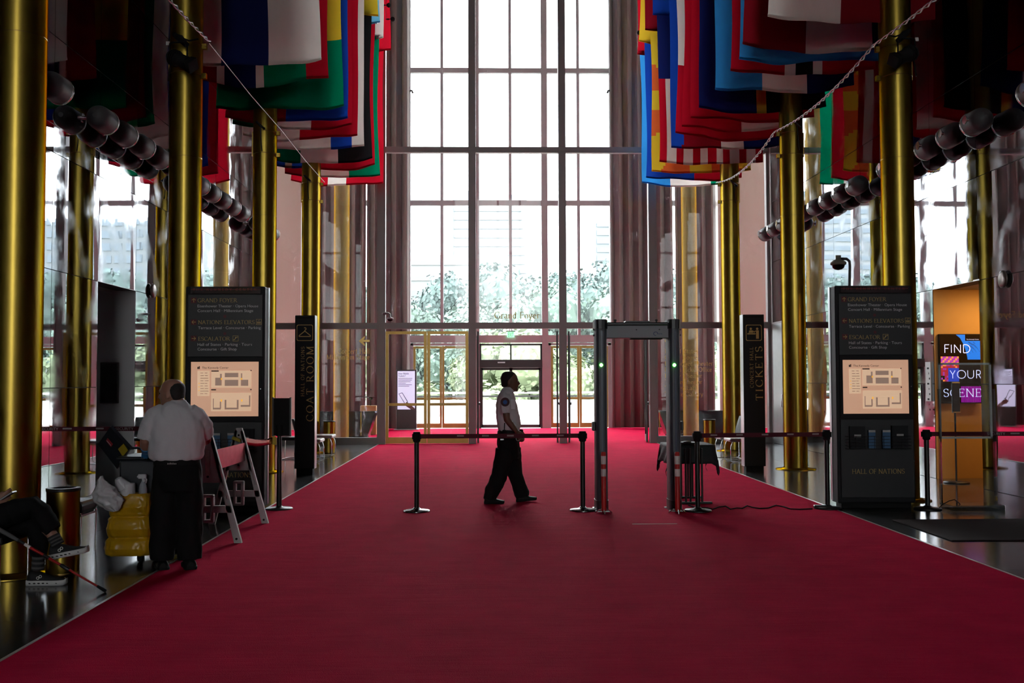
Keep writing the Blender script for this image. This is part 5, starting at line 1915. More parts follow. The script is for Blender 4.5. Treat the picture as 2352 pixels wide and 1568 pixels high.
planter(690, 862, 945, 1003, 'gloss black counter with a sloping end behind the left glass', 1)
planter(1516, 1672, 943, 1003, 'gloss black counter with a sloping end behind the right glass', -1)
p = at_y(852, 945, 30.2)
t = thing('wooden_stand', 'small light wooden box stand with a black lamp behind the left counter', 'stand', (p.x, 30.2, .008))
MB().bbox((p.x - .30, 30.0, .02), (p.x + .18, 30.3, at_y(850, 931, 30.2).z), .01, seg=1).build('box', mat('light_oak', (.45, .25, .07), .5, vary=.2), t)
zt_ = at_y(850, 931, 30.2).z
MB().cyl((p.x, 30.15, zt_), (p.x, 30.15, zt_ + .24), .015, n=8).box((p.x - .35, 30.1, zt_ + .24), (p.x + .15, 30.2, zt_ + .26)).cyl((p.x, 30.15, zt_ + .18), (p.x, 30.15, zt_ + .24), .07, .05, n=14).build('lamp', M_BLACKM, t)

# ticket screen standing by the outer doors
sy = 33.1
x0, x1 = at_y(910.5, 900, sy).x, at_y(956.5, 900, sy).x
t = thing('ticket_screen', 'upright digital display about mobile tickets beside the far left doors', 'display', ((x0 + x1) / 2, sy + .04, .008))
z0, z1 = at_y(930, 984, sy).z, at_y(930, 848.5, sy).z
z0 = .03
MB().bbox((x0, sy, z0), (x1, sy + .09, z1), .02, seg=2).build('housing', M_BLACK, t)
for e in (x0 - .006, x1):
    MB().box((e, sy - .004, z0), (e + .006, sy + .09, z1)).build('side_trim', M_STEEL, t)
MB().bbox((x0 - .08, sy - .12, .008), (x1 + .08, sy + .2, .035), .008, seg=1).build('foot', M_STEEL, t)
M_SCR = mat('lit_white_screen', (.6, .65, .8), .3, emit=(.62, .72, 1.0), estr=.52)
ss = MB().box((at_y(913, 900, sy).x, sy - .003, at_y(913, 940, sy).z), (at_y(953, 900, sy).x, sy - .0005, at_y(913, 852, sy).z)).build('screen', M_SCR, t)
m = MB()
px_text(m, 'Have Mobile', 915, 939, 859.5, 4, sy - .005, weight=1.5)
px_text(m, 'Tickets?', 915, 931, 865, 4, sy - .005, weight=1.5)
for k, x1_ in enumerate((947, 946, 943, 932)):
    m.box((at_y(915, 870, sy).x, sy - .005, at_y(915, 869.5 + k * 3.6, sy).z), (at_y(x1_, 870, sy).x, sy - .0045, at_y(915, 868.5 + k * 3.6, sy).z))
for k, x1_ in enumerate((946, 940)):
    m.box((at_y(915, 870, sy).x, sy - .005, at_y(915, 884 + k * 3.4, sy).z), (at_y(x1_, 870, sy).x, sy - .0045, at_y(915, 883 + k * 3.4, sy).z))
m.build('screen_text', mat('screen_ink', (.05, .05, .07), .6), ss)
m = MB()
q = lambda px, py: tuple(at_y(px, py, sy - .006))
m.add([q(915.5, 904), q(924, 901), q(937, 922), q(930, 928)], [(0, 1, 2, 3)])
m.build('phone_picture', mat('screen_ink2', (.06, .07, .1), .6), ss)
m = MB()
m.add([tuple(at_y(a_, b_, sy - .007)) for a_, b_ in ((917, 904.5), (923.5, 902.5), (935, 922), (930.5, 926))], [(0, 1, 2, 3)])
m.build('phone_glass', M_SCR, ss)
m = MB()
m.add([tuple(at_y(a_, b_, sy - .0065)) for a_, b_ in ((927, 927), (934, 922), (942, 928), (953, 938), (953, 940), (944, 940), (932, 932))], [tuple(range(7))])
m.build('hand_picture', mat('screen_brown', (.12, .07, .05), .6), ss)

# exit sign hung in the far doorway
ey = 33.84
p = at_y(1173, 768, ey)
t = thing('exit_sign', 'green lit exit sign hanging above the far sliding doors', 'sign', p)
MB().cyl((p.x, ey + .07, at_y(1173, 756, ey).z), (p.x, ey, at_y(1173, 761, ey).z), .02, n=8).build('hanger', M_STEEL, t)
MB().box((p.x - .16, ey - .04, at_y(1173, 761.5, ey).z), (p.x + .16, ey + .04, at_y(1173, 759.5, ey).z)).build('mount_bar', M_BLACK, t)
MB().box((p.x - .125, ey - .01, at_y(1173, 774.5, ey).z), (p.x + .125, ey + .01, at_y(1173, 761.5, ey).z)).build('sign_plate', mat('exit_glow', (.3, .9, .5), .4, emit=(.35, 1.0, .55), estr=.9), t)
m = MB()
px_text(m, 'EXIT', 1167, 1179.5, 773, 9.5, ey - .012, serif=False)
m.build('letters', mat('exit_green', (0.0, .25, .06), .4, emit=(0, .5, .1), estr=.3), t)

# ================================================================== PASSAGE SCREENS
def wall_screen(side):
    y = OY1 - .02
    if side == 'right':
        x0, x1 = at_y(2155, 850, y).x, at_y(2251, 850, y).x
        z1, z0 = at_y(2200, 767, y).z, at_y(2200, 926, y).z
        t = thing('wall_screen', 'tall lit wall screen reading find your scene on the ochre wall', 'screen', ((x0 + x1) / 2, y, z0))
        MB().bbox((x0, y - .05, z0), (x1, y - .0, z1), .006, seg=1).build('housing', M_BLACK, t)
        ys_ = y - .052
        W = lambda u: x0 + (x1 - x0) * u
        Z = lambda v: z1 - (z1 - z0) * v
        sc_ = MB().box((W(.015), ys_ - .001, Z(.99)), (W(.985), ys_ + .002, Z(.01))).build('glass_face', M_GLOSSK, t)
        blue = mat('screen_blue', (.0, .1, .5), .4, emit=(.004, .14, .62), estr=.75)
        m = MB()
        yy = ys_ - .002
        arc_ = [(.40, .01), (.50, .06), (.57, .14), (.62, .22), (.66, .32), (.67, .37)]
        m.add([(W(u), yy, Z(v)) for u, v in arc_ + [(.985, .37), (.985, .10), (.62, .10), (.62, .01)]], [tuple(range(10))])
        m.build('blue_picture', blue, sc_)
        m = MB()
        for k in range(26):
            r_ = .10 + .42 * (k / 26)
            a0 = 20 + (k * 37) % 50
            pts_ = []
            for j in range(5):
                a_ = math.radians(a0 + 7 * j)
                u, v = .45 + r_ * math.cos(a_) * 1.15, .36 - r_ * math.sin(a_) * .62
                if .66 < u < .975 and .11 < v < .365:
                    pts_.append((u, v))
            for (ua, va), (ub, vb) in zip(pts_[:-1], pts_[1:]):
                m.add([(W(ua), yy - .001, Z(va)), (W(ub), yy - .001, Z(vb)), (W(ub), yy - .001, Z(vb + .006)), (W(ua), yy - .001, Z(va + .006))], [(0, 1, 2, 3)])
        m.build('brush_strokes', mat('screen_navy', (.0, .01, .08), .4, emit=(.0, .015, .10), estr=.5), sc_)
        pur = mat('screen_purple', (.3, 0, .4), .4, emit=(.22, .002, .33), estr=.55)
        m = MB()
        nst = 12
        for k in range(nst):
            ua, ub = .50 + .475 * k / nst, .50 + .475 * (k + .86) / nst
            m.add([(W(ua), yy, Z(.755)), (W(ub), yy, Z(.755)), (W(ub), yy, Z(.985)), (W(ua), yy, Z(.985))], [(0, 1, 2, 3)])
        m.build('purple_curtain_picture', pur, sc_)
        rr_ = random.Random(9)
        cols = [mat('screen_red', (.5, .02, .05), .4, emit=(.42, .01, .03), estr=.45), mat('screen_violet', (.4, .05, .5), .4, emit=(.3, .03, .4), estr=.5),
                mat('screen_orange', (.8, .35, .1), .4, emit=(.8, .25, .05), estr=.6), mat('screen_deep_blue', (.02, .05, .6), .4, emit=(.01, .06, .7), estr=.5)]
        ms_ = [MB() for _ in cols]
        nu, nv = 10, 13
        for i in range(nu):
            for j in range(nv):
                u0, v0 = .03 + .43 * i / nu, .325 + .36 * j / nv
                if v0 < .41:
                    ci = 1 if (i + j) % 3 else 2
                elif i > 3 and v0 > .48:
                    ci = 3
                else:
                    ci = rr_.choice((0, 0, 0, 1, 2))
                if i < 3 and v0 > .6 and rr_.random() < .5:
                    continue
                ms_[ci].add([(W(u0), yy, Z(v0)), (W(u0 + .43 / nu), yy, Z(v0)), (W(u0 + .43 / nu), yy, Z(v0 + .36 / nv)), (W(u0), yy, Z(v0 + .36 / nv))], [(0, 1, 2, 3)])
        for ci, mm in enumerate(ms_):
            mm.build('stage_picture', cols[ci], sc_)
        white = mat('screen_white', (.6, .65, .9), .4, emit=(.55, .62, 1.0), estr=.75)
        m = MB()
        L = .010
        def ln(u0, v0, u1, v1, w_=.012):
            a_, b_ = Vector((W(u0), yy - .002, Z(v0))), Vector((W(u1), yy - .002, Z(v1)))
            d_ = (b_ - a_).normalized()
            n_ = Vector((-d_.z, 0, d_.x)) * w_ / 2
            m.add([a_ - n_, b_ - n_, b_ + n_, a_ + n_], [(0, 1, 2, 3)])
        def crv(cu, cv, ru, rv, a0, a1, n_=14):
            P_ = [(cu + ru * math.cos(math.radians(a0 + (a1 - a0) * k / n_)), cv - rv * math.sin(math.radians(a0 + (a1 - a0) * k / n_))) for k in range(n_ + 1)]
            for a_, b_ in zip(P_[:-1], P_[1:]):
                ln(*a_, *b_)
        v0, v1 = .155, .272          # FIND
        ln(.13, v0, .13, v1); ln(.13, v0, .235, v0); ln(.13, .208, .215, .208)
        ln(.285, v0, .285, v1)
        ln(.36, v0, .36, v1); ln(.36, v0, .505, v1); ln(.505, v0, .505, v1)
        ln(.575, v0, .575, v1); ln(.575, v0, .63, v0); ln(.575, v1, .63, v1); crv(.63, (v0 + v1) / 2, .10, (v1 - v0) / 2, 90, -90)
        v0, v1 = .525, .64           # YOUR
        ln(.245, v0, .305, .585); ln(.365, v0, .305, .585); ln(.305, .585, .305, v1)
        crv(.515, (v0 + v1) / 2, .10, (v1 - v0) / 2, 0, 360, 24)
        ln(.665, v0, .665, .60); ln(.805, v0, .805, .60); crv(.735, .60, .07, .04, 180, 360)
        ln(.875, v0, .875, v1); ln(.875, v0, .92, v0); ln(.875, .585, .92, .585); crv(.92, .555, .05, .03, 90, -90); ln(.92, .585, .975, v1)
        m.build('thin_letters', white, sc_)
        m = MB()
        put_text(m, 'SCENE', (W(.07), yy - .003, Z(.905)), (1, 0, 0), (0, 0, 1), W(.985) - W(.07), Z(.79) - Z(.905), True, gap=.10, weight=.75)
        put_text(m, 'The Kennedy Center', (W(.65), yy - .003, Z(.085)), (1, 0, 0), (0, 0, 1), W(.95) - W(.65), .014, False)
        m.build('serif_letters', white, sc_)
    else:
        x0, x1 = at_y(233, 850, y).x, at_y(274, 850, y).x
        z1, z0 = at_y(250, 832, y).z, at_y(250, 926, y).z
        t = thing('wall_screen', 'switched off black wall screen in the dark left passage', 'screen', ((x0 + x1) / 2, y, z0))
        MB().bbox((x0, y - .06, z0), (x1, y, z1), .006, seg=1).build('housing', M_BLACK, t)
        MB().box((x0 + .02, y - .062, z0 + .02), (x1 - .02, y - .06, z1 - .02)).build('glass_face', M_GLOSSK, t)


wall_screen('right')
wall_screen('left')

# notice plate on the right wall beside the passage
y0, y1 = at_x(2142, 880, XR).y, at_x(2127, 880, XR).y
z0, z1 = at_x(2135, 921, XR).z, at_x(2135, 831, XR).z
t = thing('notice_frame', 'narrow grey notice frame on the right wall beside the ochre passage', 'notice', (XR, (y0 + y1) / 2, z0))
MB().box((XR - .03, y0, z0), (XR - .002, y1 - .05, z1)).build('frame', M_STEEL, t)
m = MB()
for k in range(9):
    zz = z1 - .12 - k * .085
    m.box((XR - .033, y0 + .06, zz), (XR - .031, y1 - .12 - (k % 3) * .05, zz + .03))
m.build('printed_lines', M_BLACKM, t)

# ================================================================== RIGHT FOREGROUND
# clear acrylic poster stand
ay = 12.35
M_ACR = pane_mat('clear_acrylic', (0.90, 0.93, 0.92), 0.015, 1.0, False)
M_ACRE = mat('acrylic_edge', (0.55, 0.62, 0.60), 0.15, spec=.8)
ax0, ax1 = at_y(2158, 1000, ay).x, at_y(2279, 1000, ay).x
az0, az1 = at_y(2210, 1007, ay).z, at_y(2210, 833, ay).z
t = thing('acrylic_poster_stand', 'clear acrylic poster stand in front of the ochre passage', 'poster stand', ((ax0 + ax1) / 2, ay, 0))
MB().box((ax0, ay - .006, az0), (ax1, ay + .006, az1)).build('clear_panel', M_ACR, t)
m = MB()
for (a_, b_, c_, d_) in ((ax0, az0, ax0 + .022, az1), (ax1 - .022, az0, ax1, az1), (ax0, az0 - .0, ax1, az0 + .025), (ax0, az1 - .025, ax1, az1)):
    m.box((a_, ay - .012, b_), (c_, ay + .012, d_))
m.build('panel_edge', M_ACRE, t)
for xx in (ax0 + .004, ax1 + .03):
    MB().box((xx - .012, ay - .02, .06), (xx + .012, ay + .02, az0 + .62)).build('upright', M_ACR if False else pane_mat('acrylic_leg', (0.62, 0.66, 0.66), 0.03, 1.0, False), t)
MB().bbox((ax0 + .07, ay - .17, .0), (ax1 + .06, ay + .17, .065), .006, seg=1).build('base_slab', pane_mat('acrylic_base', (0.62, 0.68, 0.68), 0.12, 1.0, False), t)
pts = [at_y(px, py, ay - .02) for px, py in ((2157, 1166), (2165, 1158), (2180, 1150), (2192, 1147), (2202, 1154), (2209, 1162))]
tag(MB().tube(pts, .006, 6).build('loose_wire', M_BLACKM), 'thin black wire looping over the acrylic stand base', 'wire')

# paddle sign on a pole
p = at_z(2197, 1109, 0)
t = thing('paddle_sign', 'narrow dark paddle sign on a black pole inside the ochre passage mouth', 'sign stand', (p.x, p.y, 0))
MB().lathe([(.19, 0), (.195, .008), (.19, .022), (.03, .03)], p, 36).build('base_plate', M_BLACK, t)
MB().cyl((p.x, p.y, .02), (p.x, p.y, at_y(2195, 946, p.y).z), .014, n=12).build('pole', M_BLACK, t)
x0, x1 = at_y(2185.5, 910, p.y).x, at_y(2203, 910, p.y).x
pz0, pz1 = at_y(2194, 948, p.y).z, at_y(2194, 877, p.y).z
MB().bbox((x0, p.y - .03, pz0), (x1, p.y + .005, pz1), .006, seg=1).build('paddle', mat('dark_grey_plate', (.035, .035, .04), .4), t)
MB().box((x0, p.y - .034, pz1 - .018), (x1, p.y - .03, pz1 - .006)).box((x0, p.y - .034, pz0 + .006), (x1, p.y - .03, pz0 + .018)).build('clip_strip', M_CHROME, t)

# dark entrance mat
a, b_ = at_z(2030, 1195, .0), at_z(2150, 1243, 0)
tag(MB().bbox((4.62, b_.y, 0.0), (XR - .02, a.y, .012), .005, seg=1).build('floor_mat', mat('dark_brown_mat', (0.016, 0.006, 0.006), 0.95, vary=.3, vscale=60)), 'dark floor mat across the stone floor at lower right', 'mat')

# security camera on a bent arm on top of the right kiosk
kxr = KX + kr_
p = at_y(1951, 655, KY + .2)
p.z = KTOP
t = thing('security_camera', 'dark dome camera on a bent arm on top of the right kiosk', 'camera', p, 'security cameras')
q = lambda px, py: at_y(px, py, KY + .2)
MB().tube([p, q(1952, 610), q(1951, 600), q(1945, 594.5), q(1931, 594)], .018, 10).build('arm', M_BLACK, t)
c_ = q(1925.5, 606)
MB().lathe([(.035, .11), (.035, .06), (.06, .05), (.10, .02), (.10, -.005), (.085, -.015)], c_, 24).build('housing', mat('grey_beige_shell', (.20, .18, .14), .5), t)
MB().lathe([(.082, -.015), (.072, -.05), (.045, -.072), (.005, -.08)], c_, 24).build('dome', M_GLOSSK, t)

# dome camera on the inner glass wall
q = lambda px, py: at_y(px, py, Y1 - .28)
t = thing('security_camera', 'small dome camera on an arm on the left glass wall mullion', 'camera', q(885, 722), 'security cameras')
MB().tube([at_y(880, 720, Y1 - .1), q(882, 719.5), q(892, 719.5), q(895, 722), q(895, 728)], .03, 8).build('arm', M_MULL, t)
c_ = q(896, 731)
MB().lathe([(.04, .03), (.085, .01), (.09, -.01), (.08, -.02)], c_, 20).build('housing', M_MULL2, t)
MB().lathe([(.078, -.02), (.06, -.06), (.02, -.075)], c_, 20).build('dome', M_GLOSSK, t)

# round fixtures on the mirror walls
for side, X, s, (px, py) in (('left', XL, 1, (347, 668)), ('right', XR, -1, (2309, 641))):
    p = at_x(px, py, X)
    t = thing('wall_disc', 'round convex disc fixture on the %s mirror wall' % side, 'wall fixture', (X, p.y, p.z), 'round wall discs')
    MB().lathe([(.10, .012 * s), (.125, .03 * s), (.125, .045 * s), (.10, .062 * s), (.05, .07 * s), (.005, .072 * s)], (X, p.y, p.z), 28, axis='X').build('disc', mat('bronze_disc', (.18, .15, .14), .3, .6), t)
    MB().cyl((X + .001 * s, p.y, p.z), (X + .014 * s, p.y, p.z), .06, n=20).build('mount', M_BLACK, t)

# small cameras at the outer window
for k, (px, py) in enumerate(((945, 210), (1398, 210))):
    p = at_y(px, py, Y2 - .2)
    t = thing('window_camera', 'small dark camera on the %s frame high in the far window' % ('left', 'right')[k], 'camera', p, 'cameras in the far window')
    sx = 1 if k == 0 else -1
    MB().tube([p + Vector((-sx * .09, .08, .03)), p + Vector((0, 0, .03)), p + Vector((sx * .05, 0, 0))], [.03, .035, .03], 10).build('body', M_BLACK, t)
    MB().lathe([(.03, -.02), (.045, -.04), (.03, -.07), (.005, -.08)], p + Vector((sx * .04, 0, .01)), 16).build('dome', M_GLOSSK, t)


# ================================================================== PEOPLE
def union(name, mbs, voxel, material, parent, it=3, folds=0.0, ff=8.0):
    """one continuous skin over overlapping closed shapes"""
    all_ = MB()
    for q in mbs:
        o_ = len(all_.v)
        all_.v += q.v
        all_.f += [[o_ + i for i in f] for f in q.f]
        all_.m += q.m
        all_.s += q.s
    tmp = all_.build('tmp', material)
    bm = bmesh.new()
    bm.from_mesh(tmp.data)
    bmesh.ops.remove_doubles(bm, verts=bm.verts, dist=1e-5)
    bmesh.ops.recalc_face_normals(bm, faces=bm.faces)
    bm.to_mesh(tmp.data)
    bm.free()
    rm = tmp.modifiers.new('r', 'REMESH')
    rm.mode = 'VOXEL'
    rm.voxel_size = voxel
    sm = tmp.modifiers.new('s', 'SMOOTH')
    sm.factor = .5
    sm.iterations = it
    dg = bpy.context.evaluated_depsgraph_get()
    me = bpy.data.meshes.new_from_object(tmp.evaluated_get(dg))
    me.name = name
    bpy.data.objects.remove(tmp)
    off = rootloc(parent)
    if folds:                       # creases of the cloth
        nr = [v.normal.copy() for v in me.vertices]
        for v, n_ in zip(me.vertices, nr):
            p_ = v.co * ff
            a_ = noise.noise(Vector((p_.x + .6 * p_.z, p_.y, p_.z * .55)))
            b_ = noise.noise(Vector((p_.x * 2.1 - p_.z * 1.1, p_.y * 2.1, p_.z * 1.4 + 7)))
            v.co = v.co + n_ * folds * (abs(a_) * 1.6 - .35 + .5 * b_)
    for v in me.vertices:
        v.co -= off
    for p_ in me.polygons:
        p_.use_smooth = True
    me.materials.clear()
    me.materials.append(material)
    o = bpy.data.objects.new(name, me)
    C.objects.link(o)
    o.parent = parent
    return o


def ell(c, ax, ay, rx, ry, n=20):
    return [c + ax * (rx * math.cos(2 * PI * k / n)) + ay * (ry * math.sin(2 * PI * k / n)) for k in range(n)]


def hand(wrist, d, nrm, side, L=.185, curl=.5, spread=.1):
    """palm and five fingers; d = finger direction, nrm = palm facing, side = thumb side"""
    d, nrm, side = Vector(d).normalized(), Vector(nrm).normalized(), Vector(side).normalized()
    out = []
    pl = L * .48
    rings = []
    for u, wd, th in ((-.12, .027, .021), (.15, .034, .020), (.55, .041, .018), (1.0, .040, .014)):
        rings.append(ell(wrist + d * pl * u, side, nrm, wd, th, 14))
    out.append(MB().loft(rings))
    for k, (off, ln) in enumerate(((.031, .38), (.011, .43), (-.010, .40), (-.030, .31))):
        p = wrist + d * pl * .97 + side * off
        dd = (d + side * spread * off * 8).normalized()
        pts, rad = [p], [.0092]
        seg = L * ln / 3
        c_ = curl * (1 + .12 * k)
        for j in range(3):
            a = c_ * (j + .6) * .55
            p = p + (dd * math.cos(a) + nrm * math.sin(a)) * seg
            pts.append(p)
            rad.append(.0088 - .0010 * j)
        out.append(MB().tube(pts, rad, 10))
        out.append(MB().ball(pts[-1], .0070, 10, 6))
    b_ = wrist + d * pl * .25 + side * .028
    t1 = b_ + (d * .65 + side * .75 + nrm * .25).normalized() * L * .2
    t2 = t1 + (d * .9 + side * .25 + nrm * .45).normalized() * L * .16
    t3 = t2 + (d * .95 + nrm * .5).normalized() * L * .12
    out.append(MB().tube([b_, t1, t2, t3], [.015, .0115, .0105, .009], 10))
    out.append(MB().ball(t3, .009, 10, 6))
    return out


def head(c, fw, h, skin_parts):
    """skull, jaw, nose, lips, ears; fw = facing direction, h = head height"""
    fw = Vector(fw).normalized()
    up = Vector((0, 0, 1))
    sd = fw.cross(up).normalized()
    s = h / .235
    q = lambda f_, sd_, u_: c + fw * (f_ * s) + sd * (sd_ * s) + up * (u_ * s)
    rings = []
    for u_, fc, rf, rs in ((.118, -.012, .02, .02), (.112, -.010, .048, .042), (.095, -.008, .075, .060), (.065, -.005, .093, .072), (.03, -.002, .099, .076), (.0, .0, .098, .075), (-.03, .008, .088, .070), (-.055, .018, .074, .063), (-.08, .028, .058, .052), (-.10, .038, .045, .040), (-.116, .045, .028, .026)):
        rings.append(ell(q(fc, 0, u_), fw, sd, rf * s, rs * s, 22))
    skin_parts.append(MB().loft(rings))
    skin_parts.append(MB().tube([q(.088, 0, .02), q(.104, 0, -.012), q(.113, 0, -.028), q(.098, 0, -.036)], [.010 * s, .013 * s, .016 * s, .010 * s], 10))
    for e in (-1, 1):
        skin_parts.append(MB().ball(q(.098, e * .012, -.031), .010 * s, 8, 6))
        skin_parts.append(MB().tube([q(.078, e * .052, .022), q(.094, e * .02, .026)], [.008 * s, .011 * s], 8))      # brow
        skin_parts.append(MB().ball(q(-.005, e * .077, -.012), (.018 * s, .010 * s, .031 * s) if abs(fw.x) > .5 else (.012 * s, .018 * s, .031 * s), 12, 8))
    skin_parts.append(MB().tube([q(.078, -.024, -.064), q(.097, 0, -.060), q(.078, .024, -.064)], [.006 * s, .0085 * s, .006 * s], 8))
    skin_parts.append(MB().tube([q(.074, -.020, -.074), q(.093, 0, -.073), q(.074, .020, -.074)], [.006 * s, .009 * s, .006 * s], 8))
    skin_parts.append(MB().ball(q(.075, 0, -.10), (.026 * s, .026 * s, .020 * s), 10, 8))
    return q, sd, s


def eyes(q, s, parent, mat_w, mat_d):
    for e in (-1, 1):
        MB().ball(q(.082, e * .031, .004), (.012 * s, .012 * s, .009 * s), 12, 8).build('eye', mat_d, parent)


def shoe(toe, heel, up, wid, parent, upper, sole, name='shoe', hgt=.10, sole_t=.03):
    """shoe lying along heel -> toe; up = direction away from the sole"""
    toe, heel, up = Vector(toe), Vector(heel), Vector(up).normalized()
    d = (toe - heel)
    L = d.length
    d.normalize()
    sd = d.cross(up).normalized()
    rings = []
    prof = [(-.0, .60, .75), (.04, .85, .98), (.15, 1.0, 1.0), (.32, .92, .92), (.5, .95, .72), (.68, 1.05, .55), (.84, 1.0, .46), (.95, .72, .40), (1.0, .35, .30)]
    for u, wd, hh in prof:
        rings.append([heel + d * (u * L) + sd * (wid / 2 * wd * math.cos(a)) + up * (sole_t * .6 + max(0, math.sin(a)) ** .8 * (hgt * hh - sole_t * .6)) for a in [PI * k / 14 for k in range(15)]])
    o = MB().loft(rings).build(name, upper, parent)
    rings = []
    for u, wd, hh in prof:
        uu = -.02 + 1.04 * u
        rise = .012 if u > .97 else 0
        rings.append([heel + d * (uu * L) + sd * (s_ * wid / 2 * wd * 1.06) + up * (z_ + rise) for s_, z_ in ((-1, 0), (1, 0), (1.04, sole_t * .5), (1, sole_t), (-1, sole_t), (-1.04, sole_t * .5))])
    so = MB().loft(rings).build('sole', sole, o)
    return o, d, sd, L


M_SKIN_D = mat('brown_skin', (0.13, 0.065, 0.042), 0.5, vary=.1, vscale=12)
M_SKIN_L = mat('ruddy_skin', (0.34, 0.17, 0.12), 0.5, vary=.12, vscale=14)
M_SHIRT = mat('white_uniform_shirt', (0.60, 0.58, 0.62), 0.85, vary=.05, vscale=8, bump=.25, bscale=9)
M_TROUS = mat('black_trousers', (0.006, 0.006, 0.007), 0.85, spec=.2, bump=.3, bscale=8)
M_SHOEB = mat('black_shoe_leather', (0.008, 0.008, 0.008), 0.6, spec=.2)
M_HAIRK = mat('black_cropped_hair', (0.010, 0.009, 0.009), 0.8, bump=.5, bscale=160)
M_EYE = mat('dark_eye', (0.02, 0.015, 0.012), 0.2)

# ---- the guard walking to the right behind the belt
gfoot = at_z(1172, 1155, .008)
GY = gfoot.y + .05
g = lambda cx, cy_, dy=0.0: at_y(1090 + cx / 4.753, 840 + cy_ / 4.753, GY) + Vector((0, dy, 0))
U = GY / F / 4.753
t = thing('person', 'walking guard in white shirt with round arm patch and black trousers, seen from the side', 'person', (gfoot.x, GY, .008))
X3, Y3, Z3 = Vector((1, 0, 0)), Vector((0, 1, 0)), Vector((0, 0, 1))
skin = []
hq, hsd, hs = head(g(385, 172), (1, 0, 0), .262, skin)
skin.append(MB().tube([g(365, 210), g(362, 260), g(352, 330)], [.062, .060, .075], 16))
skin.append(MB().loft([ell(g(350, 300), X3, Y3, .09, .17), ell(g(350, 380), X3, Y3, .105, .185), ell(g(365, 520), X3, Y3, .12, .165), ell(g(372, 680), X3, Y3, .115, .16), ell(g(370, 850), X3, Y3, .115, .165), ell(g(372, 960), X3, Y3, .10, .15)]))
for s_ in (-1, 1):
    dy = s_ * .205
    e_ = 0 if s_ < 0 else 40
    skin.append(MB().tube([g(335, 345, dy * .85), g(338 + e_ * .4, 470, dy * 1.08), g(352 + e_ * .5, 580, dy * 1.12), g(405 + e_ * .4, 645, dy * 1.08), g(458 + e_ * .3, 712, dy)], [.055, .050, .045, .042, .030], 14))
    skin += hand(g(458 + e_ * .3, 712, dy), (g(515, 830) - g(462, 715)), (.3, -s_ * -.6, -.2) if s_ > 0 else (.25, .7, -.1), (.75, 0, .5), L=.185, curl=.75)
skin.append(MB().tube([g(318, 930, -.09), g(265, 1200, -.09), g(185, 1420, -.09)], [.075, .055, .042], 12))
skin.append(MB().tube([g(420, 930, .09), g(445, 1200, .09), g(525, 1430, .09)], [.075, .055, .042], 12))
body = union('body', skin, .0085, M_SKIN_D, t, 3)
eyes(hq, hs, t, M_WHITE, M_EYE)
# cropped hair
rings = []
for u_, fc, rf, rs in ((.122, -.014, .02, .02), (.117, -.014, .050, .044), (.099, -.014, .076, .063), (.068, -.014, .090, .0755), (.035, -.020, .087, .0785), (.005, -.036, .070, .076), (-.03, -.048, .056, .070), (-.055, -.052, .046, .060), (-.066, -.05, .03, .04)):
    rings.append(ell(hq(fc, 0, u_), X3, Y3, rf * hs, rs * hs, 22))
MB().loft(rings).build('hair', M_HAIRK, t)
# shirt: body, two short sleeves
sh = []
sh.append(MB().loft([ell(g((a + b_) / 2, cy_), X3, Y3, (b_ - a) / 2 * U, hw_) for cy_, a, b_, hw_ in ((246, 322, 400, .075), (275, 292, 415, .135), (305, 268, 430, .185), (350, 245, 446, .215), (430, 231, 464, .215), (520, 231, 487, .205), (600, 238, 505, .20), (655, 248, 507, .195), (700, 258, 494, .185), (712, 264, 488, .17))]))
for s_ in (-1, 1):
    sh.append(MB().tube([g(330, 318, s_ * .15), g(334, 350, s_ * .195), g(336, 430, s_ * .222), g(338, 512, s_ * .232)], [.06, .072, .070, .062], 18))
shirt = union('shirt', sh, .008, M_SHIRT, t, 3, .010, 9)
# collar, epaulette, pocket, arm patch
MB().loft([ell(g(366, 232), X3, Y3, .060, .066), ell(g(362, 252), X3, Y3, .078, .080), ell(g(360, 285), X3, Y3, .098, .105)], caps=False).build('collar', M_SHIRT, shirt)
pc = g(330, 389, -.298)
MB().cyl(pc, pc + Vector((0, .012, 0)), .058, n=28).build('arm_patch', mat('patch_navy', (.012, .02, .05), .7), shirt)
MB().lathe([(.058, -.001), (.052, -.003), (.050, 0)], pc, 28, axis='Y').build('patch_border', mat('patch_maroon', (.06, .012, .02), .7), shirt)
MB().cyl(pc + Vector((0, -.002, -.002)), pc + Vector((0, .002, -.002)), .028, n=20).build('patch_centre', mat('patch_blue', (.01, .07, .28), .6), shirt)
MB().bbox(g(385, 470, -.222), g(440, 360, -.205), .004, seg=1).build('pocket_flap', M_SHIRT, shirt)
MB().bbox(g(335, 300, -.22), g(390, 285, -.12), .005, seg=1).build('shoulder_strap', M_SHIRT, shirt)
# trousers
tr = []
tr.append(MB().loft([ell(g((a + b_) / 2, cy_), X3, Y3, (b_ - a) / 2 * U, hw_) for cy_, a, b_, hw_ in ((690, 258, 494, .182), (770, 246, 492, .185), (850, 241, 492, .188), (930, 258, 500, .18), (1010, 275, 480, .15))]))
tr.append(MB().tube([g(326, 900, -.09), g(315, 980, -.092), g(298, 1080, -.092), g(268, 1190, -.09), g(230, 1290, -.09), g(198, 1345, -.09), g(176, 1400, -.09), g(168, 1448, -.09)], [.115, .118, .116, .108, .106, .096, .090, .082], 20))
tr.append(MB().tube([g(418, 900, .09), g(424, 980, .092), g(430, 1080, .092), g(447, 1190, .09), g(477, 1290, .09), g(496, 1345, .09), g(520, 1400, .09), g(530, 1440, .09)], [.110, .110, .106, .102, .094, .096, .098, .088], 20))
union('trousers', tr, .009, M_TROUS, t, 3, .012, 8)
shoe(g(322, 1492, -.09), g(108, 1492, -.09), (-.03, 0, 1), .11, t, M_SHOEB, M_BLACKM, hgt=.105)
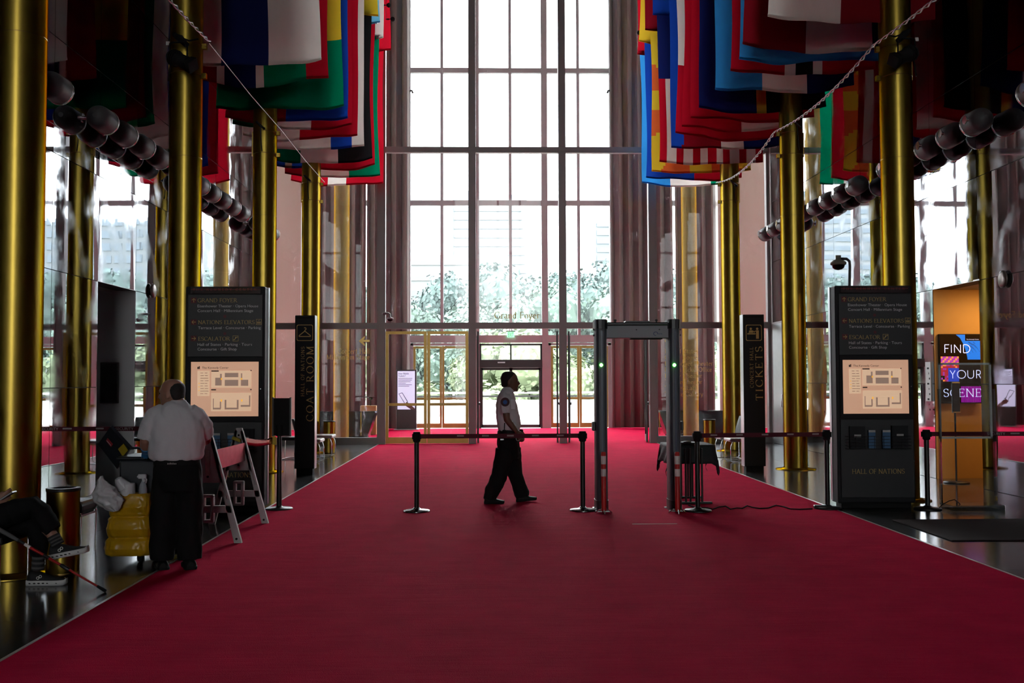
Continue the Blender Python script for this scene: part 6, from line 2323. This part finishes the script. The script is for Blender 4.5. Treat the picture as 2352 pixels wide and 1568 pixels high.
shoe(g(680, 1470, .09), g(460, 1490, .09), (-.10, 0, 1), .11, t, M_SHOEB, M_BLACKM, hgt=.105)
# duty belt with radio, pouch and buckle
bt = MB().loft([ell(g(374, 705), X3, Y3, .150, .198), ell(g(371, 760), X3, Y3, .154, .200)]).build('duty_belt', M_SHOEB, t)
MB().bbox(g(300, 780, -.235), g(345, 690, -.19), .008, seg=1).build('radio', M_BLACKM, bt)
MB().cyl(g(322, 690, -.215), g(325, 615, -.215), .006, n=8).build('radio_antenna', M_BLACKM, bt)
MB().bbox(g(488, 800, -.1), g(530, 690, .02), .01, seg=1).build('pouch', M_BLACKM, bt)
MB().box(g(280, 800, -.205), g(316, 787, -.195)).build('belt_keeper', M_STEEL, bt)
hc = g(470, 785, -.205)
MB().tube([hc + Vector((.026 * math.cos(k * PI / 8), 0, .026 * math.sin(k * PI / 8))) for k in range(17)], .003, 6).build('handcuff', M_STEEL, bt)

# ---- the man with the cleaning cart, seen from behind, looking left
mfoot = at_z(400, 1308, 0)
MY = mfoot.y
h_ = lambda cx, cy_, dy=0.0: at_y(190 + cx / 6.032, 860 + cy_ / 6.032, MY) + Vector((0, dy, 0))
UM = MY / F / 6.032
t = thing('person', 'balding man in white shirt and black trousers, seen from behind, working at the cart', 'person', (mfoot.x, MY, 0))
fwd = Vector((-.97, .24, 0)).normalized()
skin = []
hq, hsd, hs = head(h_(1226, 266, .02), fwd, .252, skin)
skin.append(MB().tube([h_(1290, 310, .02), h_(1310, 380, .01), h_(1320, 470)], [.058, .060, .08], 16))
skin.append(MB().loft([ell(h_(1310, 450), X3, Y3, .07, .06), ell(h_(1300, 600), X3, Y3, .17, .09), ell(h_(1290, 800), X3, Y3, .20, .12), ell(h_(1290, 1080), X3, Y3, .18, .12), ell(h_(1290, 1300), X3, Y3, .18, .12)]))
la = [h_(1020, 560, .0), h_(930, 760, -.02), h_(875, 920, -.01), h_(852, 985, .03), h_(835, 1055, .09)]
skin.append(MB().tube(la, [.062, .056, .048, .046, .034], 14))
ra = [h_(1580, 600, .06), h_(1640, 780, .14), h_(1590, 930, .26), h_(1480, 1000, .36)]
skin.append(MB().tube(ra, [.062, .055, .046, .034], 14))
skin += hand(ra[-1], (-.9, .3, -.1), (0, .3, -1), (.2, .9, 0), curl=.5)
for s_ in (-1, 1):
    skin.append(MB().tube([h_(1290 + s_ * 130, 1250), h_(1290 + s_ * 140, 1900), h_(1290 + s_ * 150, 2500)], [.08, .055, .045], 12))
body = union('body', skin, .009, M_SKIN_L, t, 3)
eyes(hq, hs, t, M_WHITE, M_EYE)
# thin dark hair at the back and sides of the head
sdv = fwd.cross(Z3).normalized()
rings = []
for u_, fc, rf, rs in ((.090, -.060, .020, .030), (.078, -.056, .042, .056), (.055, -.050, .056, .0735), (.03, -.046, .060, .0785), (.005, -.048, .056, .0775), (-.022, -.054, .047, .071), (-.045, -.058, .036, .058), (-.058, -.06, .022, .038)):
    rings.append(ell(hq(fc, 0, u_), fwd, sdv, rf * hs, rs * hs, 22))
MB().loft(rings).build('hair', mat('dark_grey_hair', (.016, .014, .014), .7, bump=.6, bscale=120), t)
# shirt
sh = []
sh.append(MB().loft([ell(h_((a + b_) / 2, cy_, dy), X3, Y3, (b_ - a) / 2 * UM, hw_) for cy_, a, b_, hw_, dy in ((372, 1245, 1400, .065, .0), (400, 1150, 1445, .095, 0), (440, 1065, 1500, .115, 0), (520, 980, 1590, .135, 0), (620, 950, 1640, .15, -.01), (760, 950, 1672, .16, -.01), (900, 935, 1690, .165, -.01), (1010, 915, 1680, .17, 0), (1100, 912, 1672, .165, 0), (1150, 935, 1655, .16, 0), (1185, 990, 1620, .145, 0), (1195, 1010, 1610, .13, 0))]))
sh.append(MB().tube([h_(1140, 520, .0), h_(1030, 585, -.015), h_(955, 700, -.03), h_(910, 810, -.02), h_(893, 885, -.01)], [.085, .092, .090, .084, .078], 18))
sh.append(MB().tube([h_(1470, 520, .0), h_(1560, 590, .03), h_(1625, 730, .10), h_(1610, 860, .18)], [.085, .090, .084, .075], 18))
shirt = union('shirt', sh, .008, M_SHIRT, t, 9, .012, 8)
MB().loft([ell(h_(1325, 352), X3, Y3, .062, .062), ell(h_(1322, 375), X3, Y3, .072, .07), ell(h_(1315, 400), X3, Y3, .09, .085)], caps=False).build('collar', M_SHIRT, shirt)
# belt and trousers
bl = MB().loft([ell(h_(1308, 1165), X3, Y3, .198, .150), ell(h_(1308, 1240), X3, Y3, .200, .152)]).build('belt', M_BLACKM, t)
m = MB()
put_text(m, 'adidas', h_(1250, 1222, -.1535), X3, Z3, .078, .014, False)
m.build('belt_print', M_GREYP, bl)
tr = []
tr.append(MB().loft([ell(h_(1308, cy_), X3, Y3, rx, ry) for cy_, rx, ry in ((1170, .195, .145), (1300, .208, .155), (1450, .212, .16), (1600, .205, .15))]))
for s_ in (-1, 1):
    tr.append(MB().tube([h_(1308 + s_ * 165, 1450, -s_ * .0), h_(1308 + s_ * 168, 1750, s_ * .02), h_(1300 + s_ * 172, 2050, s_ * .02), h_(1292 + s_ * 182, 2350, s_ * .02), h_(1288 + s_ * 190, 2560, s_ * .02)], [.115, .112, .108, .108, .100], 20))
union('trousers', tr, .010, M_TROUS, t, 4, .012, 7)
for s_ in (-1, 1):
    c0 = h_(1290 + s_ * 190, 2600, 0)
    c0.z = .009 if s_ > 0 else 0.0
    shoe(c0 + Vector((-.08, .20, 0)), c0 + Vector((.03, -.06, 0)), (0, 0, 1), .105, t, M_SHOEB, M_BLACKM, hgt=.09)
# blue glove on the left hand
gl = hand(la[-1], (-.35, .9, -.35), (0, -.3, -1), (.9, .3, 0), curl=.45)
gl.append(MB().tube([la[-2].lerp(la[-1], .35), la[-1], la[-1] + Vector((-.01, .03, -.01))], [.047, .042, .038], 14))
union('glove', gl, .006, mat('blue_nitrile', (.02, .16, .38), .45), t, 2)

# ---- the cleaning cart
cart_p = at_z(315, 1293, 0)
CY_ = cart_p.y
c = lambda px, py, dy=0.0: at_y(px, py, CY_) + Vector((0, dy, 0))
t = thing('cleaning_cart', 'dark cleaning cart with a yellow bag and tilted lid beside the man', 'cart', (c(300, 1200).x, CY_, 0))
M_CART = mat('dark_navy_plastic', (0.016, 0.019, 0.026), 0.45)
cx0, cx1 = c(268, 1100).x, c(420, 1100).x
MB().bbox((cx0 + .02, CY_ + .02, c(300, 1275).z), (cx1, CY_ + .5, c(300, 1262).z), .01, seg=1).build('deck', M_CART, t)
MB().bbox((cx0, CY_ + .05, c(300, 1262).z), (cx1 - .02, CY_ + .48, c(300, 1057).z), .02, seg=2).build('tub', M_CART, t)
MB().bbox((cx0 - .02, CY_ + .02, c(300, 1057).z), (cx1, CY_ + .5, c(300, 1049).z), .012, seg=1).build('rim', M_CART, t)
m = MB()
for xx, yy in ((c(316, 1290).x, CY_ + .06), (c(345, 1290).x, CY_ + .12), (cx1 - .06, CY_ + .42), (cx0 + .08, CY_ + .44)):
    w0 = MB().lathe([(.015, -.014), (.040, -.014), (.043, 0), (.040, .014), (.015, .014)], (xx, yy, .043), 20, axis='X').build('caster', M_BLACKM, t)
    MB().bbox((xx - .024, yy - .02, .05), (xx + .024, yy + .02, c(300, 1270).z), .006, seg=1).build('caster_fork', M_BLACK, w0)
# open lid seen as a tilted black slab with a yellow label
lidc = [c(200, 1024, .25), c(248, 981, .05), c(291, 1031, .08), c(242, 1083, .28)]
n_ = (lidc[1] - lidc[0]).cross(lidc[3] - lidc[0]).normalized() * .03
lid = MB().add([p_ for p_ in lidc] + [p_ + n_ for p_ in lidc], [(0, 1, 2, 3), (4, 7, 6, 5), (0, 4, 5, 1), (1, 5, 6, 2), (2, 6, 7, 3), (3, 7, 4, 0)]).build('lid', M_CART, t)
L_ = lambda u, v, k: lidc[0].lerp(lidc[1], u).lerp(lidc[3].lerp(lidc[2], u), v) - n_ * k
sg_ = 1 if n_.y < 0 else -1
def on_lid(quad, name, mt, k=.06):
    kk = -1 - k if n_.y < 0 else k
    MB().add([L_(u, v, kk) for u, v in quad], [(0, 1, 2, 3)]).build(name, mt, lid)
on_lid([(.42, .15), (.58, .15), (.58, .42), (.42, .42)], 'red_badge', mat('badge_red', (.35, .02, .03), .5))
on_lid([(.45, .18), (.48, .18), (.48, .39), (.45, .39)], 'badge_line', mat('badge_white', (.5, .5, .5), .5), .09)
on_lid([(.60, .66), (.95, .72), (.90, .98), (.55, .94)], 'yellow_label', mat('lid_yellow', (.42, .30, .02), .5))
MB().tube([c(291, 1031, .08), c(305, 1030, .12), c(330, 1042, .2)], .012, 8).build('lid_hinge', M_CART, t)
# yellow vinyl bag, three bulging tiers
M_BAG = mat('yellow_vinyl', (0.50, 0.27, 0.005), 0.32, vary=.25, vscale=7, bump=.55, bscale=6, stretch=(1, 1, .45))
keys = ((1131, 262, 344, .16), (1138, 258, 348, .19), (1160, 257, 350, .23), (1178, 259, 349, .20), (1183, 261, 347, .165), (1189, 256, 350, .21), (1210, 252, 352, .25), (1226, 255, 350, .21), (1231, 257, 348, .17), (1237, 251, 352, .22), (1255, 248, 353, .26), (1268, 248, 352, .23), (1274, 256, 346, .17))
rings = []
for (pa_, a0, b0, d0), (pb0, a1, b1, d1) in zip(keys[:-1], keys[1:]):
    n = max(2, int((pb0 - pa_) / 2))
    for i_ in range(n):
        u = i_ / n
        py, xa, xb, dp = pa_ + (pb0 - pa_) * u, a0 + (a1 - a0) * u, b0 + (b1 - b0) * u, d0 + (d1 - d0) * u
        ct = c((xa + xb) / 2, py, -.02)
        rx = (c(xb, py).x - c(xa, py).x) / 2
        ring = []
        for k in range(72):
            a_ = 2 * PI * k / 72
            ca, sa = math.cos(a_), math.sin(a_)
            q_ = Vector((ca * 5, sa * 5, py * .05))
            wob = 1 + .05 * noise.noise(q_) + .09 * abs(noise.noise(Vector((a_ * 5.5, py * .035, 3)))) + .04 * noise.noise(Vector((a_ * 14, py * .12, 9)))
            ring.append(ct + Vector((math.copysign(abs(ca) ** .55, ca) * rx * (1 + (wob - 1) * .6), math.copysign(abs(sa) ** .55, sa) * dp * .5 * (1 + (wob - 1) * 1.6), .004 * noise.noise(q_ * 2))))
        rings.append(ring)
MB().loft(rings).build('bag', M_BAG, t)
# things lying on the cart
M_PLAST = mat('white_plastic_film', (0.55, 0.53, 0.56), 0.35, vary=.12, vscale=9, bump=.5, bscale=10)
pb_ = c(262, 1130, -.16)
rings = []
pl_ = [(252, 1088, .010), (250, 1096, .022), (254, 1108, .05), (258, 1120, .085), (265, 1135, .095), (274, 1150, .085), (280, 1162, .05), (284, 1169, .015)]
for (pxa, pya, ra0), (pxb, pyb, ra1) in zip(pl_[:-1], pl_[1:]):
    for i_ in range(5):
        u = i_ / 5
        px, py, r_ = pxa + (pxb - pxa) * u, pya + (pyb - pya) * u, ra0 + (ra1 - ra0) * u
        ct = c(px, py, -.19)
        rings.append([ct + Vector((math.cos(a_) * r_ * w_, math.sin(a_) * r_ * .6 * w_, .25 * math.cos(a_) * r_)) for a_, w_ in [(2 * PI * k / 40, 1.1 + .45 * noise.noise(Vector((k * .35, py * .09, 1))) + .2 * noise.noise(Vector((k * .9, py * .2, 5)))) for k in range(40)]])
bagp = tag(MB().loft(rings).build('plastic_bag', M_PLAST), 'crumpled white plastic bag hanging on the cart', 'bag')
a_, b_ = c(229, 1131, -.19), c(252, 1118, -.19)
MB().add([c(228, 1130, -.19), c(250, 1095, -.20), c(262, 1120, -.21), c(258, 1150, -.20), c(250, 1142, -.19)], [(0, 1, 2, 3, 4)]).build('bag_corner', M_PLAST, bagp)
rp = c(296, 1118, -.06)
t2 = thing('paper_roll', 'white paper roll standing in the cart beside the plastic bag', 'paper roll', rp)
MB().tube([c(280, 1096, -.09), c(283, 1104, -.08), c(292, 1116, -.06)], [.03, .045, .06], 16).build('loose_sheet', M_PLAST, t2)
MB().lathe([(.012, -.085), (.062, -.085), (.065, -.07), (.065, .055), (.06, .065), (.012, .065)], c(298, 1124, -.05), 24).build('roll', M_PLAST, t2)
sp = c(333, 1118, -.05)
t2 = thing('spray_bottle', 'white trigger spray bottle standing in the cart next to the man', 'spray bottle', sp)
MB().lathe([(.03, -.10), (.036, -.09), (.036, -.02), (.030, .02), (.016, .05), (.014, .06)], sp, 20).build('bottle', mat('grey_bottle', (.30, .30, .34), .35), t2)
MB().tube([c(335, 1105, -.05), c(333, 1092, -.05), c(320, 1094, -.05)], [.016, .018, .010], 12).bbox(c(322, 1098, -.065), c(341, 1087, -.035), .006, seg=1).build('trigger_head', M_PLAST, t2)
MB().tube([c(338, 1094, -.05), c(341, 1100, -.05), c(339, 1108, -.05)], .007, 8).build('trigger', M_PLAST, t2)

# ---- the person sitting at the left edge, legs crossed
SY = at_z(110, 1346, 0).y
q5 = lambda cx, cy_, dy=0.0: at_y(cx / 5.058, 1090 + cy_ / 5.058, SY) + Vector((0, dy, 0))
hipx = q5(-420, 600).x
t = thing('person', 'seated person in black with legs crossed, white soled shoes and a phone', 'person', (hipx, SY, 0))
UP = SY / F / 5.058
hip = Vector((hipx, SY + .0, .52))
skin = []
shc = hip + Vector((-.10, 0, .50))
hq, hsd, hs = head(shc + Vector((.06, 0, .30)), (1, 0, -.0), .235, skin)
skin.append(MB().tube([shc + Vector((.03, 0, .22)), shc + Vector((.01, 0, .10)), shc], [.056, .058, .09], 14))
skin.append(MB().loft([ell(shc + Vector((0, 0, .04)), X3, Y3, .09, .19), ell(shc + Vector((0, 0, -.15)), X3, Y3, .12, .18), ell(hip + Vector((-.03, 0, .12)), X3, Y3, .13, .17), ell(hip, X3, Y3, .14, .18)]))
wr = q5(20, 345, -.10)
skin.append(MB().tube([shc + Vector((0, -.20, 0)), shc + Vector((.06, -.24, -.27)), shc.lerp(wr, .62) + Vector((0, -.09, -.14)), wr], [.058, .048, .042, .028], 14))
skin += hand(wr, q5(150, 230) - q5(40, 330), (.3, .75, .4), (-.3, -.3, .9), L=.18, curl=.8)
skin.append(MB().tube([shc + Vector((0, .20, 0)), shc + Vector((.05, .24, -.27)), wr + Vector((-.12, .22, -.02))], [.058, .048, .032], 14))
skin += hand(wr + Vector((-.12, .22, -.02)), (1, -.2, -.1), (0, -.6, .3), (-.1, .2, .9), L=.18, curl=.5)
skin.append(MB().tube([q5(560, 580, -.06), q5(650, 690, -.06), q5(705, 800, -.06)], [.05, .042, .042], 12))
skin.append(MB().tube([q5(395, 700, .06), q5(400, 1000, .06), q5(395, 1130, .06)], [.05, .042, .042], 12))
body = union('body', skin, .0095, M_SKIN_L, t, 3)
eyes(hq, hs, t, M_WHITE, M_EYE)
rings = []
for u_, fc, rf, rs in ((.122, -.014, .02, .02), (.117, -.014, .050, .044), (.099, -.014, .076, .063), (.068, -.014, .090, .0755), (.035, -.020, .087, .0785), (.005, -.036, .070, .076), (-.03, -.048, .056, .070), (-.06, -.05, .03, .04)):
    rings.append(ell(hq(fc, 0, u_), X3, Y3, rf * hs, rs * hs, 22))
MB().loft(rings).build('hair', M_HAIRK, t)
kn1 = q5(430, 350, -.06)
tr = [MB().loft([ell(hip + Vector((-.02, 0, .16)), X3, Y3, .15, .19), ell(hip, X3, Y3, .16, .20), ell(hip + Vector((.02, 0, -.07)), X3, Y3, .15, .19)])]
tr.append(MB().tube([hip + Vector((.02, -.09, .02)), q5(40, 490, -.08), q5(250, 400, -.07), kn1, q5(510, 430, -.06), q5(600, 560, -.06), q5(660, 640, -.06)], [.105, .105, .095, .080, .078, .075, .066], 18))
tr.append(MB().tube([hip + Vector((.02, .09, .0)), q5(40, 620, .07), q5(330, 560, .06), q5(400, 640, .06), q5(410, 850, .06), q5(412, 960, .06)], [.105, .100, .085, .080, .072, .066], 18))
union('trousers', tr, .009, M_TROUS, t, 3, .012, 8)
jk = [MB().loft([ell(shc + Vector((.01, 0, .09)), X3, Y3, .07, .12), ell(shc + Vector((0, 0, .03)), X3, Y3, .11, .215), ell(shc + Vector((.0, 0, -.15)), X3, Y3, .14, .21), ell(hip + Vector((-.03, 0, .14)), X3, Y3, .15, .195), ell(hip + Vector((-.02, 0, .04)), X3, Y3, .165, .205)])]
jk.append(MB().tube([shc + Vector((0, -.17, .01)), shc + Vector((.06, -.24, -.27)), (shc.lerp(wr, .62) + Vector((0, -.09, -.14))).lerp(wr, .6)], [.075, .062, .05], 16))
jk.append(MB().tube([shc + Vector((0, .17, .01)), shc + Vector((.05, .24, -.27)), wr + Vector((-.17, .22, -.03))], [.075, .062, .05], 16))
union('jacket', jk, .011, mat('black_jacket', (.012, .012, .014), .85), t, 3)
M_SOLE = mat('white_rubber_sole', (0.62, 0.60, 0.60), 0.6)
M_SHOEF = mat('black_knit_shoe', (0.012, 0.012, 0.014), 0.8)
M_SOCK = mat('striped_sock_grey', (0.09, 0.085, 0.085), 0.9)


def sock(a, b_, parent):
    a, b_ = Vector(a), Vector(b_)
    o = MB().tube([a, a.lerp(b_, .5), b_], [.048, .047, .050], 16).build('sock', M_SHOEF, parent)
    for k in (.18, .48, .78):
        MB().tube([a.lerp(b_, k), a.lerp(b_, k + .13)], .0495, 16).build('sock_stripe', M_SOCK, o)


def runner(toe, heel, up, flip):
    o, d, sd, L = shoe(toe, heel, up, .105, t, M_SHOEF, M_SOLE, hgt=.115, sole_t=.04)
    up = Vector(up).normalized()
    sgn = -1 if sd.y > 0 else 1
    hl = MB()
    for k in range(7):
        p_ = Vector(heel) + d * L * (.12 + .115 * k) + sd * sgn * .054 + up * .02
        hl.ball(p_, (.012, .006, .005), 8, 6)
    hl.build('sole_hole', M_BLACKM, o)
    lg = MB()
    c0 = Vector(heel) + d * L * .36 + sd * sgn * .0545 + up * .062
    for k, (a_, b_) in enumerate(((-.010, .0), (.010, .012))):
        ce = c0 + d * a_ + up * b_
        n = 12
        P_ = [ce + (d * math.cos(2 * PI * j / n) + up * math.sin(2 * PI * j / n)) * .010 for j in range(n + 1)]
        lg.tube(P_, .003, 6)
    lg.build('logo_mark', M_WHITE, o)


sock(q5(655, 690, -.06), q5(712, 800, -.06), t)
sock(q5(412, 930, .06), q5(400, 1120, .06), t)
up1 = (q5(700, 700) - q5(745, 910))
runner(q5(1062, 880, -.06), q5(640, 965, -.06), (-.20, 0, .98), 1)
tz_ = q5(735, 1295, .06)
runner(Vector((q5(732, 1295).x, SY + .06, .002)), Vector((q5(288, 1295).x, SY + .06, .002)), (0, 0, 1), 1)
# phone
pa, pb2 = q5(145, 245, -.13), q5(232, 190, -.13)
dph = (pb2 - pa).normalized()
nph = Vector((-dph.z, 0, dph.x))
ph = thing('phone', 'silver edged phone held in the seated person\'s hand', 'phone', pa)
MB().cbox((pa + pb2) / 2, (.010, .072, (pb2 - pa).length * 1.6), 0, Matrix(((nph.x, 0, dph.x), (0, 1, 0), (nph.z, 0, dph.z)))).build('case', M_STEEL, ph)
MB().cbox((pa + pb2) / 2 + nph * .006, (.002, .066, (pb2 - pa).length * 1.5), 0, Matrix(((nph.x, 0, dph.x), (0, 1, 0), (nph.z, 0, dph.z)))).build('glass', M_GLOSSK, ph)
# the chair below
t = thing('guest_chair', 'black guest chair carrying the seated person at the left edge', 'chair', (hipx, SY, 0))
MB().bbox((hipx - .28, SY - .26, .36), (hipx + .42, SY + .26, .43), .02, seg=2).build('seat', M_SEAT, t)
MB().bbox((hipx - .36, SY - .26, .40), (hipx - .28, SY + .26, .92), .02, seg=2).build('backrest', M_SEAT, t)
for a_, b_ in ((-.26, -.24), (.40, -.24), (-.26, .24), (.40, .24)):
    MB().cyl((hipx + a_, SY + b_, 0), (hipx + a_, SY + b_, .37), .011, n=8).build('leg', M_CHROME, t)
# red walking pole leaning across
tip = at_z(243, 1357, .01)
upr = at_y(27, 1232, tip.y + .06)
end = tip + (upr - tip) * 1.18
end.z = min(end.z, (tip + (upr - tip) * 1.18).z)
t = thing('walking_pole', 'red walking pole with black joints leaning over the seated person\'s feet', 'walking pole', tip)
P_ = lambda u: tip.lerp(upr, u)
M_RED = mat('red_lacquer', (.42, .012, .015), .3)
MB().tube([P_(.09), P_(.40)], [.008, .009], 10).build('lower_shaft', M_RED, t)
MB().tube([P_(.47), P_(.86)], [.0105, .0115], 10).build('upper_shaft', M_RED, t)
MB().tube([P_(.0), P_(.03), P_(.09)], [.012, .013, .010], 10).build('rubber_tip', M_BLACKM, t)
MB().tube([P_(.385), P_(.40), P_(.46), P_(.48)], [.010, .015, .015, .012], 10).build('lower_lock', M_BLACK, t)
MB().tube([P_(.60), P_(.66)], [.0125, .0125], 10).build('upper_lock', M_BLACK, t)
MB().tube([P_(.80), P_(.86)], [.0125, .0125], 10).build('white_band', M_WHITE, t)
MB().tube([P_(.86), P_(.93)], [.0118, .0118], 10).build('joint_sleeve', M_BLACK, t)
MB().tube([P_(.93), P_(1.0), P_(1.18)], [.013, .016, .017], 10).build('grip', mat('grey_cork', (.12, .12, .12), .8), t)

# lettering and tiny marks are print too fine to pick apart
for o in C.objects:                                   # fine print
    if o.parent is not None and o.name.split('.')[0] in ('gold_letters', 'grey_letters', 'letters', 'map_blocks', 'map_markers', 'map_print', 'map_fields', 'belt_print', 'bolt_hole', 'stage_picture', 'header_letters', 'printed_lines', 'screen_text', 'brush_strokes', 'sole_hole', 'maroon_squares', 'pictogram', 'thin_letters', 'serif_letters'):
        o['kind'] = 'stuff'
